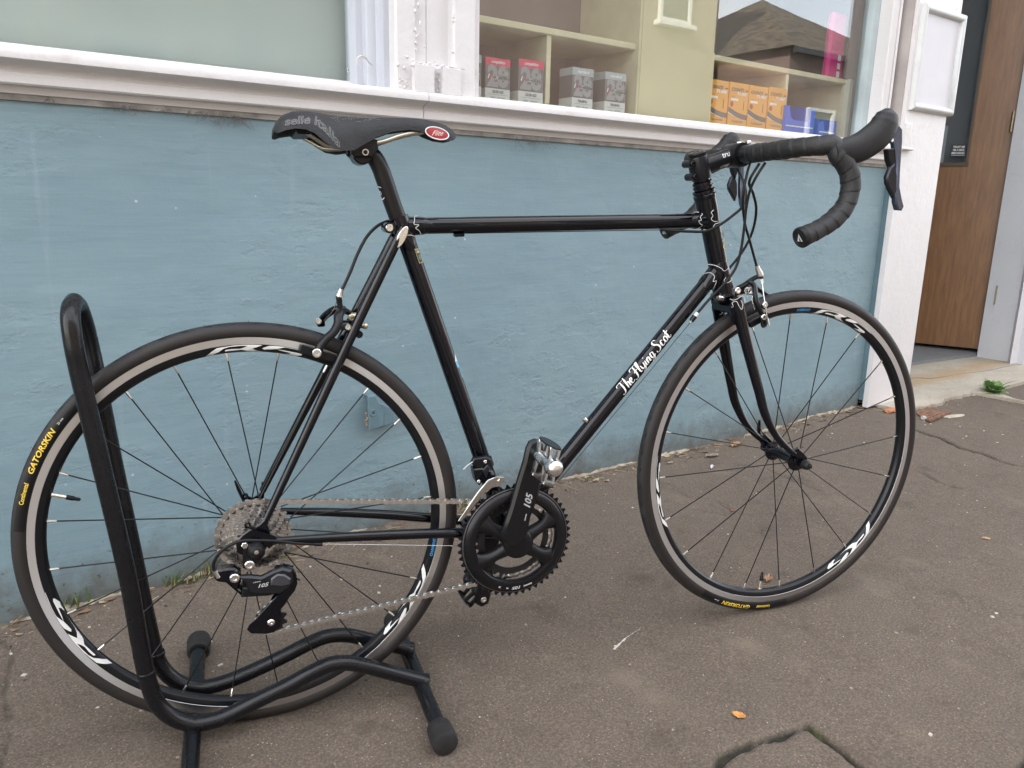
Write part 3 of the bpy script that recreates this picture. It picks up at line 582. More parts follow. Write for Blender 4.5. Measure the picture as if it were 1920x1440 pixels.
# worn concrete doorstep slab with a broken front edge
edge_px = [(1655, 772), (1690, 770), (1704, 766), (1722, 763), (1740, 760), (1757, 757), (1768, 754), (1772, 748), (1790, 744), (1806, 741), (1824, 737), (1838, 736), (1848, 732), (1862, 733), (1876, 736), (1890, 742), (1905, 748), (1925, 752), (1960, 760)]
ep = [on_z(u, v, 0.016) for u, v in edge_px]; ed = []
rs = random.Random(11)
for a, b_ in zip(ep[:-1], ep[1:]):
    for q in range(8):
        p = a.lerp(b_, q/8); ed.append((p.x, p.y+rs.gauss(0, 0.005)))
ed.sort(); ed = [e for e in ed if e[0] > 2.80]; ed = [e for i, e in enumerate(ed) if i == 0 or e[0]-ed[i-1][0] > 0.002]+[(6.5, ed[-1][1])]
slab_mb = MB(); nS = len(ed); zT = 0.016
slab_mb.add([(x, y, zT) for x, y in ed]+[(x, 0.55, zT) for x, y in ed]+[(x, y, -0.044) for x, y in ed]+[(ed[0][0], 0.55, -0.044)], [(0, nS, 3*nS, 2*nS)]+[(i, i+1, nS+i+1, nS+i) for i in range(nS-1)]+[(2*nS+i, 2*nS+i+1, i+1, i) for i in range(nS-1)])
CONC, cnt, cb = nodes_of('worn_concrete'); tcn = N(cnt, 'ShaderNodeTexCoord')
def cn(s, d=6, r=0.6, st=(1, 1, 1)):
    mp = N(cnt, 'ShaderNodeMapping'); mp.inputs['Scale'].default_value = st; cnt.links.new(tcn.outputs['Object'], mp.inputs[0]); n = N(cnt, 'ShaderNodeTexNoise'); n.inputs['Scale'].default_value = s; n.inputs['Detail'].default_value = d; n.inputs['Roughness'].default_value = r; cnt.links.new(mp.outputs[0], n.inputs['Vector']); return n.outputs['Fac']
cc_ = ramp(cnt, cn(3.5, 7, 0.65, (1, 2, 1)), [(0.3, (0.26, 0.225, 0.17)), (0.5, (0.37, 0.325, 0.255)), (0.7, (0.44, 0.395, 0.32))])
cc_ = mixc(cnt, 0.35, cc_, ramp(cnt, cn(60, 5, 0.7), [(0.3, (0.20, 0.17, 0.13)), (0.7, (0.50, 0.46, 0.38))]))
spn = N(cnt, 'ShaderNodeSeparateXYZ'); cnt.links.new(tcn.outputs['Object'], spn.inputs[0])
rust = ramp(cnt, mth(cnt, 'ADD', mth(cnt, 'MULTIPLY', mth(cnt, 'ABSOLUTE', mth(cnt, 'SUBTRACT', spn.outputs[1], 0.10)), -5.0), cn(5, 6, 0.65)), [(0.05, (0, 0, 0)), (0.4, (1, 1, 1))])
cc_ = mixc(cnt, mth(cnt, 'MULTIPLY', rust, 0.55), cc_, (0.36, 0.22, 0.09)); cnt.links.new(cc_, cb.inputs['Base Color']); cb.inputs['Roughness'].default_value = 0.85
bpn = N(cnt, 'ShaderNodeBump'); bpn.inputs['Strength'].default_value = 0.6; bpn.inputs['Distance'].default_value = 0.006; cnt.links.new(cn(22, 7, 0.7), bpn.inputs['Height']); cnt.links.new(bpn.outputs[0], cb.inputs['Normal'])
step_o = slab_mb.build('doorstep', CONC, smooth=0, kind='structure')
ck = [on_z(u, v, 0.0185) for u, v in ((1705, 709), (1722, 708), (1742, 709), (1762, 706), (1790, 702), (1815, 699), (1850, 693), (1890, 686), (1925, 681))]
MB().tube(spline([Vector((p.x+rs.gauss(0, .004), p.y+rs.gauss(0, .004), 0.0152)) for p in ck], 6), [0.002, 0.0026, 0.0012, 0.0022, 0.0014], 5).build('crack', mat('crack_dirt', (0.06, 0.045, 0.03), 0.9), step_o)
ck = [on_z(u, v, 0.0185) for u, v in ((1862, 729), (1878, 722), (1893, 716), (1908, 713))]
MB().tube(spline([Vector((p.x, p.y, 0.0152)) for p in ck], 6), [0.002, 0.0026, 0.0012], 5).build('crack', MATS['crack_dirt'], step_o)

# ---- houses across the street: they stand in the reflections
def house(name, label, x0, x1, y0, y1, eaves, ridge, wallm, roofm, hip, wins):
    h = thing(name, label, 'house', Matrix.Translation(((x0+x1)/2, y0, -0.02)))
    T = Matrix.Translation((-(x0+x1)/2, -y0, 0.02))
    def bb(mb, nm, m, **kw): return mb.build(nm, m, h, matrix=T, **kw)
    bb(MB().box(((x0+x1)/2, (y0+y1)/2, eaves/2), (x1-x0, y0-y1, eaves)), 'wall', wallm, smooth=0)
    o = 0.25; a = [(x0-o, y0+o, eaves), (x1+o, y0+o, eaves), (x1+o, y1-o, eaves), (x0-o, y1-o, eaves)]; ym = (y0+y1)/2
    r = [(x0+hip, ym, ridge), (x1-hip, ym, ridge)]
    bb(MB().add(a+r, [(0, 1, 5, 4), (1, 2, 5), (2, 3, 4, 5), (3, 0, 4), (0, 3, 2, 1)]), 'roof', roofm, smooth=0)
    bb(MB().box(((x0+x1)/2, y0+0.27, eaves-0.08), (x1-x0+0.4, 0.1, 0.12), 0.01), 'gutter', mat('gutter_dark', (0.05, 0.05, 0.05), 0.5))
    for (wx, wz, ww, wh) in wins:
        f = MB()
        for s in (-1, 1): f.box((wx+s*(ww/2-0.04), y0+0.03, wz), (0.08, 0.1, wh), 0.005)
        for s in (-1, 0, 1): f.box((wx, y0+0.03, wz+s*(wh/2-0.04)), (ww-0.16, 0.09, 0.07), 0.005)
        f.box((wx, y0+0.09, wz-wh/2-0.06), (ww+0.2, 0.2, 0.1), 0.01); w = bb(f, 'window', mat('sash_white', (0.72, 0.72, 0.70), 0.5))
        MB().box((wx, y0+0.012, wz), (ww-0.1, 0.02, wh-0.1)).build('pane', mat('far_glass', (0.04, 0.05, 0.06), 0.08), w, smooth=0)
    return h
SLATE = mat('old_slate', (0.135, 0.105, 0.070), 0.7, var=0.75, vscale=4, bump=1.0, bscale=14, stretch=(1, 1, 6))
PINK = mat('pink_sandstone', (0.27, 0.195, 0.165), 0.85, var=0.15, vscale=2, bump=0.4, bscale=12)
GOLD = mat('buff_sandstone', (0.34, 0.27, 0.18), 0.85, var=0.2, vscale=2, bump=0.4, bscale=12)
house('house', 'low house with a hipped brown slate roof across the street', 15.1, 20.6, -9.2, -15.2, 4.15, 6.05, PINK, SLATE, 2.75, [(16.4, 2.2, 1.0, 1.6), (19.0, 2.2, 1.0, 1.6)])
house('house', 'tall buff sandstone tenement with three rows of windows across the street', -9, 3.6, -10.9, -18, 8.6, 11.0, GOLD, SLATE, 0.5, [(x, z, 1.15, 1.9) for z in (2.0, 4.6, 7.1) for x in (-7.5, -5, -2.5, 0, 2.2)])
house('house', 'two storey pink sandstone house between the tenement and the low house', 3.7, 14.9, -11.1, -18, 6.6, 8.6, PINK, SLATE, 0.4, [(13.4, 5.35, 1.0, 1.3), (5.0, 5.1, 1.0, 1.5), (5.2, 1.8, 1.0, 1.8), (12.6, 1.6, 1.0, 1.6)])
# ================================================================== the bicycle
bike = thing('bicycle', 'black steel road bicycle with drop handlebar held upright in a floor stand', 'bicycle', BIKE)
GLOSS = mat('black_enamel', (0.0018, 0.0023, 0.0045), 0.055, spec=0.42)
SATIN = mat('satin_black', (0.0065, 0.0067, 0.0080), 0.30, spec=0.28)
MATTE = mat('matte_black', (0.0105, 0.0105, 0.0115), 0.5, spec=0.3)
GUN = mat('dark_grey_anodised', (0.035, 0.037, 0.044), 0.30, 0.75)
RIMB = mat('rim_black', (0.0060, 0.0066, 0.0085), 0.32, spec=0.32)
ALU = mat('aluminium', (0.62, 0.60, 0.58), 0.30, 1.0)
TRACK, _nt, _b = nodes_of('turned_brake_track'); _b.inputs['Base Color'].default_value = (0.62, 0.62, 0.63, 1); _b.inputs['Metallic'].default_value = 1.0; _b.inputs['Roughness'].default_value = 0.36
_b.inputs['Anisotropic'].default_value = 0.85; _tg = N(_nt, 'ShaderNodeTangent', direction_type='RADIAL', axis='Y'); _nt.links.new(_tg.outputs[0], _b.inputs['Tangent'])
CHROME = mat('polished_steel', (0.80, 0.79, 0.77), 0.26, 1.0)
NICKEL = mat('nickel_plate', (0.80, 0.79, 0.79), 0.21, 1.0)
NICKEL2 = mat('nickel_plate_dull', (0.64, 0.63, 0.62), 0.28, 1.0)
RAIL = mat('rail_metal', (0.50, 0.46, 0.38), 0.35, 0.9, rvar=0.1, vscale=50)
CABLE = mat('cable_housing', (0.009, 0.009, 0.010), 0.4, spec=0.3)
DULLW = mat('decal_white', (0.70, 0.70, 0.69), 0.4)
LINEW = mat('lining_silver', (0.60, 0.60, 0.60), 0.35)
YEL = mat('tyre_print_yellow', (0.72, 0.50, 0.05), 0.6); BLUEP = mat('decal_blue', (0.045, 0.25, 0.55), 0.45); REDP = mat('emblem_red', (0.30, 0.022, 0.028), 0.3, coat=0.6)

def T(x, y, z): return Matrix.Translation((x, y, z))
def ray_b(u, v):
    """the camera ray of a pixel in bicycle coordinates"""
    return BIKE_INV@Vector(CAMW), BIKE_INV.to_3x3()@Vector(ray(u, v)).normalized()
def on_tube(u, v, a, b, r, lift=0.0004):
    """where the ray of a pixel meets the tube from a to b; a miss is drawn to the silhouette"""
    o, d = ray_b(u, v); a = Vector(a); ax = (Vector(b)-a).normalized(); oc = o-a
    dp = d-ax*d.dot(ax); op = oc-ax*oc.dot(ax); A = dp.dot(dp); Bq = 2*dp.dot(op); C = op.dot(op)-r*r; D = Bq*Bq-4*A*C
    t = (-Bq-math.sqrt(max(0, D)))/(2*A); p = o+d*t; c = a+ax*(p-a).dot(ax); return c+(p-c).normalized()*(r+lift)
def pxpoly(pts, y): return [(p.x, p.z) for p in (B(u, v, y) for u, v in pts)]
def plate(pts, y, t, bev=0.001, mb=None, mi=0):
    """plate whose camera-side face shows the outline pts (pixels) at lateral position y"""
    mb = mb or MB(); return mb.prism(pxpoly(pts, y), (0, y, 0), (1, 0, 0), (0, 0, 1), t, bev, mi, t0=-t)
def part(mb, name, m, parent=None, **kw): return mb.build(name, m, parent or bike, **kw)
def screw(c, axis, r, h, name, m, parent, sock=True):
    mb = MB(); pr = [(0, r), (h*0.75, r), (h, r*0.82), (h, r*0.5), (h*0.45, r*0.48), (h*0.45, 0.0001)] if sock else [(0, r), (h*0.8, r), (h, r*0.8), (h, 0.0001)]
    mb.lathe(pr, c, axis, seg=14); return mb.build(name, m, parent, smooth=30)

# ---------------------------------------------------------------- wheels
TYR_C, TYR_R = 0.3245, 0.0132
def rim_y(r): return float(np.interp(r, [0.2920, 0.2935, 0.2965, 0.301, 0.3052, 0.3166], [0.0, 0.0045, 0.0080, 0.0098, 0.0104, 0.0104]))
def tyre_mats():
    m, nt, b = nodes_of('tyre_tread'); L = nt.links.new; uv = N(nt, 'ShaderNodeUVMap'); sp = N(nt, 'ShaderNodeSeparateXYZ'); L(uv.outputs[0], sp.inputs[0])
    # leaf-shaped sipes along both shoulders
    ang = mth(nt, 'MULTIPLY', sp.outputs[0], 62.0); fr = mth(nt, 'SUBTRACT', mth(nt, 'FRACT', ang), 0.5)
    def leaf(v0, ph, rx, ry):
        a = mth(nt, 'DIVIDE', mth(nt, 'ADD', fr, ph), rx); q = mth(nt, 'DIVIDE', mth(nt, 'SUBTRACT', sp.outputs[1], v0), ry); q2 = mth(nt, 'ADD', q, mth(nt, 'MULTIPLY', a, 0.5))
        return mth(nt, 'LESS_THAN', mth(nt, 'ADD', mth(nt, 'MULTIPLY', a, a), mth(nt, 'MULTIPLY', q2, q2)), 1.0)
    s = mth(nt, 'MAXIMUM', mth(nt, 'MAXIMUM', leaf(0.40, 0.1, 0.15, 0.026), leaf(0.60, -0.1, 0.15, 0.026)), mth(nt, 'MAXIMUM', leaf(0.425, -0.18, 0.08, 0.012), leaf(0.575, 0.2, 0.08, 0.012)))
    tc = N(nt, 'ShaderNodeTexCoord'); no = N(nt, 'ShaderNodeTexNoise'); no.inputs['Scale'].default_value = 35; no.inputs['Detail'].default_value = 6; L(tc.outputs['Object'], no.inputs['Vector'])
    c = ramp(nt, no.outputs['Fac'], [(0.3, (0.013, 0.013, 0.0148)), (0.7, (0.028, 0.028, 0.0300))]); c = mixc(nt, s, c, (0.006, 0.006, 0.0065)); L(c, b.inputs['Base Color']); b.inputs['Roughness'].default_value = 0.62; b.inputs['Specular IOR Level'].default_value = 0.35
    bp = N(nt, 'ShaderNodeBump'); bp.inputs['Strength'].default_value = 0.6; bp.inputs['Distance'].default_value = 0.002; bp.invert = True; L(s, bp.inputs['Height']); L(bp.outputs[0], b.inputs['Normal'])
    m2, nt, b = nodes_of('tyre_sidewall'); L = nt.links.new; uv = N(nt, 'ShaderNodeUVMap'); mp = N(nt, 'ShaderNodeMapping'); mp.inputs['Scale'].default_value = (1100, 150, 1); mp.inputs['Rotation'].default_value = (0, 0, 0); L(uv.outputs[0], mp.inputs[0])
    ck = N(nt, 'ShaderNodeTexChecker'); ck.inputs['Scale'].default_value = 1.0; ck.inputs[1].default_value = (0.0165, 0.0112, 0.0095, 1); ck.inputs[2].default_value = (0.0072, 0.0056, 0.0054, 1); L(mp.outputs[0], ck.inputs[0])
    tc = N(nt, 'ShaderNodeTexCoord'); no = N(nt, 'ShaderNodeTexNoise'); no.inputs['Scale'].default_value = 18; no.inputs['Detail'].default_value = 5; L(tc.outputs['Object'], no.inputs['Vector'])
    L(mixc(nt, ramp(nt, no.outputs['Fac'], [(0.35, (0, 0, 0)), (0.75, (0.5, 0.5, 0.5))]), ck.outputs[0], (0.010, 0.009, 0.0088)), b.inputs['Base Color']); b.inputs['Roughness'].default_value = 0.6
    return m, m2
TREAD, SIDE = tyre_mats()
TYPRINT = mat('tyre_label_black', (0.0055, 0.0055, 0.006), 0.45, spec=0.3)
# outlines of the two printed letters on the rim flank, traced once and kept as (angle, radius)
RS_PX = [[(510, 240), (522, 242), (560, 330), (620, 470), (690, 600), (795, 678), (850, 735), (908, 800), (912, 832), (880, 822), (800, 775), (735, 715), (680, 630), (610, 500), (545, 350)],
         [(635, 340), (650, 350), (690, 440), (716, 478), (770, 600), (797, 680), (755, 605), (690, 480), (640, 380)],
         [(635, 340), (660, 342), (740, 400), (790, 460), (830, 540), (900, 650), (1000, 800), (1060, 890), (1085, 960), (1000, 930), (990, 865), (955, 790), (870, 650), (800, 545), (755, 495), (715, 475), (690, 440), (650, 380)],
         [(855, 858), (880, 870), (1000, 932), (1085, 960), (1105, 1030), (1060, 1030), (995, 1003), (920, 945)],
         [(1085, 960), (1105, 1030), (1180, 1100), (1272, 1185), (1262, 1193), (1240, 1190), (1180, 1140), (1110, 1060), (1060, 1030)],
         [(920, 945), (995, 1003), (1060, 1080), (1170, 1180), (1240, 1222), (1330, 1240), (1450, 1255), (1530, 1322), (1500, 1328), (1390, 1315), (1290, 1292), (1200, 1222), (1100, 1140), (1000, 1040)]]
RS = []
for poly in RS_PX:
    q = []
    for (zx, zy) in poly:
        p = B(20+zx/8, 1080+zy/8, -0.009); a = math.atan2(p.z-HUB, p.x) % (2*PI); q.append((a-R_(204), min(0.3048, max(0.2932, math.hypot(p.x, p.z-HUB)))))
    RS.append(q)
def make_wheel(hx, nsp, ph, fl_n, fl_f, rf, rs_angles, valve_a, shim_a, gat_a, rear):
    c = Vector((hx, 0, HUB))
    prof = [(-rim_y(r), r) for r in (0.2922, 0.2935, 0.2965, 0.301, 0.3050)]+[(-0.0100, 0.3052), (-0.0100, 0.3160), (-0.0085, 0.3166), (-0.0080, 0.311), (0.0080, 0.311), (0.0085, 0.3166), (0.0100, 0.3160), (0.0100, 0.3052)]+[(rim_y(r), r) for r in (0.3050, 0.301, 0.2965, 0.2935, 0.2922)]
    wheel = MB().lathe(prof, (0, 0, 0), (0, 1, 0), ref=(1, 0, 0), seg=160, closed=True).build('wheel', RIMB, bike, matrix=T(*c), smooth=25)
    for s in (-1, 1):
        MB().lathe([(s*0.0101, 0.3053), (s*0.0104, 0.3056), (s*0.0104, 0.3162), (s*0.0098, 0.3167), (s*0.0090, 0.3167)], seg=160, ref=(1, 0, 0)).build('brake_track', TRACK, wheel, smooth=25)
    # tyre: round casing, smooth crown, woven flanks
    n = 40; pr = []; mis = []
    for i in range(n+1):
        t = R_(-138)+R_(276)*i/n; a = -math.sin(-t)*TYR_R; rr = TYR_C+math.cos(t)*TYR_R*(1.03 if abs(t) < 0.9 else 1.0)
        pr.append((a, rr)); mis.append(0 if abs(t) < R_(52) else 1)
    pr = [(-0.0088, 0.3125)]+pr+[(0.0088, 0.3125)]; mis = [1]+mis
    ty = MB().lathe(pr, seg=180, ref=(1, 0, 0), mis=mis).build('tyre', [TREAD, SIDE], wheel, smooth=60)
    def ty_pt(a, r, lift=0.00035):
        h = max(0.0, TYR_R**2-(r-TYR_C)**2); return (math.cos(a)*r, -(math.sqrt(h)+lift), math.sin(a)*r)
    # black label patch under the print, then the print itself
    a1, a0 = gat_a; 
    lp = MB(); K = 40; rr = [0.3178+0.0140*i/8 for i in range(9)]; span0, span1 = R_(a1+6), R_(a0-6)
    lp.add([ty_pt(span0+(span1-span0)*i/K, r, 0.00015) for i in range(K+1) for r in rr], [(i*9+j, (i+1)*9+j, (i+1)*9+j+1, i*9+j+1) for i in range(K) for j in range(8)])
    lp.build('tyre_label', TYPRINT, wheel)
    def ty_txt(body, size, amid, r0, m, sx=1.0, bold=0.0, shear=0.0):
        g = slice_geo(text_geo(body, size, bold=bold, sx=sx, shear=shear, res=2), 0.0008, 0.004)
        print_on(lambda x, y, z: ty_pt(R_(amid)-x/0.326, r0+y), g, 'tyre_lettering', m, wheel)
    if rear:
        ty_txt('GATORSKIN', 0.0112, 148.6, 0.3262, YEL, 1.16, 0.0003, 0.25); ty_txt('Continental', 0.0088, 160.3, 0.3262, YEL, 0.80, 0.0002); ty_txt('25 mm', 0.0046, 139.4, 0.3262, DULLW, 0.9)
    else:
        ty_txt('GATORSKIN', 0.0112, -109.2, 0.3262, YEL, 1.16, 0.0003, 0.25); ty_txt('Continental', 0.0088, -97.0, 0.3262, YEL, 0.80, 0.0002); ty_txt('25 mm', 0.0046, -118.6, 0.3262, DULLW, 0.9)
    # moulding hairs left on the tread
    hr = MB(); rs = random.Random(4 if rear else 5)
    for i in range(34):
        a = 2*PI*(i+0.2*rs.random())/34; r0 = TYR_C+TYR_R*1.02; yy = rs.uniform(-0.003, 0.003); l = rs.uniform(0.002, 0.0045); ta = rs.uniform(-0.6, 0.6)
        p = Vector((math.cos(a)*r0, yy, math.sin(a)*r0)); q = p+Vector((math.cos(a+ta), 0, math.sin(a+ta)))*l; hr.tube([p, q], [0.00035, 0.0001], 4)
    hr.build('tread_hairs', TYPRINT, wheel, kind='stuff')
    # rim decals
    def rim_pt(a, r): return (math.cos(a)*r, -(rim_y(r)+0.0004), math.sin(a)*r)
    for ra in rs_angles:
        d = MB()
        for poly in RS:
            gq = slice_geo(([(a*0.3, r, 0) for a, r in poly], [tuple(range(len(poly)))]), 0.0010, 0.006); d.add([rim_pt(a/0.3+R_(ra+204), r) for a, r, _ in gq[0]], gq[1])
        d.build('rim_decal', DULLW, wheel, smooth=0)
    g = text_geo('SHIMANO', 0.0068, shear=0.2, bold=0.0002, sx=1.05, res=2); print_on(lambda x, y, z: rim_pt(R_(shim_a)-x/0.30, 0.2998+y), slice_geo(g, 0.001), 'rim_decal', BLUEP, wheel)
    # hub
    hb = MB()
    if rear: pr = [(-0.0635, 0.006), (-0.0635, 0.011), (-0.018, 0.012), (-0.0195, 0.0215), (-0.0215, 0.0225), (-0.0165, 0.0225), (-0.0135, 0.017), (0.0, 0.0125), (0.024, 0.013), (0.030, 0.016), (0.0335, 0.0195), (0.0375, 0.0195), (0.039, 0.013), (0.055, 0.010), (0.0635, 0.009), (0.0635, 0.005)]
    else: pr = [(-0.048, 0.005), (-0.048, 0.0085), (-0.041, 0.0105), (-0.0385, 0.0195), (-0.036, 0.0205), (-0.0335, 0.0200), (-0.031, 0.0145), (-0.024, 0.0115), (0.0, 0.0105), (0.024, 0.0115), (0.031, 0.0145), (0.0335, 0.0200), (0.036, 0.0205), (0.0385, 0.0195), (0.041, 0.0105), (0.048, 0.0085), (0.048, 0.005)]
    hub = hb.lathe(pr, seg=36).build('hub', GLOSS, wheel, smooth=30)
    # spokes: one mesh for each side, turned round the axle
    for side, fy in ((-1, fl_n), (1, fl_f)):
        cross = R_(62) if (rear and side < 0) else (R_(24) if rear else 0.0)
        variants = (1, -1) if cross else (1,)
        meshes = {}
        for vdir in variants:
            e = Vector((0.2925, -side*0.0, 0)); o = Vector((rf*math.cos(cross*vdir), fy, rf*math.sin(cross*vdir))); d = (o-e).normalized()
            meshes[vdir] = (MB().tube([e+d*0.010, e+d*0.05, o-d*0.02, o], [0.00115, 0.00105, 0.00105, 0.00115], 6).mesh('spoke', SATIN), MB().tube([e-d*0.001, e+d*0.010, e+d*0.0125], [0.0021, 0.0019, 0.0013], 8).mesh('spoke_nipple', CHROME))
        for k in range(nsp//2):
            a = R_(ph+360.0/nsp*(2*k+(0 if side < 0 else 1))); v = variants[k % len(variants)]; M = Matrix.Rotation(-a, 4, 'Y')
            link('spoke', meshes[v][0], wheel, M); link('spoke_nipple', meshes[v][1], wheel, M)
    # valve
    M = Matrix.Rotation(-R_(valve_a), 4, 'Y')
    vb = MB().lathe([(0, 0.0036), (0.0022, 0.0038), (0.0022, 0.0028), (0.021, 0.0028), (0.021, 0.0001)], (0.2930, 0, 0), (-1, 0, 0), seg=14).build('valve', mat('valve_brass', (0.82, 0.76, 0.64), 0.35, 1.0), wheel, matrix=M, smooth=30)
    MB().lathe([(0.0195, 0.0036), (0.029, 0.0036), (0.0305, 0.0028), (0.037, 0.0026), (0.039, 0.0012), (0.039, 0.0001)], (0.2930, 0, 0), (-1, 0, 0), seg=14).build('valve_cap', SATIN, wheel, matrix=M, smooth=30)
    return wheel, hub
rear_w, rear_hub = make_wheel(0.0, 24, 3.2, -0.0185, 0.0355, 0.0205, (0, 120, 240), 160.0, -14.2, (164.5, 138.0), True)
rear_w['label'] = 'rear wheel of the bicycle, carrying the sprockets and held between the stand tubes'
front_w, front_hub = make_wheel(WB, 20, 1.8, -0.036, 0.036, 0.0185, (-136.4, -16.4, 103.6), -98.2, 87.6, (-92.5, -119.5), False)
front_w['label'] = 'front wheel of the bicycle, resting on the pavement'
g = text_geo('FRONT', 0.0036, bold=0.0001, res=1)
# quick-release skewers
qr = part(MB().lathe([(0.0, 0.006), (-0.004, 0.0098), (-0.010, 0.0095), (-0.016, 0.0080), (-0.019, 0.0058), (-0.0195, 0.0030), (-0.024, 0.0026), (-0.024, 0.0001)], (WB, -0.0545, HUB), (0, 1, 0), seg=22), 'skewer_nut', MATTE, smooth=35)
qr2 = part(MB().lathe([(0.0, 0.006), (-0.003, 0.0118), (-0.008, 0.0122), (-0.014, 0.0104), (-0.0175, 0.0060), (-0.018, 0.0001)], (0, -0.071, HUB), (0, 1, 0), seg=24), 'skewer_nut', MATTE, smooth=35)
part(MB().lathe([(0.0, 0.0035), (0.0006, 0.0034), (0.001, 0.0001)], (0.0006, -0.0888, HUB+0.0005), (0, -1, 0), seg=12), 'skewer_end', CHROME, qr2)
for x, y in ((WB, 0.055), (0.0, 0.071)):
    lv = MB().lathe([(0, 0.006), (0.004, 0.0095), (0.012, 0.0095), (0.015, 0.006), (0.015, 0.0001)], (x, y, HUB), (0, 1, 0), seg=18); q = part(lv, 'skewer_cam', SATIN)
    part(MB().tube(spline([(x-0.004, y+0.010, HUB+0.004), (x-0.012, y+0.013, HUB+0.022), (x-0.019, y+0.008, HUB+0.046), (x-0.023, y+0.002, HUB+0.062)], 5), [0.0052, 0.0048, 0.0052, 0.003], 10, flat=0.6), 'skewer_lever', SATIN, q)

# ---------------------------------------------------------------- frame
BBP = Vector((0.4300, 0, 0.2690))
ST0, ST1 = BBP, Vector((0.2575, 0, 0.826)); TT0, TT1 = Vector((0.2625, 0, 0.8118)), Vector((0.8290, 0, 0.8104))
HT1, HT0 = Vector((0.8195, 0, 0.850)), Vector((0.8672, 0, 0.6790)); DT0, DT1 = BBP, Vector((0.856, 0, 0.7240))
hdir = (HT1-HT0).normalized(); sdir = (ST1-ST0).normalized(); ddir = (DT1-DT0).normalized()
RST, RTT, RHT, RDT = 0.0143, 0.0132, 0.0180, 0.0139
st = part(MB().tube([ST0, ST1], RST, 32), 'seat_tube', GLOSS); tt = part(MB().tube([TT0, TT1], RTT, 32), 'top_tube', GLOSS)
ht = part(MB().lathe([(0, 0.0001), (0, RHT+0.0012), (0.004, RHT+0.0012), (0.006, RHT), (0.170, RHT), (0.172, RHT+0.0012), (0.1775, RHT+0.0012), (0.1775, 0.0001)], HT0, hdir, seg=36), 'head_tube', GLOSS, smooth=30)
dt = part(MB().tube([DT0, DT1], RDT, 32), 'down_tube', GLOSS)
part(MB().lathe([(-0.036, 0.015), (-0.036, 0.0205), (0.036, 0.0205), (0.036, 0.015)], BBP, (0, 1, 0), seg=30), 'bottom_bracket_shell', GLOSS, smooth=30)
def lug(a, d, r, l0, l1, parent, point=0.4):
    """sleeve with a scalloped end, from l0 to l1 along the tube"""
    d = d.normalized(); ref = Vector((0, 1, 0)); e2 = d.cross(ref).normalized(); mb = MB(); n = 36; rows = []
    def rf(L, ang, i): return r
    vs = []
    for ln, rr in ((0, r+0.0003), (0.0, r+0.0016), (0.55, r+0.0016), (0.93, r+0.0013), (1.0, r+0.0002)):
        for j in range(n):
            an = 2*PI*j/n; sc = 1-0.30*(0.5-0.5*math.cos(2*an))*(1 if ln > 0.5 else 0); L = l0+(l1-l0)*ln*sc
            vs.append(a+d*L+(ref*math.cos(an)+e2*math.sin(an))*rr)
    fs = [(i*n+j, i*n+(j+1) % n, (i+1)*n+(j+1) % n, (i+1)*n+j) for i in range(4) for j in range(n)]
    return part(mb.add(vs, fs), 'lug', GLOSS, parent, smooth=50)
lug(Vector((0.2625, 0, 0.8118)), TT1-TT0, RTT, 0.008, 0.047, tt); lug(TT1, TT0-TT1, RTT, 0.010, 0.044, tt)
lug(DT1, DT0-DT1, RDT, 0.010, 0.052, dt); lug(DT0, DT1-DT0, RDT, 0.012, 0.050, dt); lug(ST0, ST1-ST0, RST, 0.012, 0.050, st); lug(ST1, ST0-ST1, RST, 0.0, 0.055, st)
lug(HT0, HT1-HT0, RHT, 0.0, 0.062, ht); lug(HT1, HT0-HT1, RHT, 0.0, 0.056, ht)
# seat lug ears, binder bolt, chromed stay caps
sb = B(727, 427, 0); part(MB().tube([(sb.x, -0.013, sb.z), (sb.x, 0.013, sb.z)], 0.0085, 18).bar((sb.x, 0, sb.z), (ST1.x, 0, ST1.z-0.012), 0.022, 0.013, 0.003), 'seat_binder', GLOSS, st)
screw((sb.x, -0.013, sb.z), (0, -1, 0), 0.0062, 0.005, 'binder_bolt', CHROME, st)
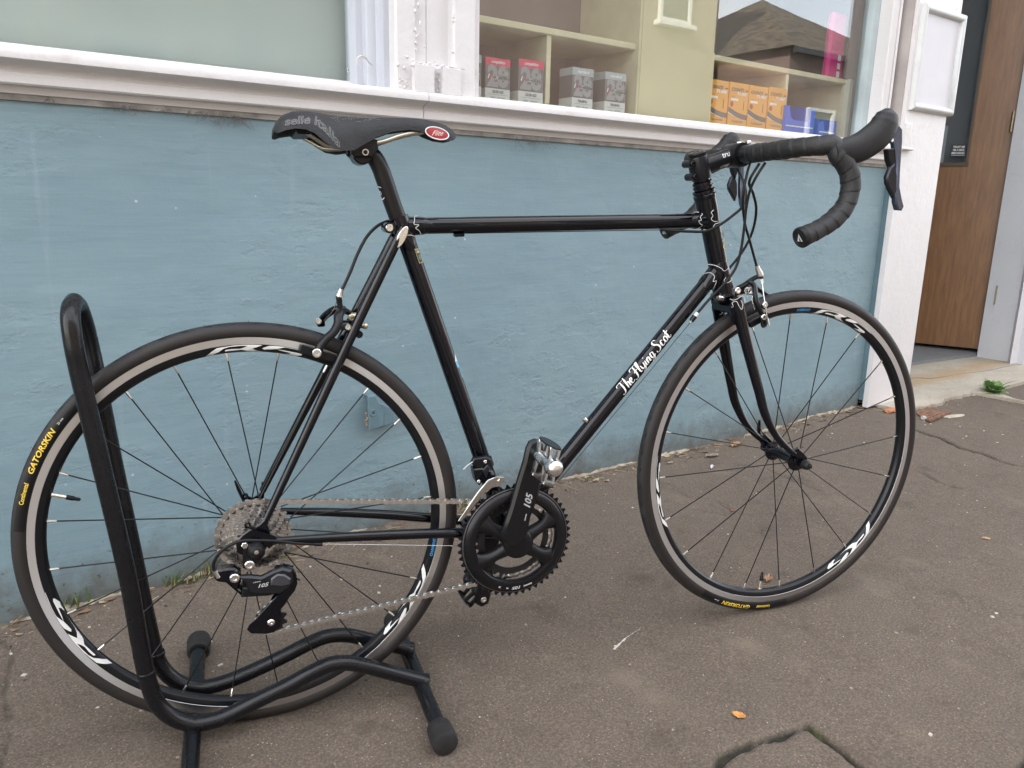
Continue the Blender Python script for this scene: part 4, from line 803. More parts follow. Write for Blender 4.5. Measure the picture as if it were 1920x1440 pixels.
# stays
def stay(pts, rad, name): return part(MB().tube(spline(pts, 8), rad, 16), name, GLOSS)
nss = [B(762, 412, -0.0170), B(745, 450, -0.0175), B(713, 540, -0.022), B(655, 655, -0.034), B(606, 754, -0.044), B(536, 902, -0.059), B(499, 972, -0.064)]
nss[0] = Vector((ST1.x+0.003, -0.0165, 0.828)); nss[1] = Vector((nss[1].x, -0.0175, nss[1].z))
dl = (nss[-1]-nss[1]).normalized()
nearS = [nss[1]+(nss[-1]-nss[1])*t for t in (-0.045, 0.0, 0.25, 0.5, 0.75, 1.0)]
for p, yy in zip(nearS, (-0.0168, -0.0178, -0.024, -0.036, -0.051, -0.0645)): p.y = yy
for s in (-1, 1):
    o = stay([Vector((p.x, -s*p.y if s > 0 else p.y, p.z)) for p in nearS], [0.0070, 0.0078, 0.0080, 0.0078, 0.0068, 0.0058], 'seat_stay')
    a, b_ = nearS[0], nearS[1]; cx = a+(b_-a)*0.15
    cap = MB(); ex = (a-b_); ex.y = 0; ex.normalize(); ez = Vector((0, 1, 0)).cross(ex)
    # long oval facet facing outwards
    cp = [(math.cos(t)*0.0185, math.sin(t)*0.0066) for t in np.linspace(0, 2*PI, 22, endpoint=False)]; ctr = Vector((cx.x, s*0.0238, cx.z-0.006)); ctr -= ex*0.006
    ey = ex.cross(Vector((0, -s, 0))); cap.prism(cp, ctr, ex, ey*(-1 if s > 0 else 1), 0.003, 0.0008); part(cap, 'stay_cap', CHROME if True else GLOSS, o)
    stay([Vector((0.0305, s*0.0645, 0.3405)), Vector((0.12, s*0.057, 0.328)), Vector((0.225, s*0.046, 0.3115)), Vector((0.31, s*0.0345, 0.296)), Vector((0.385, s*0.0265, 0.281)), Vector((0.415, s*0.022, 0.274))], [0.0055, 0.0075, 0.0085, 0.0088, 0.0095, 0.0095], 'chain_stay')
    # forged dropout: arm to the seat stay, arm to the chain stay, axle lug, eyelet
    y = -0.0665; cn_ = [(505, 962), (497, 985), (499, 992), (506, 1003), (520, 1008), (519, 1020), (511, 1025), (504, 1029), (497, 1021), (490, 1018), (478, 1019), (463, 1015), (452, 1012), (443, 1018), (442, 1028), (447, 1038), (460, 1042), (468, 1050), (490, 1048), (497, 1030), (492, 1022), (505, 1026), (502, 1008), (494, 996), (487, 987), (491, 977), (498, 960)]
    cn_ = [(507, 958), (502, 985), (507, 1000), (521, 1006), (521, 1019), (512, 1023), (505, 1029), (498, 1024), (497, 1040), (486, 1052), (468, 1052), (455, 1042), (444, 1036), (442, 1016), (455, 1003), (468, 994), (486, 984), (495, 975), (497, 955)]
    poly = pxpoly(cn_, y); d_ = MB().prism(poly, (0, s*0.0645, 0), (1, 0, 0), (0, 0, 1), 0.0055, 0.0012); dro = part(d_, 'dropout', GLOSS, smooth=30)
    e = B(464, 985, y); part(MB().lathe([(-0.003, 0.0023), (-0.003, 0.0048), (0.003, 0.0048), (0.003, 0.0023)], (e.x, s*0.0645, e.z), (0, 1, 0), seg=16, closed=True), 'eyelet', GLOSS, dro, smooth=30)
    part(MB().tube([(e.x+0.002, s*0.0645, e.z-0.003), (e.x+0.012, s*0.0645, e.z-0.008)], 0.0035, 8), 'eyelet_root', GLOSS, dro)
br_ = B(668, 622, 0); part(MB().tube([(br_.x, -0.03, br_.z), (br_.x, 0.03, br_.z)], 0.006, 12), 'brake_bridge', GLOSS)
part(MB().tube([(0.352, -0.030, 0.288), (0.352, 0.030, 0.288)], 0.006, 12), 'chain_stay_bridge', GLOSS)
# fork
CR = Vector((0.8745, 0, 0.653)); crown = MB(); fdir = -hdir
crown.lathe([(-0.026, 0.017), (-0.024, 0.0185), (-0.014, 0.0185), (-0.010, 0.016)], CR, fdir, seg=28)
cprof = [(-0.040, -0.010), (-0.034, 0.010), (0.034, 0.010), (0.040, -0.010), (0.0275, -0.034), (0.0225, -0.012), (-0.0225, -0.012), (-0.0275, -0.034)]
crx = hdir.cross(Vector((0, 1, 0))).normalized()
crown.prism([(a*0.93, b_) for a, b_ in cprof], CR, (0, 1, 0), hdir, 0.0235, 0.005); fork = part(crown, 'fork_crown', GLOSS, smooth=35)
nb = [B(1380, 556, -0.031), B(1384, 575, -0.033), B(1395, 624, -0.036), B(1410, 683, -0.041), B(1423, 733, -0.045), B(1434, 775, -0.0475), B(1456, 818, -0.049), B(1478, 842, -0.0505), B(1490, 852, -0.051)]
for s in (-1, 1):
    pts = [Vector((p.x, s*abs(p.y), p.z)) for p in nb]
    sm = spline(pts, 6); rad = interp([0.0125, 0.0128, 0.0122, 0.0110, 0.0098, 0.0088, 0.0072, 0.0060, 0.0055], len(sm))
    o = part(MB().tube(sm, rad, 20, flat=0.78, up=(1, 0, 0)), 'fork_blade', GLOSS)
    tip = MB(); tp = pts[-1]; tip.prism([(tp.x-WB-0.006, tp.z-HUB+0.010), (tp.x-WB+0.006, tp.z-HUB+0.014), (0.010, 0.012), (0.012, 0.0), (0.009, -0.011), (-0.004, -0.0115), (-0.0075, 0.0)], (WB, s*0.051, HUB), (1, 0, 0), (0, 0, 1), 0.0055, 0.001); part(tip, 'fork_end', GLOSS, o, smooth=30)
    part(MB().lathe([(-0.003, 0.0022), (-0.003, 0.0044), (0.003, 0.0044), (0.003, 0.0022)], (WB-0.013, s*0.051, HUB+0.006), (0, 1, 0), seg=14, closed=True), 'eyelet', GLOSS, o, smooth=30)
# ---- lug lining, drawn where the photograph shows it, laid on the tubes
def lining(pxs, a, b_, r, parent, w=0.00055):
    pts = [on_tube(u, v, a, b_, r, 0.0020) for u, v in pxs]; part(MB().tube(spline(pts, 4), w, 5), 'lug_lining', LINEW, parent)
lining([(783, 407), (778, 408), (777, 414), (776, 421), (785, 422), (779, 427), (785, 431), (789, 437)], TT0, TT1, RTT, tt)
lining([(755, 443), (765, 441), (772, 442), (777, 445)], ST0, ST1, RST, st)
lining([(1301, 397), (1308, 397), (1316, 403), (1312, 408), (1314, 413), (1309, 414), (1312, 419), (1316, 421), (1308, 427)], TT0, TT1, RTT, tt)
lining([(1337, 394), (1333, 398), (1336, 405), (1333, 410), (1338, 415), (1344, 415)], HT0, HT1, RHT, ht)
lining([(1320, 430), (1328, 430), (1336, 426), (1340, 420), (1346, 418)], HT0, HT1, RHT, ht)
lining([(1329, 495), (1341, 497), (1352, 503), (1357, 508), (1364, 503)], HT0, HT1, RHT, ht)
lining([(1360, 520), (1357, 526), (1360, 530), (1367, 528), (1371, 522)], HT0, HT1, RHT, ht)
lining([(1319, 516), (1326, 513), (1334, 513), (1339, 519), (1336, 528), (1342, 526), (1339, 534), (1338, 542)], DT0, DT1, RDT, dt)
fa, fb_ = nb[1], nb[3]
lining([(1370, 560), (1376, 562), (1382, 560), (1390, 555), (1394, 560), (1395, 567)], fa, fb_, 0.0125, fork)
lining([(1369, 576), (1376, 574), (1374, 567), (1381, 565), (1385, 573), (1390, 580), (1391, 570), (1388, 563)], fa, fb_, 0.0125, fork)
far_a, far_b = Vector((nb[1].x, -nb[1].y, nb[1].z)), Vector((nb[3].x, -nb[3].y, nb[3].z))
lining([(1335, 569), (1338, 578), (1346, 588), (1352, 588), (1356, 578), (1357, 566)], far_a, far_b, 0.0115, fork)
# ---- script lettering along the down tube: pen strokes laid on the enamel
SCRIPT = [[(0, 84), (12, 98), (40, 100), (78, 95)], [(50, 97), (42, 45), (27, 0), (8, -9), (-4, 4)], [(97, 108), (84, 50), (73, 0)], [(76, 28), (92, 50), (104, 44), (100, 6), (114, 2)],
          [(120, 20), (140, 34), (146, 47), (133, 52), (121, 30), (126, 5), (141, 0), (157, 14)], [(176, 82), (192, 104), (222, 100), (254, 104)], [(224, 100), (212, 45), (196, -6), (176, -13), (164, 2)], [(194, 48), (214, 56), (238, 54)],
          [(244, 20), (266, 78), (275, 108), (262, 104), (250, 50), (249, 8), (263, 2)], [(274, 50), (278, 14), (292, 8), (305, 26)], [(313, 52), (304, 8), (291, -36), (272, -38), (278, -18), (318, 8)], [(333, 50), (325, 8), (340, 4)], [(341, 74), (344, 79)],
          [(353, 50), (347, 0)], [(349, 24), (368, 50), (379, 42), (373, 6), (388, 4)], [(432, 44), (413, 52), (400, 28), (406, 4), (421, 10), (433, 46)], [(434, 50), (426, 0), (412, -38), (391, -38), (398, -18), (446, 12)],
          [(530, 88), (516, 108), (495, 100), (491, 74), (513, 48), (514, 18), (494, -6), (470, 0), (468, 18)], [(570, 44), (555, 52), (540, 30), (543, 5), (558, 0), (576, 14)], [(598, 52), (584, 35), (585, 8), (600, 0), (613, 18), (612, 42), (598, 52), (622, 50)],
          [(643, 92), (633, 40), (631, 8), (641, 0), (658, 14)], [(618, 60), (640, 62), (662, 66)]]
t0 = on_tube(1163, 733, DT0, DT1, RDT, 0); t1 = on_tube(1254, 622, DT0, DT1, RDT, 0); kx = (t1-t0).dot(ddir)/662.0; mid = on_tube(1212, 676, DT0, DT1, RDT, 0)
cax = DT0+ddir*(mid-DT0).dot(ddir); e_r = (mid-cax).normalized(); e_t = ddir.cross(e_r)
if e_t.z < 0: e_t = -e_t
s0 = (t0-DT0).dot(ddir); lt = MB()
def on_dt(s, h, lift=0.0003):
    th = (h-0.0078)/RDT; return DT0+ddir*s+(e_r*math.cos(th)+e_t*math.sin(th))*(RDT+lift)
for stv in SCRIPT:
    pts = spline([Vector((x, y, 0)) for x, y in stv], 6); n = len(pts); L_, R2 = [], []
    for i, p in enumerate(pts):
        d = (pts[min(n-1, i+1)]-pts[max(0, i-1)]); d = d.normalized() if d.length else Vector((1, 0, 0)); nn = Vector((-d.y, d.x, 0))
        w = 2.6+5.2*abs(d.y)**1.5*(1 if d.y < 0.2 else 0.75); w *= 0.55+0.45*min(1.0, 4*i/n, 4*(n-1-i)/n) if n > 4 else 1.0
        L_.append(p+nn*w); R2.append(p-nn*w)
    lt.add([on_dt(s0+p.x*kx, p.y*kx*0.98) for q in zip(L_, R2) for p in q], [(2*i, 2*i+1, 2*i+3, 2*i+2) for i in range(n-1)])
part(lt, 'frame_lettering', mat('script_white', (0.80, 0.80, 0.78), 0.35), dt, smooth=0, label='white script lettering reading The Flying Scot')
# small transfers on the seat tube and head tube
def patch(pxs, a, b_, r, m, name, parent, lift=0.0004, n=6):
    (u0, v0), (u1, v1), (u2, v2), (u3, v3) = pxs; vs = []
    for i in range(n+1):
        for j in range(n+1):
            s, t = i/n, j/n; u = (u0*(1-s)+u1*s)*(1-t)+(u3*(1-s)+u2*s)*t; v = (v0*(1-s)+v1*s)*(1-t)+(v3*(1-s)+v2*s)*t; vs.append(on_tube(u, v, a, b_, r, lift))
    return part(MB().add(vs, [(i*(n+1)+j, (i+1)*(n+1)+j, (i+1)*(n+1)+j+1, i*(n+1)+j+1) for i in range(n) for j in range(n)]), name, m, parent)
pt = patch([(777, 467), (786, 466), (793, 492), (786, 494)], ST0, ST1, RST, mat('transfer_gold', (0.42, 0.34, 0.16), 0.4), 'tube_transfer', st)
patch([(778.2, 468.5), (785.4, 467.5), (791.8, 491), (786.6, 492.6)], ST0, ST1, RST, mat('transfer_dark', (0.02, 0.018, 0.012), 0.4), 'tube_transfer', st, 0.0006)
patch([(780, 470), (784.6, 469.5), (785.8, 474), (781.2, 475)], ST0, ST1, RST, mat('transfer_gold2', (0.40, 0.33, 0.18), 0.4), 'tube_transfer', st, 0.0008)
patch([(783.5, 478), (788, 477), (790, 486), (785.5, 487)], ST0, ST1, RST, mat('transfer_green', (0.05, 0.16, 0.10), 0.4), 'tube_transfer', st, 0.0008)
BLT = mat('transfer_sky_blue', (0.12, 0.42, 0.62), 0.35); WHT = mat('transfer_white', (0.66, 0.72, 0.74), 0.35)
patch([(852, 661), (853.8, 661), (861, 678), (853.2, 677)], ST0, ST1, RST, WHT, 'tube_transfer', st); patch([(853.2, 677), (861, 678), (865.5, 690), (857.5, 689)], ST0, ST1, RST, BLT, 'tube_transfer', st)
patch([(860.5, 690), (865.5, 690), (871.5, 708), (866.5, 708)], ST0, ST1, RST, BLT, 'tube_transfer', st)
hb_ = [(1353, 436), (1356, 445), (1354, 452), (1357, 456), (1355, 464), (1359, 468)]
lining(hb_, HT0, HT1, RHT, ht, 0.0006); ht.children[-1].data.materials[0] = mat('badge_gold', (0.45, 0.34, 0.10), 0.35, 0.7); ht.children[-1].name = 'head_badge'
# bottle bosses and cable stops
for u, v in ((1095, 785),):
    p = on_tube(u+2, v+3, DT0, DT1, RDT, 0); up_ = Vector((0, 0, 1)); up_ = (up_-ddir*up_.dot(ddir)).normalized(); p = DT0+ddir*(p-DT0).dot(ddir)+up_*RDT
    screw(p, up_, 0.0048, 0.0075, 'bottle_boss', CHROME, dt)
p = B(860, 437, -0.004); part(MB().box((p.x, -0.004, TT0.z-RTT-0.0025), (0.017, 0.009, 0.006), 0.0015), 'cable_stop', GLOSS, tt)

# ---------------------------------------------------------------- seat post and saddle
SP = [ST1-sdir*0.02, Vector((0.2535, 0, 0.8330)), Vector((0.2390, 0, 0.8806)), Vector((0.2320, 0, 0.9020)), Vector((0.2235, 0, 0.9170)), Vector((0.2110, 0, 0.9255))]
sp_o = part(MB().tube(spline(SP, 8), [0.0136, 0.0136, 0.0136, 0.0136, 0.0134, 0.0120], 28), 'seat_post', mat('post_black', (0.0095, 0.0085, 0.0090), 0.32, 0.2, spec=0.35))
hc = B(681, 287, -0.018)
head = MB(); head.lathe([(-0.019, 0.0001), (-0.019, 0.0125), (-0.017, 0.0150), (0.017, 0.0150), (0.019, 0.0125), (0.019, 0.0001)], (hc.x-0.001, 0, hc.z-0.002), (0, 1, 0), seg=26)
part(head, 'post_head', SATIN, sp_o, smooth=30)
for s in (-1, 1):
    yk = MB(); yk.prism([(-0.022, -0.006), (-0.016, -0.012), (0.010, -0.012), (0.020, 0.0), (0.020, 0.013), (0.012, 0.0155), (-0.014, 0.0125), (-0.022, 0.006)], (hc.x+0.002, s*0.022, hc.z+0.0055), (1, 0, 0), (0, 0, 1), 0.0085, 0.002); part(yk, 'rail_clamp', SATIN, sp_o, smooth=30)
    screw((hc.x+0.0015, s*0.0262, hc.z+0.0005), (0, s, 0), 0.0062, 0.0035, 'clamp_bolt', SATIN, sp_o)
    part(MB().lathe([(0, 0.0048), (0.0012, 0.0048), (0.0012, 0.0034), (0, 0.0034)], (hc.x+0.0015, s*0.0292, hc.z+0.0005), (0, s, 0), seg=16, closed=True), 'clamp_washer', ALU, sp_o)
g = text_geo('( o )', 0.013, bold=0.0002, res=2); pa, pb = SP[1], SP[2]; pm = on_tube(714, 362, pa, pb, 0.0136, 0); pd = (pb-pa).normalized(); pc = pa+pd*(pm-pa).dot(pd); er = (pm-pc).normalized(); et = pd.cross(er)
print_on(lambda x, y, z: pc+pd*(-x)+(er*math.cos(y/0.0136)+et*math.sin(y/0.0136))*0.0139, g, 'post_lettering', LINEW, sp_o)
SAD = [(0.0775, 0.050, 0.957, 0.9450), (0.082, 0.0600, 0.966, 0.9450), (0.090, 0.0650, 0.9735, 0.9480), (0.104, 0.0672, 0.9790, 0.9505), (0.118, 0.0672, 0.9800, 0.9495), (0.130, 0.0650, 0.9796, 0.9450), (0.143, 0.0600, 0.9788, 0.9345), (0.157, 0.0530, 0.9778, 0.9255), (0.172, 0.0460, 0.9768, 0.9225), (0.188, 0.0398, 0.9760, 0.9240), (0.205, 0.0340, 0.9754, 0.9330), (0.225, 0.0287, 0.9750, 0.9440), (0.250, 0.0242, 0.9752, 0.9525), (0.275, 0.0213, 0.9756, 0.9560), (0.292, 0.0200, 0.9752, 0.9545), (0.306, 0.0195, 0.9738, 0.9480), (0.322, 0.0192, 0.9712, 0.9425), (0.338, 0.0178, 0.9660, 0.9405), (0.348, 0.0140, 0.9600, 0.9425), (0.3535, 0.0070, 0.9545, 0.9470)]
def sad_at(x):
    xs = [s[0] for s in SAD]; return [float(np.interp(x, xs, [s[k] for s in SAD])) for k in (1, 2, 3)]
def sad_top(x, t):
    """point of the saddle skin at station x, t from -1 (camera side lip) to 1"""
    w, zt, ze = sad_at(x); sag = 0.0035*(1-min(1, abs(t)*2.2))*(1 if 0.09 < x < 0.28 else 0.4); k = max(0.0, 1-abs(t)**2.7)**(1/2.1)
    return Vector((x, w*(t*(1.0+0.06*math.sin(PI*abs(t)))), ze+(zt-ze)*k-sag))
n = 27; vs = []; fs = []; K = 2*n
stn = [s[0] for s in SAD]; stn = sorted(set([round(a+(b_-a)*q, 6) for a, b_ in zip(stn[:-1], stn[1:]) for q in (0, 0.5)]+[stn[-1]]))
for x in stn:
    w, zt, ze = sad_at(x)
    for j in range(n):
        t = -1+2*j/(n-1); t = math.copysign(1-(1-abs(t))**1.5, t); vs.append(sad_top(x, t))
    for j in range(n):
        t = 1-2*j/(n-1); vs.append(Vector((x, w*t*0.90, ze+0.003+(zt-ze-0.010)*max(0, 1-abs(t)**2.6)**0.5*0.92)))
for i in range(len(stn)-1):
    for j in range(K): fs.append((i*K+j, i*K+(j+1) % K, (i+1)*K+(j+1) % K, (i+1)*K+j))
fs += [tuple(range(K-1, -1, -1)), tuple((len(stn)-1)*K+j for j in range(K))]
LEATH = mat('saddle_leather', (0.017, 0.0175, 0.0195), 0.48, spec=0.35, var=0.25, vscale=45, bump=0.35, bscale=520)
saddle = part(MB().add(vs, fs), 'saddle', LEATH, smooth=55, label='narrow black racing saddle with outlined lettering and a red oval emblem')
def sad_print(x, t, lift=0.0005):
    p = sad_top(x, t); q = sad_top(x+0.002, t)-p; r = sad_top(x, min(1, t+0.02))-p; nrm = q.cross(r); nrm.normalize()
    if nrm.z < 0 and nrm.y > 0: nrm = -nrm
    if nrm.y > 0.2: nrm = -nrm
    return p+nrm*lift
# the outlined words run from the tail down the flank
from mathutils.bvhtree import BVHTree
SBV = BVHTree.FromPolygons([Vector(v) for v in vs], [tuple(f) for f in fs])
base_px = [(534.5, 236), (556, 233.5), (580, 232.5), (591, 235), (605, 245), (620, 261), (633, 277)]
LT = text_geo('selle italia', 21.0, outline=0.34, space=0.96, res=4, sx=0.80, align='LEFT'); wl_ = max(p[0] for p in LT[0])
def sad_txt(x, y, z):
    s_ = min(0.9999, max(0, x/wl_)); u = 533.5+104.0*s_; k_ = [q[0] for q in base_px]; v0 = float(np.interp(u-1, k_, [q[1] for q in base_px])); h = y+7.5
    o, d = ray_b(u+0.12*h, v0-h*(1.0 if s_ < 0.4 else 1.15)); hit = SBV.ray_cast(o, d)
    if hit[0] is None: q = SBV.find_nearest(B(u, v0-h, -0.05)); return q[0]
    return hit[0]-d*(0.0006+0.00006*z)
LT = ([(p[0], p[1], p[2]) for p in LT[0]], LT[1])
print_on(sad_txt, slice_geo(LT, 1.6, 1.6), 'saddle_lettering', mat('saddle_print', (0.21, 0.21, 0.21), 0.5), saddle)
# perforations in the cover
pf = MB(); rs = random.Random(8)
for i in range(34):
    x = 0.158+0.0022*i+rs.uniform(-0.0006, 0.0006); 
    for t in (-0.50-0.06*math.sin(i*0.5), -0.66-0.05*math.sin(i*0.37)):
        if rs.random() < 0.72: pf.sphere(sad_print(x, t+rs.uniform(-0.05, 0.05), 0.0), 0.00055, 6, 4)
pf.build('perforations', mat('perforation_grey', (0.30, 0.30, 0.31), 0.6), saddle, kind='stuff')
# emblem on the nose flank
ep_ = MB(); ring = MB(); em_c = B(820, 250, -0.021); em = []
def em_pt(a, k, lift):
    x = em_c.x+math.cos(a)*0.0185*k+math.sin(a)*0.002*k; z = em_c.z+math.sin(a)*0.0085*k-math.cos(a)*0.0038*k; w, zt, ze = sad_at(x); lo, hi = -0.999, -0.2
    for _ in range(24):
        m_ = (lo+hi)/2
        if sad_top(x, m_).z < z: lo = m_
        else: hi = m_
    p = sad_top(x, (lo+hi)/2); return Vector((p.x, p.y-lift, z))
nn = 30; ep_.add([em_pt(0, 0.0, 0.0016)]+[em_pt(2*PI*i/nn, 0.55, 0.0016) for i in range(nn)]+[em_pt(2*PI*i/nn, 0.97, 0.0014) for i in range(nn)], [(0, 1+i, 1+(i+1) % nn) for i in range(nn)]+[(1+i, 1+nn+i, 1+nn+(i+1) % nn, 1+(i+1) % nn) for i in range(nn)])
part(ep_, 'emblem', REDP, saddle, smooth=60); part(MB().tube([em_pt(2*PI*i/nn, 1.0, 0.0012) for i in range(nn)], 0.0011, 8, closed=True), 'emblem_rim', mat('emblem_silver', (0.66, 0.64, 0.62), 0.3, 0.8), saddle)
g = text_geo('Flite', 0.0105, shear=0.4, bold=0.0001, res=2, sx=0.95)
print_on(lambda x, y, z: em_pt(math.atan2((y+x*0.205)/0.0085, (x*0.98)/0.0185), min(0.95, math.hypot((y+x*0.205)/0.0085, x/0.0185)), 0.0021), g, 'emblem_lettering', mat('emblem_print', (0.62, 0.50, 0.48), 0.4), saddle)
for s in (-1, 1):
    rl = [(0.300, s*0.006, 0.9545), (0.288, s*0.013, 0.9530), (0.262, s*0.020, 0.9470), (0.236, s*0.022, 0.9385), (0.214, s*0.022, 0.9345), (0.190, s*0.022, 0.9320), (0.172, s*0.0225, 0.9300), (0.152, s*0.028, 0.9310), (0.132, s*0.036, 0.9420), (0.112, s*0.042, 0.9535)]
    part(MB().tube(spline(rl, 5), 0.0036, 10), 'saddle_rail', RAIL, saddle)
part(MB().prism([(-0.012, -0.050), (0.010, -0.046), (0.014, -0.02), (0.014, 0.02), (0.010, 0.046), (-0.012, 0.050)], (0.118, 0, 0.9500), (1, 0, 0), (0, 1, 0), 0.010, 0.003), 'rail_socket', MATTE, saddle)

# ---------------------------------------------------------------- headset, stem, handlebar
hs = MB(); top = HT1
hs.lathe([(0, 0.0001), (0, 0.0205), (0.006, 0.0210), (0.008, 0.0190), (0.0095, 0.0190), (0.0095, 0.0205), (0.014, 0.0205), (0.016, 0.0165), (0.018, 0.0165), (0.0185, 0.0185), (0.022, 0.0185), (0.0225, 0.0160), (0.024, 0.0160), (0.0245, 0.0180), (0.029, 0.0178), (0.031, 0.0150), (0.036, 0.0148), (0.036, 0.0001)], top+hdir*0.0006, hdir, seg=32); part(hs, 'headset', GLOSS, smooth=30)
part(MB().lathe([(0, 0.0150), (0, 0.0200), (-0.006, 0.0212), (-0.010, 0.0190), (-0.0115, 0.0150)], HT0-hdir*0.0004, hdir, seg=32), 'headset', GLOSS, smooth=30)
S0 = top+hdir*0.036; BC = Vector((0.8800, 0, 0.9250))
stem = MB(); stem.lathe([(-0.002, 0.0140), (-0.001, 0.0178), (0.003, 0.0186), (0.036, 0.0186), (0.039, 0.0176), (0.040, 0.0001)], S0, hdir, seg=32)
sm0 = S0+hdir*0.020; stem.tube(spline([sm0, sm0.lerp(BC, 0.35), sm0.lerp(BC, 0.75), BC], 5), [0.0165, 0.0152, 0.0158, 0.0185], 24)
stem.lathe([(-0.023, 0.0160), (-0.023, 0.0202), (-0.021, 0.0212), (0.021, 0.0212), (0.023, 0.0202), (0.023, 0.0160)], BC, (0, 1, 0), seg=32, closed=True); stem_o = part(stem, 'stem', SATIN, smooth=32)
tc_ = S0+hdir*0.0402; part(MB().lathe([(0, 0.0160), (0.004, 0.0165), (0.007, 0.0150), (0.007, 0.0070), (0.0045, 0.0066), (0.0045, 0.0001)], tc_, hdir, seg=28), 'top_cap', SATIN, stem_o, smooth=30)
bk = -(BC-sm0).normalized(); bk = (bk-hdir*bk.dot(hdir)).normalized()
for h in (0.008, 0.031):
    c = S0+hdir*h+bk*0.020; part(MB().tube([(c.x, -0.0125, c.z), (c.x, 0.0125, c.z)], 0.0066, 14), 'clamp_ear', SATIN, stem_o); screw((c.x, -0.0122, c.z), (0, -1, 0), 0.0046, 0.003, 'clamp_bolt', GLOSS, stem_o)
fw_ = (BC-sm0).normalized(); upn = Vector((0, 1, 0)).cross(fw_)*-1
for sy in (-1, 1):
    for sz in (-1, 1):
        c = BC+fw_*0.016+upn*(0.0165*sz)+Vector((0, sy*0.0145, 0)); screw(c, fw_, 0.0042, 0.008, 'faceplate_bolt', CHROME if sz > 0 else GLOSS, stem_o)
g = text_geo('tru', 0.0135, shear=0.3, res=2); pm = sm0.lerp(BC, 0.62)
def stem_print(x, y, z, cx, zz): q = cx; return q+fw_*x+Vector((0, -1, 0))*math.sqrt(max(1e-8, 0.0158**2-(zz+y)**2))*1.03+upn*(zz+y)*(-1 if upn.z < 0 else 1)
print_on(lambda x, y, z: stem_print(x, y, z, pm, 0.0085), g, 'stem_lettering', LINEW, stem_o); g = text_geo('ritchey', 0.0085, res=2, shear=0.3); print_on(lambda x, y, z: stem_print(x, y, z, sm0.lerp(BC, 0.55), -0.0095), text_geo('comp', 0.0085, res=2, shear=0.3), 'stem_lettering', LINEW, stem_o)
bar = part(MB().tube([(BC.x, -0.055, BC.z), (BC.x, 0.055, BC.z)], 0.0157, 28), 'handlebar', SATIN, label='drop handlebar wound in black tape')
BARP = [(0.8800, -0.046, 0.9250), (0.8803, -0.080, 0.9255), (0.8822, -0.118, 0.9262), (0.888, -0.152, 0.9275), (0.903, -0.181, 0.9285), (0.925, -0.1975, 0.9275)]
tail = [B(1572, 292, -0.2035), B(1590, 318, -0.2075), B(1595, 348, -0.209), B(1586, 383, -0.21), B(1562, 412, -0.21), B(1533, 431, -0.21), B(1505, 444, -0.21)]
path_n = [Vector(p) for p in BARP]+tail
TAPE, tnt, tb = nodes_of('bar_tape'); uvn = N(tnt, 'ShaderNodeUVMap'); mpn = N(tnt, 'ShaderNodeMapping'); mpn.inputs['Scale'].default_value = (560, 52, 1); tnt.links.new(uvn.outputs[0], mpn.inputs[0])
von = N(tnt, 'ShaderNodeTexVoronoi'); von.inputs['Scale'].default_value = 1.0; von.inputs['Randomness'].default_value = 0.25; tnt.links.new(mpn.outputs[0], von.inputs['Vector'])
tnt.links.new(ramp(tnt, von.outputs['Distance'], [(0.15, (0.017, 0.017, 0.0178)), (0.6, (0.0075, 0.0075, 0.008))]), tb.inputs['Base Color']); tb.inputs['Roughness'].default_value = 0.52
bpn = N(tnt, 'ShaderNodeBump'); bpn.inputs['Strength'].default_value = 0.5; bpn.inputs['Distance'].default_value = 0.0012; bpn.invert = True; tnt.links.new(von.outputs['Distance'], bpn.inputs['Height']); tnt.links.new(bpn.outputs[0], tb.inputs['Normal'])
HOODM = mat('hood_rubber', (0.0115, 0.0115, 0.0125), 0.48, spec=0.35, bump=0.25, bscale=700, var=0.15, vscale=60)
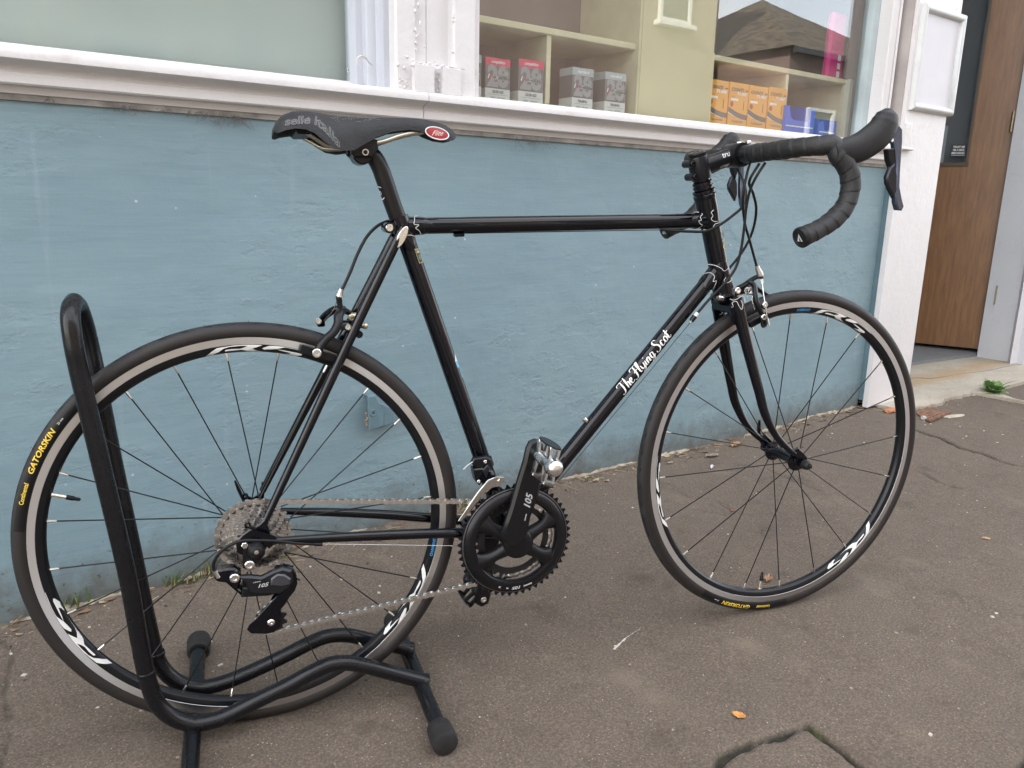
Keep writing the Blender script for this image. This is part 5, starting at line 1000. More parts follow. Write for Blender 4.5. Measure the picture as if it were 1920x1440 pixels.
for s in (-1, 1):
    def mir(p): return Vector((p.x, -p.y if s > 0 else p.y, p.z))
    sm = spline([mir(p) for p in path_n], 26)
    def rf(L, a, i, s=s):
        q = (L/0.0205+s*a/(2*PI)) % 1.0; return 0.0150+0.0011*q-(0.0009 if q > 0.955 else 0)+0.0004*math.sin(L*90)
    part(MB().tube(sm, 0.0155, 28, rfun=rf), 'bar_tape', TAPE, bar, smooth=50)
    e = sm[-1]; d = (sm[-1]-sm[-4]).normalized(); plug = part(MB().lathe([(-0.002, 0.0168), (0.004, 0.0172), (0.0065, 0.0160), (0.0070, 0.0125), (0.0060, 0.0118), (0.0060, 0.0001)], e, d, seg=26), 'bar_end_plug', MATTE, bar, smooth=30)
    u1 = (Vector((0, 0, 1))-d*d.z).normalized(); u2 = d.cross(u1)
    part(MB().add([e+d*0.0066+u1*0.0075, e+d*0.0066-u1*0.0055+u2*0.0062, e+d*0.0066-u1*0.0055-u2*0.0062], [(0, 1, 2)]), 'plug_logo', mat('logo_silver', (0.55, 0.55, 0.55), 0.4), bar, smooth=0)
    part(MB().add([e+d*0.0069+u1*0.0025, e+d*0.0069-u1*0.0050+u2*0.0010, e+d*0.0069-u1*0.0050-u2*0.0030], [(0, 1, 2)]), 'plug_logo', MATTE, bar, smooth=0)
    # brake hood, one soft shape from the bar to the horn
    hp = [mir(B(u, v, y)) for u, v, y in ((1562, 287, -0.203), (1585, 284, -0.2055), (1610, 277, -0.2075), (1634, 262, -0.209), (1652, 245, -0.2095), (1660, 229, -0.2095), (1664, 214, -0.2095), (1666, 204, -0.2095))]
    sm = spline(hp, 6); hood = part(MB().tube(sm, [0.0175, 0.0215, 0.0235, 0.0245, 0.0245, 0.0235, 0.0185, 0.0060], 26, flat=0.70, up=(0, 0, 1)), 'brake_hood', HOODM, smooth=60, label='black rubber brake hood with lever')
    def lever_plate(pxs, y, t, name, m, bev=0.0022):
        mb = MB(); poly = pxpoly(pxs, -abs(y)); yy = s*abs(y); mb.prism(poly, (0, yy, 0), (1, 0, 0), (0, 0, 1), t, bev); return part(mb, name, m, hood, smooth=40)
    lever_plate([(1671, 238), (1681, 234), (1688, 243), (1688, 266), (1686, 294), (1684, 322), (1683, 350), (1687, 372), (1691, 387), (1687, 395), (1679, 394), (1675, 380), (1674, 360), (1675, 335), (1677, 310), (1675, 285), (1671, 262)], 0.210, 0.0120, 'brake_lever', mat('lever_grey_blue', (0.13, 0.16, 0.22), 0.22, 0.9))
    lever_plate([(1660, 280), (1672, 278), (1674, 300), (1668, 318), (1662, 300)], 0.212, 0.012, 'lever_bracket', SATIN, 0.0015)
    lever_plate([(1666, 314), (1675, 306), (1679, 330), (1678, 356), (1673, 372), (1666, 358), (1660, 344), (1659, 332)], 0.2165, 0.010, 'shift_paddle', GUN)
    pv = mir(B(1672, 263, -0.2185)); screw((pv.x, s*0.2180, pv.z), (0, s, 0), 0.0033, 0.0025, 'lever_pivot', CHROME, hood)
# ---------------------------------------------------------------- drive train
def toothed(nt_, r_tip, r_root, r_in, y0, t, mb=None, tip=0.22):
    mb = mb or MB(); O = []; I = []
    for i in range(nt_):
        for f, r in ((0.0, r_root), (0.5-tip, (r_root+r_tip)/2), (0.5-tip*0.45, r_tip), (0.5+tip*0.45, r_tip), (0.5+tip, (r_root+r_tip)/2)):
            a = 2*PI*(i+f)/nt_; O.append((math.cos(a)*r, math.sin(a)*r)); I.append((math.cos(a)*r_in, math.sin(a)*r_in))
    n = len(O); vs = []
    for ring in (O, I):
        for yy in (y0-t/2, y0+t/2): vs += [(x, yy, z) for x, z in ring]
    fs = []
    for i in range(n):
        j = (i+1) % n; a0, a1, b0, b1 = 0, n, 2*n, 3*n
        fs += [(a0+i, a0+j, a1+j, a1+i), (b0+i, b1+i, b1+j, b0+j), (a0+i, b0+i, b0+j, a0+j), (a1+i, a1+j, b1+j, b1+i)]
    mb.add(vs, fs); return mb
P_ = 0.0127
cas = part(MB().lathe([(-0.0605, 0.010), (-0.0605, 0.0165), (-0.0585, 0.0175), (-0.019, 0.0175), (-0.019, 0.010)], (0, 0, 0), (0, 1, 0), seg=28, closed=True), 'cassette', NICKEL, matrix=T(0, 0, HUB), smooth=30, label='stack of eleven bright toothed sprockets on the rear hub')
TEETH = [28, 25, 23, 21, 19, 17, 15, 14, 13, 12, 11]
for k, nt_ in enumerate(TEETH):
    r = P_/(2*math.sin(PI/nt_)); y0 = -0.0205-0.00374*k
    sm_ = toothed(nt_, r+0.0034, r-0.0028, max(0.014, r-0.0125), y0, 0.0018).mesh('sprocket', [NICKEL, NICKEL2][k % 2], 0)
    sp_k = link('sprocket', sm_, cas, Matrix.Rotation(0.13*k, 4, 'Y'))
    MB().lathe([(y0-0.0009, r-0.0050), (y0-0.0028, r-0.0056), (y0-0.0028, r-0.0120), (y0-0.0009, r-0.0120)], seg=48, closed=True).build('spacer', mat('spacer_dark', (0.02, 0.019, 0.018), 0.5), cas, smooth=0)
# chainset
RING = mat('chainring_black', (0.016, 0.016, 0.018), 0.27, 0.6)
ARMM = mat('crank_black', (0.0090, 0.0090, 0.0102), 0.30, 0.25, spec=0.35)
chainset = part(MB().lathe([(-0.040, 0.012), (-0.040, 0.026), (-0.056, 0.029), (-0.064, 0.027), (-0.068, 0.022), (-0.070, 0.010), (-0.070, 0.0001)], (0, 0, 0), (0, 1, 0), seg=36), 'chainset', ARMM, matrix=T(*BBP), smooth=40, label='black double chainset with four-arm spider')
R50 = P_/(2*math.sin(PI/50)); R34 = P_/(2*math.sin(PI/34)); YO, YI = -0.0475, -0.0395
toothed(50, R50+0.0036, R50-0.0032, 0.0900, YO, 0.0030).build('chainring', RING, chainset, smooth=30)
MB().lathe([(YO-0.0010, 0.0975), (YO-0.0030, 0.0968), (YO-0.0036, 0.0952), (YO-0.0034, 0.0940), (YO-0.0052, 0.0925), (YO-0.0085, 0.0870), (YO-0.0098, 0.0810), (YO-0.0088, 0.0762), (YO-0.0050, 0.0738), (YO+0.001, 0.0735), (YO+0.001, 0.0970)], seg=120, closed=True).build('chainring_cover', RING, chainset, smooth=45)
MB().lathe([(YO-0.0012, 0.0974), (YO-0.0031, 0.0969), (YO-0.0033, 0.0962)], seg=120).build('ring_edge', mat('worn_edge', (0.30, 0.30, 0.32), 0.3, 0.9), chainset, smooth=0)
toothed(34, R34+0.0034, R34-0.0030, 0.0550, YI, 0.0028).build('chainring', mat('inner_ring_black', (0.03, 0.03, 0.032), 0.35, 0.6), chainset, smooth=30)
# spider arms flare into the ring
for aa, w1 in ((24, 0.030), (146, 0.030), (206, 0.032), (325, 0.032)):
    a = R_(aa); d = Vector((math.cos(a), 0, math.sin(a))); e = Vector((-math.sin(a), 0, math.cos(a))); vs = []; rows = 9; cols = 9
    for i in range(rows):
        f = i/(rows-1); rr = 0.014+0.0665*f; w = 0.017-0.004*math.sin(PI*f)+(w1-0.017)*max(0, (f-0.55)/0.45)**1.6
        for j in range(cols):
            q = -1+2*j/(cols-1); yy = -0.0665+0.0105*f**1.3+0.0055*q*q*(1+0.6*f); p = d*rr+e*(w*q*0.5*1.6); 
            if f > 0.7: p = p*(1+0.0*q)
            vs.append((p.x, yy, p.z))
    back = [(x, -0.0485, z) for x, y, z in vs]; n0 = len(vs); fs = []
    for i in range(rows-1):
        for j in range(cols-1):
            k = i*cols+j; fs.append((k, k+1, k+cols+1, k+cols)); fs.append((n0+k, n0+k+cols, n0+k+cols+1, n0+k+1))
    for i in range(rows-1):
        for j in (0, cols-1): k = i*cols+j; fs.append((k, k+cols, n0+k+cols, n0+k))
    MB().add(vs+back, fs).build('spider_arm', ARMM, chainset, smooth=50)
def relm(o): return T(*(-Vector(o)))
BI = relm(BBP)
ca = plate([(941, 1003), (950, 978), (959, 952), (971, 908), (984, 866), (989, 842), (995, 830), (1005, 825), (1014, 826), (1020, 834), (1021, 852), (1017, 898), (1010, 934), (996, 972), (990, 1003), (978, 1022), (962, 1027), (948, 1020)], -0.0790, 0.015, 0.0045)
crank = ca.build('crank_arm', ARMM, chainset, matrix=BI, smooth=40)
def flat_print(body, size, c, dx, up, y, name, m, parent, mtx, **kw):
    dx = Vector((dx[0], 0, dx[1])).normalized(); up = Vector((up[0], 0, up[1])).normalized(); c = Vector((c.x, y, c.z))
    mb = MB(); g = text_geo(body, size, **kw); mb.add([c+dx*x+up*yy for x, yy, z in g[0]], g[1]); return mb.build(name, m, parent, matrix=mtx, smooth=0)
ad = B(1003, 850, -0.08)-B(965, 1012, -0.08); ad.normalize(); ap = Vector((-ad.z, 0, ad.x))
flat_print('105', 0.0175, B(990.5, 941, -0.0793), (ad.x, ad.z), (ap.x, ap.z), -0.0794, 'crank_lettering', mat('print_soft_white', (0.40, 0.40, 0.40), 0.5), chainset, BI, shear=0.35, bold=0.0004, sx=1.0, res=2)
k_ = MB(); kb = B(985.5, 970, -0.0793); k_.bar((kb.x-ad.x*0.006, -0.0794, kb.z-ad.z*0.006), (kb.x+ad.x*0.006, -0.0794, kb.z+ad.z*0.006), 0.0016, 0.0003, up=(0, 1, 0)); k_.build('crank_mark', MATS['print_soft_white'], chainset, matrix=BI, smooth=0)
for body, ang, sz, sh in (('105', -91, 0.0072, 0.3), ('SHIMANO', -77.5, 0.0032, 0), ('50', -103, 0.0034, 0), ('34', -113, 0.0034, 0)):
    g = text_geo(body, sz, bold=0.0003, sx=1.5 if body == '105' else 1.1, shear=sh, res=2)
    print_on(lambda x, y, z, ang=ang: ((0.0860+y)*math.cos(R_(ang)-x/0.086), YO-0.0090-0.0006, (0.0860+y)*math.sin(R_(ang)-x/0.086)), g, 'ring_lettering', MATS['print_soft_white'], chainset)
MB().lathe([(-0.036, 0.012), (-0.036, 0.0215), (-0.040, 0.0225), (-0.045, 0.021), (-0.045, 0.012)], BBP, (0, 1, 0), seg=30).build('bearing_cup', SATIN, bike, smooth=30)
MB().lathe([(0.036, 0.012), (0.036, 0.0215), (0.040, 0.0225), (0.045, 0.021), (0.045, 0.012)], BBP, (0, 1, 0), seg=30).build('bearing_cup', SATIN, bike, smooth=30)
# far crank, opposite
E0 = B(1006, 851, -0.080); cdir = (Vector((E0.x, 0, E0.z))-BBP).normalized(); CL = 0.166; cp = Vector((-cdir.z, 0, cdir.x))
fe = BBP-cdir*CL
arm = [(-0.020, -0.016), (0.0, -0.021), (0.02, -0.0195), (0.06, -0.015), (0.13, -0.0130), (0.160, -0.0150), (0.176, -0.0130), (0.183, 0.0), (0.176, 0.0130), (0.160, 0.0150), (0.13, 0.0130), (0.06, 0.015), (0.02, 0.0195), (0.0, 0.021), (-0.020, 0.016), (-0.025, 0)]
far = MB().prism(arm, (BBP.x, 0.067, BBP.z), -cdir, cp, 0.013, 0.004).build('crank_arm', ARMM, bike, smooth=40)
screw((fe.x, 0.0605, fe.z), (0, -1, 0), 0.0058, 0.0022, 'pedal_axle_end', CHROME, far)
# pedals: polished body, two cross plates, dark cages
SILV = mat('polished_alloy', (0.80, 0.80, 0.80), 0.24, 1.0)
def pedal(c, s, pd, dark=False):
    """c at the crank face, s the side, pd direction across the platform"""
    c = Vector(c); pd = Vector(pd).normalized(); qd = Vector((pd.z, 0, -pd.x)); Y = Vector((0, s, 0)); m = SATIN if dark else SILV
    ped = MB(); ped.lathe([(0.0, 0.0068), (0.006, 0.0085), (0.012, 0.0085), (0.014, 0.0105), (0.030, 0.0112), (0.034, 0.0090), (0.058, 0.0085), (0.064, 0.0100), (0.068, 0.0145), (0.074, 0.0150), (0.082, 0.0140), (0.088, 0.0105), (0.0905, 0.0055), (0.091, 0.0001)], c, Y, seg=26)
    po = part(ped, 'pedal', m, smooth=40, label='quill pedal with silver body and black toothed cage' if not dark else 'black quill pedal on the far crank')
    for yy, ww in ((0.020, 0.0135), (0.066, 0.0125)):
        for sg in (-1, 1):
            o_ = c+Y*yy; L0, L1 = 0.0075, 0.0300
            for e in (-1, 1):
                b_ = MB(); b_.bar(o_+pd*(sg*L0)+qd*(e*ww*0.45), o_+pd*(sg*L1)+qd*(e*ww*0.62), 0.0042, 0.0085, 0.0010, up=Y); part(b_, 'pedal_bracket', m, po)
            b_ = MB(); b_.bar(o_+pd*(sg*(L1-0.001))-qd*(ww*0.78), o_+pd*(sg*(L1-0.001))+qd*(ww*0.78), 0.0046, 0.0095, 0.0010, up=Y); part(b_, 'pedal_bracket', m, po)
    for sg in (-1, 1):
        out = []
        for i in range(25):
            f = i/24; yy = 0.008+0.074*f; out.append((yy, -0.0105*math.sin(PI*f)**0.45-(0.0010 if i % 2 else 0)))
        out2 = [(yy, 0.0105*math.sin(PI*i/24)**0.45+(0.0010 if i % 2 else 0)) for i, (yy, _) in enumerate(out)]
        n = len(out); o_ = c+pd*(sg*0.0312); h = pd*0.0012
        pts = [o_+Y*a+qd*b_ for a, b_ in out]+[o_+Y*a+qd*b_ for a, b_ in out2]; vs = [p-h for p in pts]+[p+h for p in pts]; M_ = 2*n; fs = []
        for i in range(n-1): fs += [(i, i+1, n+i+1, n+i), (M_+i, M_+n+i, M_+n+i+1, M_+i+1), (i, M_+i, M_+i+1, i+1), (n+i, n+i+1, M_+n+i+1, M_+n+i)]
        fs += [(0, n, M_+n, M_), (n-1, M_+n-1, M_+2*n-1, 2*n-1)]
        part(MB().add(vs, fs), 'pedal_cage', SATIN, po, smooth=0)
    return po
pdn = B(1022, 815, -0.10)-B(1009, 880, -0.10)
pedal((E0.x, -0.079, E0.z), -1, pdn); pedal((fe.x, 0.074, fe.z), 1, (0.75, 0, 0.66), True)
# ---- rear derailleur
GP, TP = B(531, 1085, -0.030), B(508, 1163, -0.030)
rd = plate([(459, 1022), (492, 1022), (494, 1038), (484, 1052), (477, 1060), (470, 1072), (456, 1066), (455, 1046)], -0.0760, 0.010, 0.002).build('rear_derailleur', SATIN, bike, smooth=35, label='black rear derailleur below the sprockets')
def rdp(mb, name, m, **kw): return mb.build(name, m, rd, **kw)
rdp(plate([(400, 1078), (405, 1070), (428, 1066), (440, 1066), (452, 1074), (452, 1092), (448, 1104), (462, 1110), (462, 1119), (452, 1118), (440, 1108), (424, 1094), (408, 1092), (402, 1086)], -0.0880, 0.020, 0.003), 'knuckle', GLOSS)
rdp(plate([(446, 1082), (470, 1081), (490, 1083), (512, 1072), (530, 1066), (548, 1070), (550, 1092), (540, 1106), (526, 1114), (500, 1115), (478, 1116), (466, 1110), (462, 1096)], -0.0930, 0.012, 0.003), 'outer_link', mat('derailleur_plate', (0.030, 0.031, 0.036), 0.30, 0.7))
rdp(plate([(508, 1086), (520, 1077), (534, 1078), (546, 1086), (544, 1097), (528, 1101), (508, 1099)], -0.0965, 0.005, 0.0022), 'cover_cap', mat('cap_grey', (0.06, 0.06, 0.068), 0.4, 0.5))
rdp(plate([(455, 1102), (500, 1104), (522, 1112), (505, 1118), (452, 1121)], -0.0900, 0.026, 0.002), 'inner_link', SATIN)
cage = [(508, 1071), (520, 1062), (534, 1059), (548, 1065), (556, 1078), (558, 1094), (553, 1108), (543, 1120), (535, 1133), (524, 1146), (527, 1160), (523, 1176), (514, 1186), (498, 1189), (471, 1188), (463, 1181), (466, 1172), (480, 1160), (500, 1138), (520, 1117), (540, 1104), (546, 1092), (544, 1078), (534, 1070), (522, 1069)]
rdp(plate(cage, -0.0385, 0.0022, 0.0006), 'outer_cage', GLOSS); rdp(plate([(520, 1075), (545, 1075), (548, 1095), (525, 1140), (522, 1165), (508, 1180), (495, 1165), (500, 1140), (516, 1108)], -0.0215, 0.0020, 0.0005), 'inner_cage', GLOSS)
for c in (GP, TP):
    rdp(toothed(11, 0.0262, 0.0200, 0.0062, 0, 0.0026), 'jockey_wheel', MATTE, matrix=T(c.x, -0.0300, c.z)); 
    rdp(MB().lathe([(0.006, 0.0001), (0.006, 0.0064), (-0.0072, 0.0064), (-0.0090, 0.0040), (-0.0090, 0.0018), (-0.008, 0.0001)], (c.x, -0.0310, c.z), (0, 1, 0), seg=16), 'pulley_bolt', CHROME, smooth=30)
for (u, v, r, y) in ((468, 1059, 0.0076, -0.0770), (440, 1083, 0.0072, -0.0890)):
    p = B(u, v, y); screw((p.x, y, p.z), (0, -1, 0), r, 0.004, 'derailleur_bolt', CHROME, rd)
p = B(459, 1023.5, -0.078); rdp(MB().lathe([(0, 0.0052), (0.0035, 0.0052), (0.004, 0.0045), (0.004, 0.0001)], (p.x, -0.0745, p.z), (0, -1, 0), seg=6), 'hanger_bolt', CHROME, smooth=0)
flat_print('105', 0.0085, B(492, 1099, -0.0955), (1, 0.03), (0, 1), -0.0936, 'derailleur_lettering', MATS['print_soft_white'], rd, None, shear=0.35, bold=0.0002, sx=1.25, res=2)
flat_print('SHIMANO', 0.0026, B(482, 1092.5, -0.0955), (1, 0.03), (0, 1), -0.0936, 'derailleur_lettering', LINEW, rd, None, res=2)
p0, p1 = B(403, 1070, -0.085), B(410, 1083, -0.086); rdp(MB().tube([p0, p1], [0.0042, 0.0036], 10), 'barrel_adjuster', ALU)
# ---- front derailleur
fz = (B(908, 868, 0)-BBP).dot(sdir); fdm = MB(); fc = BBP+sdir*fz
fdm.lathe([(-0.007, RST+0.0005), (-0.007, RST+0.0030), (0.007, RST+0.0030), (0.007, RST+0.0005)], fc, sdir, seg=30, closed=True); fd = fdm.build('front_derailleur', SATIN, bike, smooth=30, label='front derailleur with black body and silver cage plate')
fd.parent = bike
def fdp(mb, name, m): return mb.build(name, m, fd, smooth=35)
fdp(plate([(884, 870), (889, 860), (912, 857), (922, 862), (918, 874), (904, 880), (893, 878)], -0.030, 0.012, 0.002), 'cable_arm', SATIN)
fdp(plate([(888, 880), (905, 878), (925, 884), (929, 893), (921, 898), (905, 904), (899, 911), (893, 904), (890, 892)], -0.036, 0.022, 0.002), 'body', GLOSS)
fdp(plate([(905, 882), (914, 872), (920, 878), (912, 896)], -0.038, 0.006, 0.001), 'body_link', GUN)
for u, v in ((911, 867), (897, 902)):
    p = B(u, v, -0.036); screw((p.x, -0.031 if v < 880 else -0.037, p.z), (0, -1, 0), 0.0032, 0.003, 'derailleur_screw', CHROME, fd)
fdp(plate([(859, 977), (876, 953), (895, 926), (907, 911), (915, 902), (930, 894), (945, 895), (944, 905), (936, 912), (924, 914), (911, 922), (896, 939), (877, 964), (864, 978)], -0.0560, 0.0012, 0.0003), 'cage_plate', mat('cage_steel', (0.55, 0.54, 0.52), 0.22, 1.0))
fdp(plate([(862, 974), (880, 945), (898, 920), (915, 900), (930, 894), (938, 897), (930, 908), (905, 930), (880, 962)], -0.0420, 0.0012, 0.0003), 'cage_plate', CHROME)
fdp(MB().tube([B(934, 899, -0.0560), B(934, 899, -0.042)], 0.0028, 8), 'cage_bridge', CHROME)
fdp(MB().tube(spline([B(886, 866, -0.034), B(876, 873, -0.036), B(869, 880, -0.037)], 4), [0.0008, 0.0008, 0.0014], 6), 'cable_end', ALU)

# ---- chain: every link its own piece
def tang(c0, r0, s0, c1, r1, s1):
    """tangent from circle 0 to circle 1; s = +1 clockwise, -1 anticlockwise as seen from the camera side"""
    d = Vector((c1[0]-c0[0], c1[1]-c0[1])); L = d.length; a = math.atan2(d.y, d.x); q = s0*r0-s1*r1; b_ = math.acos(max(-1, min(1, q/L))); th = a+b_
    n = Vector((math.cos(th), math.sin(th))); return Vector(c0)+n*(s0*r0), Vector(c1)+n*(s1*r1)
R28 = P_/(2*math.sin(PI/28)); RP = 0.0222
circ = [((0.0, HUB), R28, 1, -0.0210), ((BBP.x, BBP.z), R34, 1, YI), ((TP.x, TP.z), RP, 1, -0.0300), ((GP.x, GP.z), RP, -1, -0.0290)]
segs = []
for i in range(4):
    c0, r0, s0, y0 = circ[i]; c1, r1, s1, y1 = circ[(i+1) % 4]; a, b_ = tang(c0, r0, s0, c1, r1, s1); segs.append((a, b_, y0, y1))
path = []
for i in range(4):
    a, b_, y0, y1 = segs[i]; n = 40
    for k in range(n): f = k/n; path.append(Vector((a.x+(b_.x-a.x)*f, y0+(y1-y0)*f, a.y+(b_.y-a.y)*f)))
    c, r, s, y = circ[(i+1) % 4]; nx_ = segs[(i+1) % 4][0]; t0 = math.atan2(b_.y-c[1], b_.x-c[0]); t1 = math.atan2(nx_.y-c[1], nx_.x-c[0]); dth = (t0-t1) % (2*PI) if s > 0 else -((t1-t0) % (2*PI))
    for k in range(40): th = t0-dth*k/40; path.append(Vector((c[0]+r*math.cos(th), y, c[1]+r*math.sin(th))))
path.append(path[0].copy()); cum = np.concatenate([[0], np.cumsum([(b_-a).length for a, b_ in zip(path[:-1], path[1:])])]); NL = int(round(cum[-1]/P_/2))*2; pit = cum[-1]/NL
pins = [Vector([float(np.interp(k*pit, cum, [p[c] for p in path])) for c in range(3)]) for k in range(NL)]
def link_mesh(outer):
    mb = MB(); h, w = 0.0043, 0.0031; pr = []
    for t in np.linspace(PI/2, 3*PI/2, 7): pr.append((math.cos(t)*h, math.sin(t)*h))
    pr.append((P_/2, -w))
    for t in np.linspace(-PI/2, PI/2, 7): pr.append((P_+math.cos(t)*h, math.sin(t)*h))
    pr.append((P_/2, w)); yo = 0.0026 if outer else 0.0016
    for s in (-1, 1): mb.prism(pr, (0, s*yo, 0), (1, 0, 0), (0, 0, 1), 0.0009, 0)
    for x in (0, P_): mb.lathe([(-yo-0.0008 if outer else -yo, 0.0001), (-yo-0.0008 if outer else -yo, 0.0019), (-0.0012, 0.0019), (-0.0012, 0.0034), (0.0012, 0.0034), (0.0012, 0.0019), (yo, 0.0019), (yo, 0.0001)], (x, 0, 0), (0, 1, 0), seg=10)
    return mb.mesh('chain_link', CHM, 0)
CHM = mat('chain_steel', (0.80, 0.79, 0.78), 0.22, 1.0)
lm = [link_mesh(True), link_mesh(False)]
def link_mtx(k):
    a, b_ = pins[k], pins[(k+1) % NL]; ex = (b_-a).normalized(); ey = (Vector((0, 1, 0))-ex*ex.y).normalized(); ez = ex.cross(ey); return Matrix(((ex.x, ey.x, ez.x, a.x), (ex.y, ey.y, ez.y, a.y), (ex.z, ey.z, ez.z, a.z), (0, 0, 0, 1)))
chain = tag(link('chain', lm[0], bike, link_mtx(0)), label='silver roller chain running from the sprockets to the chainset'); CI = link_mtx(0).inverted()
for k in range(1, NL): link('chain_link', lm[k % 2], chain, CI@link_mtx(k))

# ---------------------------------------------------------------- brakes
def arm_tube(pts, rad, name, m, parent, flat=0.7, n=6, up=(0, 1, 0)):
    P = [B(*p) for p in pts]; return MB().tube(spline(P, n), rad, 14, flat=flat, up=up).build(name, m, parent, smooth=50)
def pad(c0, c1, y, parent, inward, t=0.009):
    a, b_ = B(*c0, y), B(*c1, y); mb = MB(); mb.bar(a, b_, 0.011, t, 0.002, up=(0, 1, 0)); o = mb.build('brake_pad', SATIN, parent, smooth=30)
    mb = MB(); mb.bar(a+Vector((0, inward*0.006, 0)), b_+Vector((0, inward*0.006, 0)), 0.0095, 0.006, 0.0012, up=(0, 1, 0)); mb.build('pad_rubber', mat('pad_rubber', (0.02, 0.02, 0.021), 0.8), parent); return o
# front
pv = B(1392, 546, -0.008)
fbk = MB().tube([(pv.x-0.030, 0, pv.z-0.006), (pv.x+0.020, 0, pv.z+0.003)], [0.006, 0.0075], 14).build('front_brake', SATIN, bike, smooth=35, label='black dual pivot brake caliper on the fork crown'); 
arm_tube([(1383, 541, -0.004), (1398, 533, -0.008), (1410, 524, -0.010), (1421, 519, -0.013), (1430, 521, -0.015)], [0.0065, 0.0062, 0.0055, 0.0055, 0.0035], 'cable_arm', SATIN, fbk, 0.75)
arm_tube([(1404, 528, -0.010), (1413, 534, -0.018), (1416, 552, -0.028), (1419, 568, -0.033), (1427, 585, -0.0345), (1434, 602, -0.034), (1434, 612, -0.034)], [0.0062, 0.0066, 0.0070, 0.0072, 0.0072, 0.0068, 0.0045], 'caliper_arm', SATIN, fbk, 0.75)
p_ = B(1432, 606, -0.0385); MB().tube([p_+Vector((math.cos(t)*0.0042, 0, math.sin(t)*0.0066)) for t in np.linspace(0, 2*PI, 16, endpoint=False)], 0.0026, 8, closed=True).build('pad_slot', SATIN, fbk)
arm_tube([(1408, 530, 0.002), (1420, 541, 0.014), (1436, 552, 0.028), (1446, 563, 0.033), (1452, 580, 0.034), (1456, 592, 0.034)], [0.0062, 0.0068, 0.0068, 0.0066, 0.0060, 0.004], 'caliper_arm', SATIN, fbk, 0.75)
pad((1404, 610), (1440, 590), -0.0215, fbk, 1); pad((1430, 595), (1462, 583), 0.0215, fbk, -1)
for u, v, r, y, s in ((1383, 545, 0.0066, -0.012, -1), (1434, 571.5, 0.0058, -0.040, -1), (1431.5, 594.5, 0.0056, -0.040, -1), (1439, 562, 0.0045, 0.026, -1)):
    q = B(u, v, y); screw((q.x, y+0.003, q.z), (0, -1, 0), r, 0.006, 'caliper_bolt', CHROME, fbk)
q = B(1346, 560, -0.012); screw((q.x+0.010, -0.012, q.z), (-1, -0.2, 0.2), 0.0055, 0.014, 'mounting_nut', CHROME, fbk)
sp0 = B(1399, 545, -0.014); MB().tube([sp0+Vector((math.cos(t*2*PI*3)*0.0062+t*0.004, -0.002-0.010*t, math.sin(t*2*PI*3)*0.0062)) for t in np.linspace(0, 1, 48)]+[B(1410, 560, -0.026), B(1415, 580, -0.031)], 0.0010, 6).build('return_spring', CHROME, fbk)
MB().tube(spline([B(1419, 498, -0.015), B(1421, 505, -0.015), B(1424, 512, -0.0155), B(1425, 517, -0.0155)], 3), [0.0040, 0.0046, 0.0056, 0.0064, 0.0064], 14).build('barrel_adjuster', ALU, fbk)
MB().tube([B(1428, 523, -0.0155), B(1429, 531, -0.017)], 0.0028, 8).build('cable_guide', DULLW, fbk)
MB().tube(spline([B(1428, 522, -0.0155), B(1432, 555, -0.028), B(1435, 572, -0.041), B(1438, 592, -0.044), B(1441, 610, -0.045)], 4), 0.0008, 6).build('brake_wire', CHROME, fbk); MB().tube([B(1439, 596, -0.0445), B(1441.5, 609, -0.045)], 0.0016, 6).build('wire_end', ALU, fbk)
# rear
pr_ = B(655, 606, -0.006)
rbk = MB().tube([(pr_.x-0.018, 0, pr_.z-0.002), (pr_.x+0.022, 0, pr_.z-0.004)], [0.0075, 0.006], 14).build('rear_brake', SATIN, bike, smooth=35, label='black dual pivot brake caliper behind the seat stays')
arm_tube([(654, 586, -0.006), (643, 582, -0.012), (635, 592, -0.022), (634, 606, -0.028), (626, 622, -0.032), (611, 636, -0.034), (600, 650, -0.035), (596, 662, -0.035), (596, 668, -0.035)], [0.0062, 0.0072, 0.0078, 0.0076, 0.0072, 0.0070, 0.0072, 0.0070, 0.005], 'caliper_arm', SATIN, rbk, 0.72)
arm_tube([(645, 580, 0.0), (630, 580, 0.010), (615, 588, 0.022), (605, 598, 0.032), (600, 608, 0.034)], [0.0065, 0.0078, 0.0078, 0.0072, 0.005], 'caliper_arm', GLOSS, rbk, 0.8)
arm_tube([(640, 584, -0.008), (637, 570, -0.009), (635, 558, -0.009), (632, 554, -0.009)], [0.0065, 0.0052, 0.0062, 0.004], 'cable_arm', SATIN, rbk, 0.8)
MB().box(B(646, 612, -0.020), (0.016, 0.012, 0.010), 0.002).build('pivot_block', GUN, rbk); MB().box(B(601, 606, 0.024), (0.012, 0.018, 0.010), 0.002).build('cable_clamp', GLOSS, rbk)
for u, v, r, y in ((594, 662, 0.0072, -0.041), (652, 613, 0.0052, -0.027), (597, 602, 0.005, 0.012), (660, 596, 0.0055, -0.008)):
    q = B(u, v, y); screw((q.x, y+0.002, q.z), (0, -1, 0), r, 0.006, 'caliper_bolt', CHROME, rbk)
q = B(684, 611, -0.004); MB().sphere(q, 0.0055, 12, 8).build('mounting_nut', mat('brass_nut', (0.66, 0.60, 0.45), 0.3, 1.0), rbk)
MB().lathe([(0, 0.0062), (0.012, 0.0062), (0.012, 0.0001)], B(653, 594, -0.006), (1, 0, 0), seg=14).build('pivot_spacer', mat('brass_nut2', (0.5, 0.45, 0.30), 0.35, 1.0), rbk, smooth=30)
pad((561, 652), (634, 674), -0.0215, rbk, 1, 0.008); pad((561, 650), (634, 672), 0.0215, rbk, -1, 0.008)
MB().tube([B(640, 542, -0.009), B(638, 549, -0.009), B(636, 556, -0.009)], [0.0040, 0.0046, 0.0066], 14).build('barrel_adjuster', ALU, rbk)
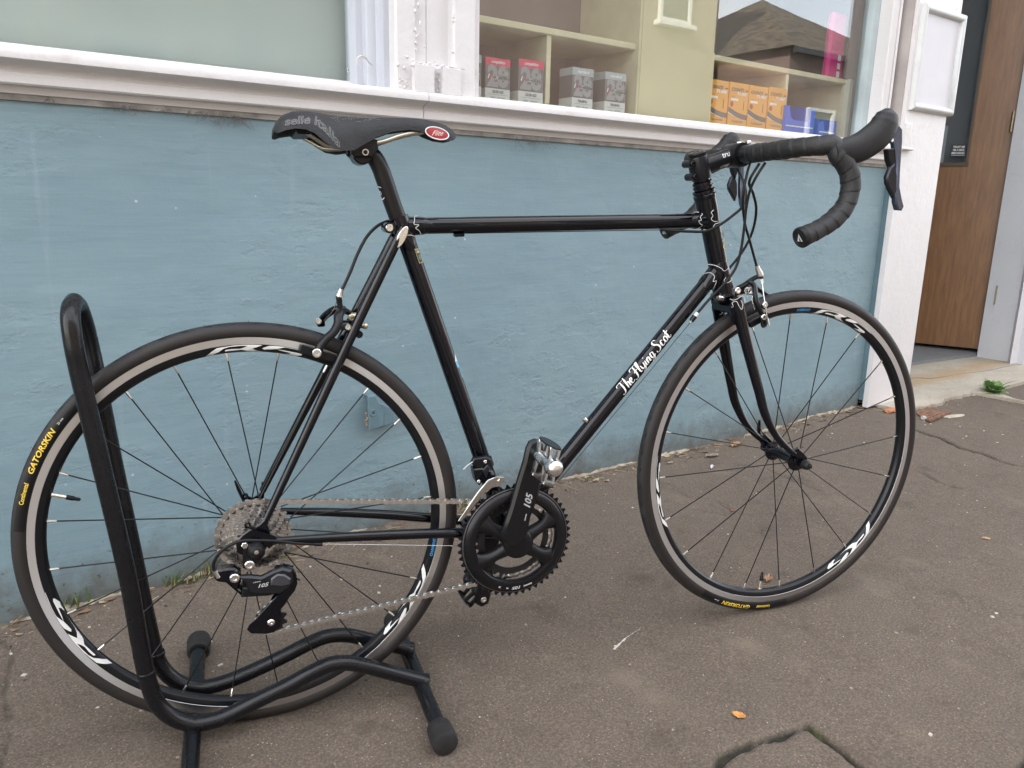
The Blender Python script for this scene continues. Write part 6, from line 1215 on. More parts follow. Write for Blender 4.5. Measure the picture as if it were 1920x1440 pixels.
MB().tube(spline([B(632, 560, -0.009), B(626, 580, 0.0), B(606, 602, 0.022)], 4), 0.0008, 6).build('brake_wire', CHROME, rbk)

# ---------------------------------------------------------------- cables
def housing(pts, name='cable_housing', r=0.0025, m=CABLE, n=10): return part(MB().tube(spline([B(*p) for p in pts], n), r, 10), name, m)
housing([(752, 416, 0.022), (733, 414, 0.022), (712, 421, 0.018), (690, 441, 0.010), (671, 475, 0.0), (656, 512, -0.006), (641, 544, -0.009)])
housing([(1383, 318, -0.006), (1391, 332, -0.018), (1397, 350, -0.028), (1398, 372, -0.034), (1391, 389, -0.034), (1374, 404, -0.030), (1352, 420, -0.024), (1325, 433, -0.017), (1290, 434, -0.012), (1240, 431, -0.008)])
housing([(1407, 306, -0.035), (1401, 325, -0.046), (1396, 348, -0.050), (1393, 376, -0.046), (1396, 415, -0.036), (1406, 452, -0.024), (1419, 500, -0.015)])
housing([(1435, 305, -0.075), (1420, 328, -0.070), (1408, 352, -0.060), (1400, 385, -0.052), (1395, 430, -0.046), (1389, 470, -0.042), (1379, 503, -0.038), (1358, 532, -0.033), (1330, 561, -0.025), (1306, 589, -0.019)])
housing([(1424, 306, -0.055), (1405, 340, -0.045), (1412, 362, -0.030), (1418, 392, -0.012), (1412, 430, 0.004), (1397, 464, 0.016), (1370, 500, 0.026), (1340, 530, 0.024)])
for pts in (((1308, 587, -0.0188), (1303, 593, -0.0185)), ):
    part(MB().tube([B(*pts[0]), B(*pts[1])], [0.0036, 0.0040], 10), 'cable_ferrule', DULLW)
part(MB().tube([B(1303, 593, -0.0185), B(1296, 602, -0.0180)], [0.0050, 0.0046], 10), 'cable_stop', GLOSS); part(MB().tube([B(1297, 601, -0.018), B(1293.5, 605.5, -0.018)], 0.0025, 8), 'cable_stop_end', CHROME)
part(MB().tube([B(1294, 605, -0.018), B(1045, 905, -0.014)], 0.00055, 6), 'gear_cable', GUN)
part(MB().tube([B(866, 437.5, -0.004), B(1240, 431, -0.008)], 0.0008, 6), 'brake_cable', SATIN)
part(MB().tube([B(905, 1024, -0.030), B(604, 1020, -0.060)], 0.00055, 6), 'gear_cable', CHROME)
part(MB().tube([B(604, 1020, -0.060), B(590, 1020, -0.062)], 0.0036, 10), 'cable_ferrule', GUN)
housing([(592, 1020, -0.062), (560, 1019, -0.068), (520, 1015, -0.080), (485, 1013.5, -0.090), (450, 1015, -0.096), (424, 1026, -0.096), (407, 1043, -0.092), (400, 1060, -0.087), (402, 1070, -0.085)])
# ================================================================== the floor stand
def W(u, v, y): return BIKE@B(u, v, y)
TUBM = mat('stand_black', (0.0062, 0.0064, 0.0078), 0.24, spec=0.34, rvar=0.07, vscale=60)
YN, YF = -0.040, 0.046
near = [W(139, 566, 0.004), W(133, 578, -0.018), W(132, 600, -0.034), W(138, 645, YN), W(149, 700, YN), W(187, 860, YN), W(241, 1089, YN), W(262, 1205, YN), W(276, 1270, YN), W(294, 1318, YN), (W(325, 1346, YN)), W(362, 1357, YN), W(400, 1351, YN), W(427, 1341, YN), W(477, 1316, YN), W(537, 1287, YN), W(586, 1260, YN), W(618, 1246, YN), W(650, 1243, YN), W(690, 1250, YN), W(750, 1266, YN), W(800, 1279, YN)]
farp = [W(139, 566, 0.004), W(147, 575, 0.022), W(158, 605, 0.038), W(168, 645, YF), W(180, 700, YF), W(212, 860, YF), W(245, 1011, YF), W(282, 1186, YF), W(297, 1240, YF), W(318, 1268, YF), W(345, 1284, YF), W(380, 1289, YF), W(425, 1278, YF), W(487, 1252, YF), W(537, 1228, YF), W(580, 1206, YF), W(615, 1193, YF), W(650, 1191, YF), W(694, 1200, YF), W(773, 1219, YF)]
base = Vector((0.1, -0.6, ground_z(0.1, -0.6)))
stand = thing('bicycle_stand', 'black tubular floor stand gripping the rear wheel of the bicycle', 'bicycle stand', Matrix.Translation(base)); SI = Matrix.Translation(-base)
def sp(mb, name, m, parent=None, **kw): return mb.build(name, m, parent or stand, matrix=SI if parent is None else None, **kw)
hoop = [p for p in reversed(spline(near, 8))]+spline(farp, 8)[1:]
# one bent tube: down the far side, over the top, down the near side
sp(MB().tube(hoop, 0.0128, 20), 'hoop_tube', TUBM, smooth=50, label='bent tube that runs up both sides of the wheel and over it')
def gzw(p): return ground_z(p.x, p.y)
def crossbar(pa, pb, nm):
    """tube lying on its two rubber feet"""
    a, b_ = pa.copy(), pb.copy(); a.z = gzw(a)+0.0215; b_.z = gzw(b_)+0.0215; d = (b_-a).normalized()
    sp(MB().tube([a+d*0.01, a.lerp(b_, 0.5), b_-d*0.01], 0.0135, 20), 'cross_tube', TUBM, smooth=50)
    for q, s in ((a, 1), (b_, -1)):
        ft = MB(); ax = d*s; e1 = Vector((0, 0, 1)); e1 = (e1-ax*e1.dot(ax)).normalized(); prof = []
        ft.lathe([(-0.020, 0.0001), (-0.020, 0.0155), (-0.017, 0.0205), (-0.010, 0.0218), (0.022, 0.0205), (0.026, 0.0185), (0.026, 0.0138)], q, ax, ref=e1, seg=30)
        sp(ft, 'rubber_foot', mat('foot_rubber', (0.016, 0.0152, 0.0150), 0.7, spec=0.35, var=0.3, vscale=50, bump=0.2, bscale=200), smooth=40)
f_far, f_near = on_z(742, 1172, 0.0), on_z(830, 1383, -0.008)
r_far, r_near = on_z(374, 1222, -0.015), on_z(352, 1500, -0.015)
crossbar(f_far, f_near, 'f'); crossbar(r_far, r_near, 'r')
# weld collars where the tubes meet
for p, q in ((near[-1], near[-2]), (farp[-1], farp[-2])):
    d = (Vector(p)-Vector(q)).normalized(); sp(MB().lathe([(-0.004, 0.0130), (0.0, 0.0145), (0.004, 0.0150), (0.006, 0.0128)], Vector(p)-d*0.006, d, seg=18), 'weld', TUBM, smooth=50)
for u, v, y in ((274, 1262, YN), (293, 1226, YF)):
    p = W(u, v, y); q = W(u-6, v-30, y); d = (p-q).normalized(); sp(MB().lathe([(-0.004, 0.0129), (-0.003, 0.0136), (0.003, 0.0136), (0.004, 0.0129)], p, d, seg=20), 'tube_joint', TUBM, smooth=50)

# ================================================================== shop window display
YB = 0.150
CREAM = mat('cream_shelf_paint', (0.62, 0.57, 0.40), 0.6, var=0.08, vscale=15)
SHBACK = mat('shelf_back', (0.24, 0.20, 0.185), 0.8, var=0.08, vscale=6)
z_sh = on_y(1000, 176, YB).z
def shelf(name, label, x0, x1, zr, xdiv, ztop):
    c = Vector((x0, YB, 1.05)); s = thing(name, label, 'shelf', Matrix.Translation(c), 'cream display shelves in the shop window'); M = Matrix.Translation(-c); zb = 1.094
    MB().box(((x0+x1)/2, YB+0.12, zb-0.010), (x1-x0, 0.30, 0.020), 0.002).build('shelf_board', CREAM, s, matrix=M)
    MB().box(((x0+x1)/2, YB+0.13, zr), (x1-x0-0.02, 0.26, 0.018), 0.002).build('shelf_board', CREAM, s, matrix=M)
    for xx in (x0, x1): MB().box((xx, YB+0.125, (zb+ztop)/2), (0.022, 0.28, ztop-zb), 0.002).build('upright', CREAM, s, matrix=M)
    MB().box((xdiv, YB+0.13, (zb+zr)/2), (0.016, 0.25, zr-zb-0.019), 0.001).build('divider', CREAM, s, matrix=M)
    MB().box(((x0+x1)/2, YB+0.272, (zb+ztop)/2), (x1-x0-0.024, 0.008, ztop-zb)).build('back_panel', SHBACK, s, matrix=M, smooth=0)
    return s
xa1 = on_y(1193, 150, YB).x; xb0 = on_y(1325, 160, YB).x; xd1 = on_y(1030, 130, YB).x; xd2 = on_y(1477, 165, YB).x
zr1 = on_y(1040, 60, YB).z; zr2 = on_y(1450, 128, YB).z
shelf('display_shelf', 'cream painted shelf holding the grey and red cardboard boxes', 0.62, xa1, zr1, xd1, 1.75)
shelf('display_shelf', 'cream painted shelf holding the orange cardboard boxes and blue trays', xb0, 2.62, zr2, xd2, zr2+0.01)
pnl = MB().box(((xa1+xb0)/2, YB-0.012, 1.40), (xb0-xa1+0.005, 0.012, 0.62), 0.001); pnl.build('yellow_board', mat('yellow_board', (0.58, 0.525, 0.34), 0.65, var=0.06, vscale=3), smooth=30, label='plain pale yellow board between the two window shelves', category='board')
GRYB = mat('box_grey', (0.155, 0.15, 0.155), 0.5); PALB = mat('box_pale', (0.60, 0.62, 0.62), 0.55); REDB = mat('box_red', (0.62, 0.045, 0.11), 0.5); LGB = mat('box_light_grey', (0.30, 0.305, 0.31), 0.5); STDB = mat('box_steel', (0.36, 0.41, 0.43), 0.5); INK = mat('box_ink', (0.10, 0.10, 0.10), 0.6); WINK = mat('box_white_ink', (0.74, 0.74, 0.74), 0.6)
def carton(name, label, tl, tr, brr, bll, depth, group, builder, Y=YB-0.005):
    """box standing on the shelf; outline from its front face"""
    a, b_, c, d = on_y(*tl, Y), on_y(*tr, Y), on_y(*brr, Y), on_y(*bll, Y); x0, x1 = (a.x+d.x)/2, (b_.x+c.x)/2; zb = 1.0945; h = (a.z+b_.z)/2-(c.z+d.z)/2
    w = x1-x0; o = thing(name, label, 'box', Matrix.Translation(((x0+x1)/2, Y, zb)), group); builder(o, w, h, depth); return o
def face_text(o, body, size, x, z, m, fit=None, **kw):
    g = text_geo(body, size, res=2, **kw); k = 1.0
    if fit: k = fit/max(1e-6, max(p[0] for p in g[0])-min(p[0] for p in g[0]))
    mb = MB(); mb.add([(x+p[0]*k, -0.0009+0.0, z+p[1]) for p in g[0]], g[1]); return mb.build('box_lettering', m, o, smooth=0)
def panel(o, x0, x1, z0, z1, m, name='printed_panel', lift=0.0004): return MB().box(((x0+x1)/2, -lift/2, (z0+z1)/2), (x1-x0, lift, z1-z0)).build(name, m, o, smooth=0)
def grey_box(band, word, spec):
    def f(o, w, h, d):
        MB().box((0, d/2, h/2), (w, d, h), 0.0008).build('carton', GRYB, o)
        panel(o, -w/2, w/2, h*0.82, h, band); panel(o, -w/2, w/2, 0, h*0.29, PALB)
        MB().box((-w/2-0.0002, d/2, h*0.91), (0.0004, d*0.98, h*0.18)).build('printed_panel', band if band is not REDB else GRYB, o, smooth=0); MB().box((-w/2-0.0002, d/2, h*0.145), (0.0004, d*0.98, h*0.29)).build('printed_panel', PALB, o, smooth=0)
        face_text(o, '28', h*0.66, 0.0, h*0.555, LGB, fit=w*0.86, bold=0.0035); face_text(o, '"', h*0.34, w*0.36, h*0.66, INK); face_text(o, 'vittoria', h*0.17, w*0.10, h*0.56, WINK, fit=w*0.62, shear=0.25, bold=0.0004)
        mb = MB(); mb.prism([(-w*0.42, h*0.52), (-w*0.38, h*0.51), (-w*0.33, h*0.62), (-w*0.37, h*0.62)], (0, -0.0010, 0), (1, 0, 0), (0, 0, 1), 0.0002); mb.build('printed_mark', WINK, o, smooth=0)
        mb = MB(); mb.prism([(-w*0.36, h*0.50), (-w*0.31, h*0.50), (-w*0.25, h*0.60), (-w*0.30, h*0.60)], (0, -0.0010, 0), (1, 0, 0), (0, 0, 1), 0.0002); mb.build('printed_mark', REDB, o, smooth=0)
        face_text(o, word, h*0.10, 0, h*0.91, WINK, fit=w*0.56, bold=0.0003, shear=0.15); face_text(o, spec, h*0.085, 0.0, h*0.215, INK, fit=w*0.46, bold=0.0004, shear=0.15)
        panel(o, -w*0.36, w*0.40, h*0.145, h*0.155, LGB, 'printed_line', 0.0006); panel(o, -w*0.30, -w*0.10, h*0.06, h*0.10, STDB, 'printed_line', 0.0006); panel(o, -0.02*w, w*0.30, h*0.06, h*0.095, STDB, 'printed_line', 0.0006)
    return f
gb_ = 'grey cardboard tube boxes on the left shelf'
carton('tube_box', 'grey cardboard box half hidden behind the white window frame', (858, 86), (904, 92), (901, 176), (855, 170), 0.05, gb_, grey_box(STDB, 'standard', '700x28/42c'))
carton('tube_box', 'grey box with red competition band, next to the half hidden box', (912, 96), (958, 102.5), (954.5, 182), (908.5, 177), 0.05, gb_, grey_box(REDB, 'competition', '23/28 622'))
carton('tube_box', 'grey box with red competition band, beside the shelf divider', (974, 100), (1021, 106), (1016, 189), (970.5, 184.5), 0.05, gb_, grey_box(REDB, 'competition', '25/28 622'))
carton('tube_box', 'pale topped grey standard box just right of the shelf divider', (1075, 116), (1114, 121), (1110, 200), (1071, 195.5), 0.06, gb_, grey_box(STDB, 'standard', '700x28/42c'))
carton('tube_box', 'pale topped grey standard box beside the yellow board', (1137, 123.5), (1175, 129), (1171, 205.5), (1132, 202), 0.06, gb_, grey_box(STDB, 'standard', '700x38/42c'))
ORG = mat('box_orange', (0.70, 0.33, 0.05), 0.5); ORG2 = mat('box_orange_light', (0.74, 0.44, 0.13), 0.5)
def orange_box(o, w, h, d):
    MB().box((0, d/2, h/2), (w, d, h), 0.0008).build('carton', ORG, o)
    arc = [(-w/2+w*i/12, h*(0.30+0.155*(1-i/12)**2)) for i in range(13)]; lo = [(x, z-h*0.115) for x, z in arc]
    mb = MB(); n = 13; mb.add([(x, -0.0005, z) for x, z in arc]+[(x, -0.0005, z) for x, z in lo], [(i, i+1, n+i+1, n+i) for i in range(n-1)]); mb.build('printed_tyre', INK, o, smooth=0)
    mb = MB(); mb.add([(x, -0.0006, z-h*0.118) for x, z in arc]+[(x, -0.0006, z-h*0.118-h*0.02*(1-i/12)) for i, (x, z) in enumerate(arc)], [(i, i+1, n+i+1, n+i) for i in range(n-1)]); mb.build('printed_line', WINK, o, smooth=0)
    face_text(o, 'CONTI', h*0.10, -w*0.12, h*0.84, INK, fit=w*0.64, shear=0.3, bold=0.0006); panel(o, w*0.32, w*0.47, h*0.825, h*0.855, INK, 'printed_mark', 0.0006); face_text(o, 'TUBE', h*0.09, w*0.12, h*0.755, WINK, fit=w*0.56, shear=0.3, bold=0.0004)
    panel(o, -w*0.40, -w*0.02, h*0.595, h*0.645, WINK, 'printed_mark', 0.0006); face_text(o, 'MTB 28', h*0.035, -w*0.30, h*0.68, INK); mb = MB(); mb.lathe([(0, 0.0001), (0.0004, 0.0001), (0.0004, w*0.085), (0, w*0.085)], (-w*0.34, -0.0004, h*0.515), (0, -1, 0), seg=16); mb.build('printed_mark', mat('box_dark_red', (0.32, 0.05, 0.03), 0.5), o)
    panel(o, w*0.27, w*0.30, h*0.40, h*0.60, INK, 'printed_mark', 0.0006); face_text(o, 'Continental', h*0.07, 0, h*0.135, INK, fit=w*0.58, bold=0.0002); panel(o, -w*0.2, w*0.15, h*0.225, h*0.232, INK, 'printed_line', 0.0006)
go = 'orange cardboard tube boxes in a row on the right shelf'; lo_ = ('orange box next to the yellow board, first of the row', 'second orange box of the row from the yellow board', 'third orange box of the row from the yellow board', 'orange box at the end of the row, against the blue tray')
for lb, q in zip(lo_, (((1332, 137), (1369, 142), (1361, 226), (1323, 222.5)), ((1372, 143), (1407, 148), (1398, 230.5), (1362, 227)), ((1408, 150), (1443, 154), (1433.5, 235), (1399, 231.5)), ((1445, 154.5), (1478, 158), (1468, 240), (1435, 236.5)))): carton('tube_box', lb, *q, 0.045, go, orange_box)
BLUT = mat('tray_blue', (0.045, 0.13, 0.62), 0.4)
def tray(label, pxs, word):
    Y = YB-0.012; P = [on_y(u, v, Y) for u, v in pxs]; c = Vector((sum(p.x for p in P)/len(P), Y, 1.0945)); zb = min(p.z for p in P); o = thing('display_tray', label, 'tray', Matrix.Translation(c), 'blue card trays on the right shelf'); M = Matrix.Translation((-c.x, -c.y, -zb))
    MB().prism([(p.x, p.z) for p in P], (0, Y, 0), (1, 0, 0), (0, 0, 1), 0.003).build('front_wall', BLUT, o, matrix=M, smooth=0); x0 = min(p.x for p in P); x1 = max(p.x for p in P); zt = max(p.z for p in P)
    for xx in (x0, x1-0.012): MB().prism([(Y, zb), (Y+0.12, zb), (Y+0.12, zt+0.02), (Y, zt)], (xx, 0, 0), (0, 1, 0), (0, 0, 1), 0.003).build('side_wall', BLUT, o, matrix=M, smooth=0)
    MB().box(((x0+x1)/2, Y+0.12, (zb+zt)/2+0.01), (x1-x0, 0.003, zt-zb+0.02)).build('back_wall', BLUT, o, matrix=M, smooth=0)
    mb = MB(); mb.box(((x0+x1)/2, Y-0.0020, zb+(zt-zb)*0.27), (x1-x0-0.02, 0.0005, 0.004)); mb.build('printed_line', WINK, o, matrix=M, smooth=0)
tray('blue card display tray with a cut-out front next to the orange boxes', [(1469, 241), (1474, 191), (1481, 191), (1483, 213), (1489, 218), (1513, 221), (1519, 217), (1521, 200), (1530, 198), (1524, 246)], 'b')
tray('small blue card tray beyond the larger blue tray', [(1533, 247), (1535, 222), (1544, 219), (1546, 236), (1558, 238), (1561, 218), (1569, 219), (1566, 250)], 's')
pk = [on_y(u, v, 0.20) for u, v in ((1548, 40), (1592, 30), (1586, 140), (1532, 132))]; pc_ = sum(pk, Vector())/4; pcx = Matrix.Translation(pc_); pko = thing('pink_pouch', 'bright pink plastic pouch standing on the right window shelf', 'pouch', Matrix.Translation((pc_.x, 0.20, zr2+0.01)))
PKM = Matrix.Translation((-pc_.x, -0.20, -zr2-0.01)); zt = max(p.z for p in pk); hw = 0.052
MB().prism([(-hw, 0), (hw, 0), (hw*1.02, 0.06), (hw*0.96, zt-zr2-0.05), (hw*0.9, zt-zr2-0.012), (-hw*0.9, zt-zr2-0.012), (-hw*0.96, zt-zr2-0.05), (-hw*1.02, 0.06)], (0, 0, 0), (1, 0, 0), (0, 0, 1), 0.03, 0.010).build('pouch_body', mat('pink_plastic', (0.62, 0.03, 0.22), 0.3), pko, smooth=40)
for q in range(3): MB().box((0.018, -0.0155, 0.02+0.03*q), (0.02, 0.0006, 0.022)).build('printed_mark', WINK, pko, smooth=0)

# ---- empty notice frame on the post
YNF = YP-0.012; oc = [on_y(u, v, YNF) for u, v in ((1733, 6), (1812, 27), (1783, 217.5), (1706, 207))]; x0 = (oc[0].x+oc[3].x)/2; x1 = (oc[1].x+oc[2].x)/2; z1 = (oc[0].z+oc[1].z)/2; z0 = (oc[2].z+oc[3].z)/2
nf = thing('notice_frame', 'empty white snap frame fixed to the door post', 'notice frame', Matrix.Translation(((x0+x1)/2, YNF, z0))); NM = Matrix.Translation((-(x0+x1)/2, -YNF, -z0)); FRM = mat('frame_white', (0.56, 0.57, 0.565), 0.35, var=0.05, vscale=20)
rw = 0.030
def rail(p, q, inn, nm):
    """mitred bar with a rounded face"""
    p, q, inn = Vector(p), Vector(q), Vector(inn).normalized(); d = (q-p).normalized(); vs = []; prof = [(0, 0.010), (0.002, -0.006), (0.008, -0.0115), (0.015, -0.0125), (0.022, -0.0105), (0.027, -0.005), (rw, 0.004), (rw, 0.010)]
    for e, s in ((p, 1), (q, -1)):
        for a, y in prof: vs.append(e+inn*a+d*(s*a)+Vector((0, y, 0)))
    n = len(prof); return MB().add(vs, [(i, (i+1) % n, n+(i+1) % n, n+i) for i in range(n)]+[tuple(range(n)), tuple(range(2*n-1, n-1, -1))]).build('frame_rail', FRM, nf, matrix=NM, smooth=50)
Cc = [(x0, YNF, z0), (x1, YNF, z0), (x1, YNF, z1), (x0, YNF, z1)]
for i, inn in enumerate(((0, 0, 1), (-1, 0, 0), (0, 0, -1), (1, 0, 0))): rail(Cc[i], Cc[(i+1) % 4], inn, i)
MB().box(((x0+x1)/2, YNF+0.006, (z0+z1)/2), (x1-x0-0.03, 0.004, z1-z0-0.03)).build('backing_sheet', mat('frame_sheet', (0.58, 0.57, 0.60), 0.5, var=0.03, vscale=8), nf, matrix=NM, smooth=0)

# ---- blue painted metal lug on the wall
lg = [on_y(u, v, -0.030) for u, v in ((689, 744), (703, 742), (711, 757), (718, 771), (717, 799), (691, 806))]; lc = sum(lg, Vector())/6; lug_t = thing('wall_bracket', 'old metal bracket on the wall, painted over in the same blue', 'bracket', Matrix.Translation((lc.x, 0, lc.z))); LM = Matrix.Translation((-lc.x, 0, -lc.z)); BLU2 = mat('blue_over_metal', (0.115, 0.185, 0.215), 0.5, var=0.15, vscale=20, bump=0.3, bscale=60)
MB().prism([(p.x, p.z) for p in lg], (0, -0.030, 0), (1, 0, 0), (0, 0, 1), 0.006, 0.001).build('bracket_plate', BLU2, lug_t, matrix=LM)
MB().prism([(p.x+0.004 if i < 3 else p.x+0.035, p.z) for i, p in enumerate(lg)], (0, -0.013, 0), (1, 0, 0), (0, 0, 1), 0.026, 0.002).build('bracket_block', BLU2, lug_t, matrix=LM)
bc = on_y(700, 774, -0.034); MB().lathe([(0, 0.009), (0.0015, 0.009), (0.002, 0.008), (0.001, 0.003), (0.001, 0.0001)], (bc.x, -0.033, bc.z), (0, -1, 0), seg=20).build('bracket_boss', BLU2, lug_t, matrix=LM, smooth=30)
MB().lathe([(0, 0.0022), (0.0026, 0.0022), (0.0026, 0.0001)], (bc.x, -0.033, bc.z), (0, -1, 0), seg=10).build('bracket_hole', mat('hole_dark', (0.02, 0.03, 0.035), 0.9), lug_t, matrix=LM)
rb = MB(); rs = random.Random(21)
for q in range(6): rb.sphere((lg[0].x-0.004+rs.gauss(0, .002), -0.028, lg[5].z+0.012+q*0.006), rs.uniform(0.002, 0.004), 6, 4)
rb.build('rust_flake', mat('rust_pale', (0.30, 0.19, 0.12), 0.9, var=0.3, vscale=100), lug_t, matrix=LM)

# ================================================================== ground: weeds, litter, stones
GRASS = [mat('grass_green', (0.085, 0.16, 0.030), 0.6, var=0.35, vscale=40), mat('grass_straw', (0.34, 0.26, 0.13), 0.7, var=0.3, vscale=40)]
rs = random.Random(5)
def tuft(u, v, n, h, spread, label, dry=0.15):
    p = on_pave(u, v); o = MB()
    for i in range(n):
        a = rs.uniform(0, 2*PI); L = h*rs.uniform(0.45, 1.1); b0 = Vector((rs.gauss(0, spread*0.3), rs.gauss(0, spread*0.12), 0)); d = Vector((math.cos(a), math.sin(a)*0.6-0.25, 0)); lean = rs.uniform(0.15, 0.9); pts = []
        for k in range(5): f = k/4; pts.append(b0+d*(lean*L*f*f)+Vector((0, 0, L*f*(1-0.35*lean*f))))
        sd = Vector((-d.y, d.x, 0)).normalized(); w = rs.uniform(0.0011, 0.0022); vs = []
        for k, q in enumerate(pts): ww = w*(1-(k/4)**1.6)+0.0001; vs += [q-sd*ww, q+Vector((0, 0, -0.0004)), q+sd*ww]
        o.add(vs, [(k*3+j, k*3+j+1, k*3+j+4, k*3+j+3) for k in range(4) for j in range(2)], 1 if rs.random() < dry else 0)
    return o.build('grass_tuft', GRASS, smooth=60, matrix=Matrix.Translation(p), label=label, category='grass', group='grass tufts along the foot of the wall')
tuft(12, 1158, 34, 0.085, 0.05, 'largest grass tuft, at the wall foot beyond the back of the rear tyre'); tuft(148, 1138, 22, 0.05, 0.04, 'grass tuft at the wall foot seen inside the rear rim, near the stand hoop'); tuft(330, 1097, 18, 0.045, 0.04, 'small grass tuft at the wall foot seen between the stand hoop and the sprockets'); tuft(395, 1078, 22, 0.055, 0.06, 'grass tuft at the wall foot just behind the sprockets', 0.45)
tuft(365, 1090, 12, 0.04, 0.03, 'tiny grass tuft beside the dry straw behind the sprockets', 0.5); tuft(535, 1043, 12, 0.035, 0.03, 'thin grass tuft under the rear axle at the wall foot'); tuft(800, 972, 18, 0.03, 0.035, 'low grass tuft seen between the chain stays'); tuft(868, 952, 16, 0.03, 0.03, 'low grass tuft seen behind the front derailleur cage'); tuft(1100, 903, 9, 0.022, 0.02, 'tiny moss green tuft at the wall foot below the down tube')
# leafy weed at the edge of the doorstep
wp = on_z(1862, 734, 0.018); wd_ = MB(); 
for i in range(46):
    a = rs.uniform(0, 2*PI); el = rs.uniform(0.15, 1.35); L = rs.uniform(0.035, 0.085)*(1.15 if el > 0.9 else 1); d = Vector((math.cos(a)*math.cos(el), math.sin(a)*math.cos(el), math.sin(el))); b0 = Vector((rs.gauss(0, 0.018), rs.gauss(0, 0.012), 0)); sd = d.cross(Vector((0, 0, 1))); sd = sd.normalized() if sd.length > 0.01 else Vector((1, 0, 0)); up_ = sd.cross(d); vs = []; w = L*rs.uniform(0.20, 0.30)
    for k in range(8):
        f = k/7; prof = w*(0.15+math.sin(PI*min(1, f*1.02))**0.8)*(1.0 if k % 2 else 0.62); c = b0+d*(L*f)-Vector((0, 0, 0.35*L*f*f))
        vs += [c-sd*prof+up_*0.002*(1 if k % 2 else -1), c-up_*0.0015, c+sd*prof+up_*0.002*(1 if k % 2 else -1)]
    wd_.add(vs, [(k*3+j, k*3+j+1, k*3+j+4, k*3+j+3) for k in range(7) for j in range(2)], i % 2)
wd_.build('weed', [mat('weed_leaf', (0.11, 0.20, 0.055), 0.55, var=0.3, vscale=40), mat('weed_leaf_light', (0.16, 0.27, 0.085), 0.55, var=0.3, vscale=40)], smooth=60, matrix=Matrix.Translation(wp), label='leafy green weed growing at the broken edge of the doorstep', category='weed')
# fallen leaves
def leaf(u, v, L, W_, rot, m, label, curl=0.25):
    p = on_pave(u, v); mb = MB(); n = 9; vs = []; r2 = random.Random(int(u))
    for k in range(n):
        f = k/(n-1); w = W_*math.sin(PI*(0.06+0.9*f))**0.7*(1+0.25*r2.uniform(-1, 1)); x = (f-0.5)*L
        for q in (-1, -0.5, 0, 0.5, 1): vs.append((x+0.08*L*r2.uniform(-1, 1)*abs(q), w*q, 0.0015+curl*W_*q*q+0.25*W_*r2.uniform(-0.3, 0.5)+0.10*L*(f-0.5)**2))
    mb.add(vs, [(i*5+j, i*5+j+1, (i+1)*5+j+1, (i+1)*5+j) for i in range(n-1) for j in range(4)])
    o = mb.build('fallen_leaf', m, smooth=40, matrix=Matrix.Translation(p)@Matrix.Rotation(rot, 4, 'Z'), label=label, category='leaf', group='fallen leaves on the pavement'); sol = o.modifiers.new('thick', 'SOLIDIFY'); sol.thickness = 0.0005; return o
OR_ = mat('leaf_orange', (0.55, 0.24, 0.06), 0.6, var=0.35, vscale=160); BR_ = mat('leaf_brown', (0.30, 0.17, 0.09), 0.7, var=0.4, vscale=120)
leaf(1384, 1343, 0.022, 0.0085, 1.9, OR_, 'torn orange leaf lying alone on the open pavement'); leaf(1440, 1088, 0.034, 0.010, 0.4, BR_, 'curled brown leaf on the pavement behind the front tyre valve', 0.6); leaf(1849, 1011, 0.022, 0.007, -0.6, mat('leaf_tan', (0.40, 0.24, 0.13), 0.7, var=0.3, vscale=120), 'small tan leaf on the pavement beyond the front wheel'); leaf(1373, 958, 0.010, 0.005, 0.7, mat('leaf_red', (0.28, 0.10, 0.06), 0.7), 'tiny reddish leaf scrap seen between the front spokes')
leaf(1335, 878, 0.026, 0.007, 0.5, mat('scrap_white', (0.62, 0.60, 0.60), 0.5), 'crumpled white scrap near the wall behind the front wheel', 0.9); leaf(1380, 836, 0.06, 0.016, 0.2, BR_, 'dead brown leaf lodged in the soil against the wall by the fork end', 0.5); leaf(1335, 857, 0.05, 0.014, -0.3, mat('leaf_grey', (0.20, 0.16, 0.13), 0.8, var=0.3, vscale=90), 'grey dead leaf against the wall inside the front rim', 0.5)
# rusty cover set in the pavement by the post
rc = [on_pave(u, v) for u, v in ((1716, 776), (1738, 766), (1780, 777), (1742, 793))]; rcc = sum(rc, Vector())/4; RUST = mat('rusty_iron', (0.17, 0.085, 0.05), 0.85, var=0.5, vscale=60, bump=0.6, bscale=150)
cov = MB(); poly = [((p.x-rcc.x), (p.y-rcc.y)) for p in rc]; cov.prism(poly, (0, 0, 0.002), (1, 0, 0), (0, 1, 0), 0.012, 0.002); co = cov.build('toby_cover', RUST, matrix=Matrix.Translation(rcc), label='small rusty iron cover sunk in the pavement beside the door post', category='cover')
ed_ = MB(); q0, q1 = Vector((*poly[2], 0.010)), Vector((*poly[3], 0.010)); ed_.bar(q0, q1, 0.012, 0.010, 0.002); ed_.build('cover_rim', RUST, co)
for i in range(4):
    f = (i+1)/5; a = Vector((*poly[0], 0.0085)).lerp(Vector((*poly[3], 0.0085)), f); b_ = Vector((*poly[1], 0.0085)).lerp(Vector((*poly[2], 0.0085)), f); MB().bar(a.lerp(b_, 0.1), a.lerp(b_, 0.85), 0.006, 0.004, 0.001).build('cover_rib', RUST, co)
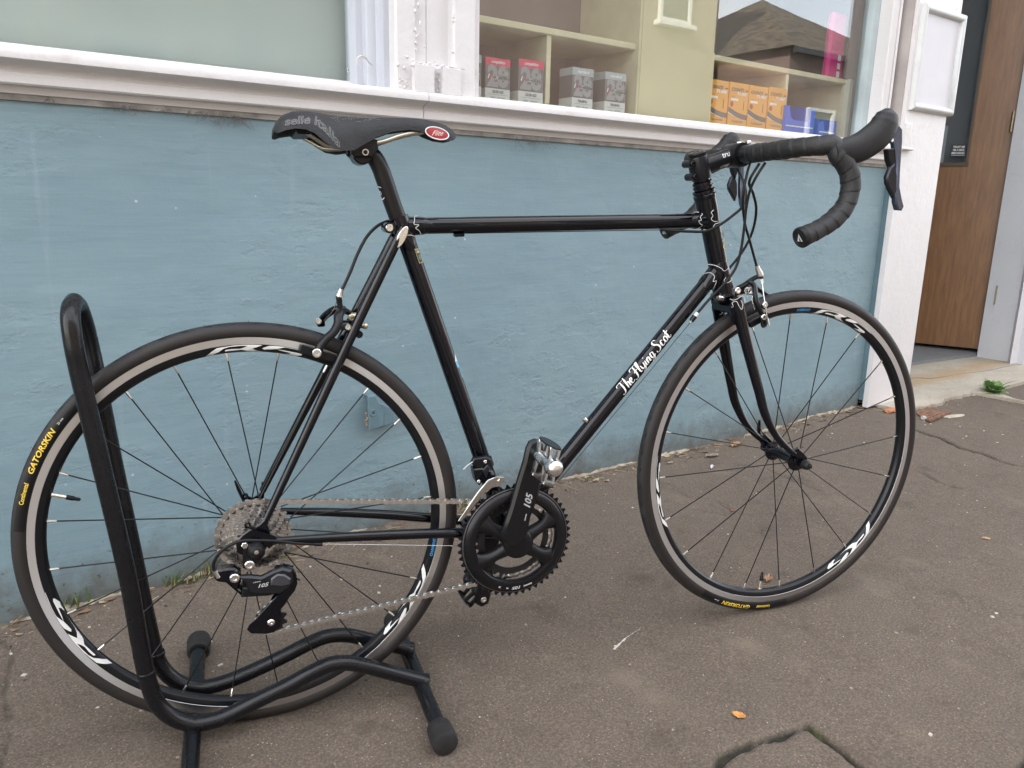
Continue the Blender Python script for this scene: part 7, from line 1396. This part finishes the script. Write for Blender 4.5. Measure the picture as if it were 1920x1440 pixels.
def stone(u, v, r, m, label, sc=(1, 0.8, 0.7), seed=1):
    p = on_pave(u, v); r2 = random.Random(seed); bm = bmesh.new(); bmesh.ops.create_icosphere(bm, subdivisions=2, radius=r)
    for q in bm.verts: q.co = Vector((q.co.x*sc[0], q.co.y*sc[1], q.co.z*sc[2]))*(1+r2.uniform(-0.22, 0.16))
    me = bpy.data.meshes.new('stone'); bm.to_mesh(me); bm.free(); me.materials.append(m); return link('stone', me, matrix=Matrix.Translation(p+Vector((0, 0, r*sc[2]*0.5))), label=label, category='stone')
STN = mat('stone_pale', (0.42, 0.40, 0.37), 0.85, var=0.25, vscale=80); STB = mat('brick_bit', (0.36, 0.15, 0.07), 0.9, var=0.3, vscale=90)
stone(1732, 787, 0.013, STN, 'grey cube-like stone lying on the rusty cover', (1, 0.9, 0.9), 3); stone(1668, 772, 0.030, STB, 'orange brick fragment under the foot of the door post', (1.5, 0.7, 0.35), 4); stone(1700, 766, 0.016, mat('stone_dark', (0.10, 0.09, 0.08), 0.9), 'dark broken stone at the edge of the doorstep', (1.2, 0.8, 0.7), 6); stone(545, 1030, 0.035, STB, 'worn brick fragment in the soil behind the rear axle', (2.0, 0.5, 0.4), 8)
sp_p = on_pave(1786, 782); pb_ = MB(); pb_.prism([(math.cos(t)*0.055*(1+0.3*math.sin(3*t+1)), math.sin(t)*0.022*(1+0.3*math.cos(2*t))) for t in np.linspace(0, 2*PI, 24, endpoint=False)], (0, 0, 0.003), (1, 0, 0), (0, 1, 0), 0.004, 0.001); pb_.build('mortar_spill', mat('mortar_pale', (0.42, 0.37, 0.28), 0.9, var=0.2, vscale=60), matrix=Matrix.Translation(sp_p)@Matrix.Rotation(-0.25, 4, 'Z'), label='flat pale splash of mortar next to the rusty cover', category='mortar')
# cement fillet along the foot of the wall, broken away in places
for run in (((18, 1162), (290, 1102)), ((330, 1092), (470, 1058)), ((560, 1035), (690, 1000)), ((1040, 909), (1195, 872)), ((1215, 866), (1300, 846)), ((1396, 822), (1470, 801)), ((1478, 799), (1625, 766))):
    a, b_ = on_y(*run[0], -0.004), on_y(*run[1], -0.004); n = max(6, int((b_.x-a.x)/0.012)); tp, bt = [], []
    for i in range(n+1):
        x = a.x+(b_.x-a.x)*i/n; e = min(1, 6*i/n, 6*(n-i)/n); hh = (0.001+0.009*rs.random()**2)*e+0.0005; dd_ = (0.002+0.012*rs.random()**2)*e+0.001; z = ground_z(x, -0.02); tp.append((x, 0.001, z+hh+0.004)); bt.append((x, -dd_, z+0.001))
    MB().add(tp+bt, [(i, i+1, n+2+i, n+1+i) for i in range(n)]).build('cement_fillet', mat('cement_fillet', (0.30, 0.255, 0.19), 0.9, var=0.35, vscale=40, bump=0.7, bscale=90), shop, smooth=30, label='broken cement edge along the foot of the blue wall')
pw = [on_pave(u, v) for u, v in ((1200, 1180), (1186, 1189), (1174, 1197), (1164, 1206), (1156, 1214), (1151, 1219))]; pc0 = pw[3]; mb = MB(); rr_ = random.Random(2); vs = []
pw = spline(pw, 5); nw = len(pw)
for i_, p in enumerate(pw): w = (0.0004+0.0026*(i_/nw)**1.5)*rr_.uniform(0.25, 1.35); q = p-pc0; vs += [(q.x-w*0.6+rr_.gauss(0, 0.0005), q.y+w, q.z+0.0016), (q.x+w*0.6, q.y-w+rr_.gauss(0, 0.0006), q.z+0.0016)]
mb.add(vs, [(2*i, 2*i+1, 2*i+3, 2*i+2) for i in range(nw-1)]).build('paint_splash', mat('splash_white', (0.50, 0.47, 0.42), 0.7), smooth=0, matrix=Matrix.Translation(pc0), label='curved streak of dried white paint on the pavement between the wheels', category='paint splash')
# chips and grit
gr_m = [mat('grit_white', (0.46, 0.43, 0.37), 0.8), mat('grit_tan', (0.27, 0.225, 0.165), 0.85), mat('grit_dark', (0.035, 0.032, 0.03), 0.85)]
gm = MB(); r3 = random.Random(77)
def chip(p, r, mi):
    n = r3.choice((4, 5)); a0 = r3.uniform(0, 6); top_ = [p+Vector((math.cos(a0+2*PI*i/n)*r*r3.uniform(0.55, 1.0), math.sin(a0+2*PI*i/n)*r*r3.uniform(0.5, 0.9), r*r3.uniform(0.25, 0.5))) for i in range(n)]; bot = [Vector((q.x+(q.x-p.x)*0.25, q.y+(q.y-p.y)*0.25, p.z-0.001)) for q in top_]
    gm.add(top_+bot, [tuple(range(n))]+[(i, n+i, n+(i+1) % n, (i+1) % n) for i in range(n)], mi)
for i in range(2600):
    if i < 1900: x = r3.uniform(-0.5, 4.2); y = r3.uniform(-1.4, -0.005)
    else: x = r3.uniform(-0.4, 3.6); y = -abs(r3.gauss(0, 0.10))-0.002
    r = min(0.0052, 0.0010*math.exp(abs(r3.gauss(0, 0.55)))); mi = r3.choice((0, 1, 1, 1, 1, 1, 2, 2, 2)); chip(Vector((x, y, ground_z(x, y))), r, mi)
for u, v in ((395, 1203), (415, 1246), (411, 1248), (20, 1226), (45, 1266), (168, 1176), (183, 1327), (258, 1240), (582, 1063), (640, 1087), (637, 1150), (712, 1099), (710, 1112), (1060, 1120), (1155, 1212), (1270, 1040), (1365, 1002), (1745, 1378), (1868, 1150), (1860, 1157), (1230, 965), (1186, 952), (1560, 813), (1615, 783), (1620, 830), (1745, 795), (1800, 800), (1812, 818), (1845, 808), (1880, 815), (1805, 822), (1735, 797), (1870, 830)): chip(on_pave(u, v), r3.uniform(0.003, 0.0055), 0)
gm.build('grit', gr_m, smooth=0, kind='stuff', label='pale chips and grit scattered over the pavement', category='grit')
# straw, twigs and flakes washed against the wall
tw = MB()
for i in range(300):
    x = r3.uniform(-0.45, 3.1); y = -0.006-abs(r3.gauss(0, 0.035)); z = ground_z(x, y)+0.003; a = r3.gauss(0, 0.6); L = r3.uniform(0.008, 0.05); d = Vector((math.cos(a), math.sin(a), r3.gauss(0, 0.08)))*L
    if r3.random() < 0.55: tw.tube([Vector((x, y, z)), Vector((x, y, z))+d*0.5+Vector((0, 0, r3.uniform(-0.001, 0.003))), Vector((x, y, z))+d], r3.uniform(0.0005, 0.0012), 4, mi=r3.choice((0, 0, 1)))
    else:
        n = 5; c = Vector((x, y, z)); tw.add([c+Vector((math.cos(t)*L*0.35*r3.uniform(0.5, 1), math.sin(t)*L*0.22*r3.uniform(0.5, 1), r3.uniform(-0.001, 0.004))) for t in np.linspace(0, 2*PI, n, endpoint=False)], [tuple(range(n))], r3.choice((0, 1, 2)))
tw.build('debris', [mat('straw', (0.34, 0.27, 0.16), 0.8), mat('twig', (0.15, 0.10, 0.065), 0.85), mat('dead_leaf_bits', (0.20, 0.12, 0.07), 0.8)], smooth=0, kind='stuff', label='straw, twigs and leaf scraps washed against the wall', category='debris')
# cobweb tufts under the sill
cw = MB()
for u, v, n, l in ((235, 198, 16, 0.016), (310, 205, 10, 0.010), (365, 218, 16, 0.016), (425, 225, 22, 0.030), (440, 220, 16, 0.022), (1004, 268, 22, 0.030), (90, 186, 10, 0.010), (1120, 262, 8, 0.010)):
    p = on_y(u, v, -0.006)
    for i in range(n):
        a = Vector((p.x+r3.gauss(0, l*0.9), -0.005+r3.uniform(-0.003, 0), 0.992+r3.uniform(-0.004, 0.003))); b_ = a+Vector((r3.gauss(0, l*0.6), r3.uniform(-0.008, 0.002), -l*r3.uniform(0.3, 1.1))); cw.tube([a, (a+b_)/2+Vector((r3.gauss(0, 0.003), 0, -0.003)), b_], 0.0004, 4)
cw.build('cobweb', mat('cobweb_grey', (0.17, 0.155, 0.14), 0.95), shop, smooth=0, kind='stuff')
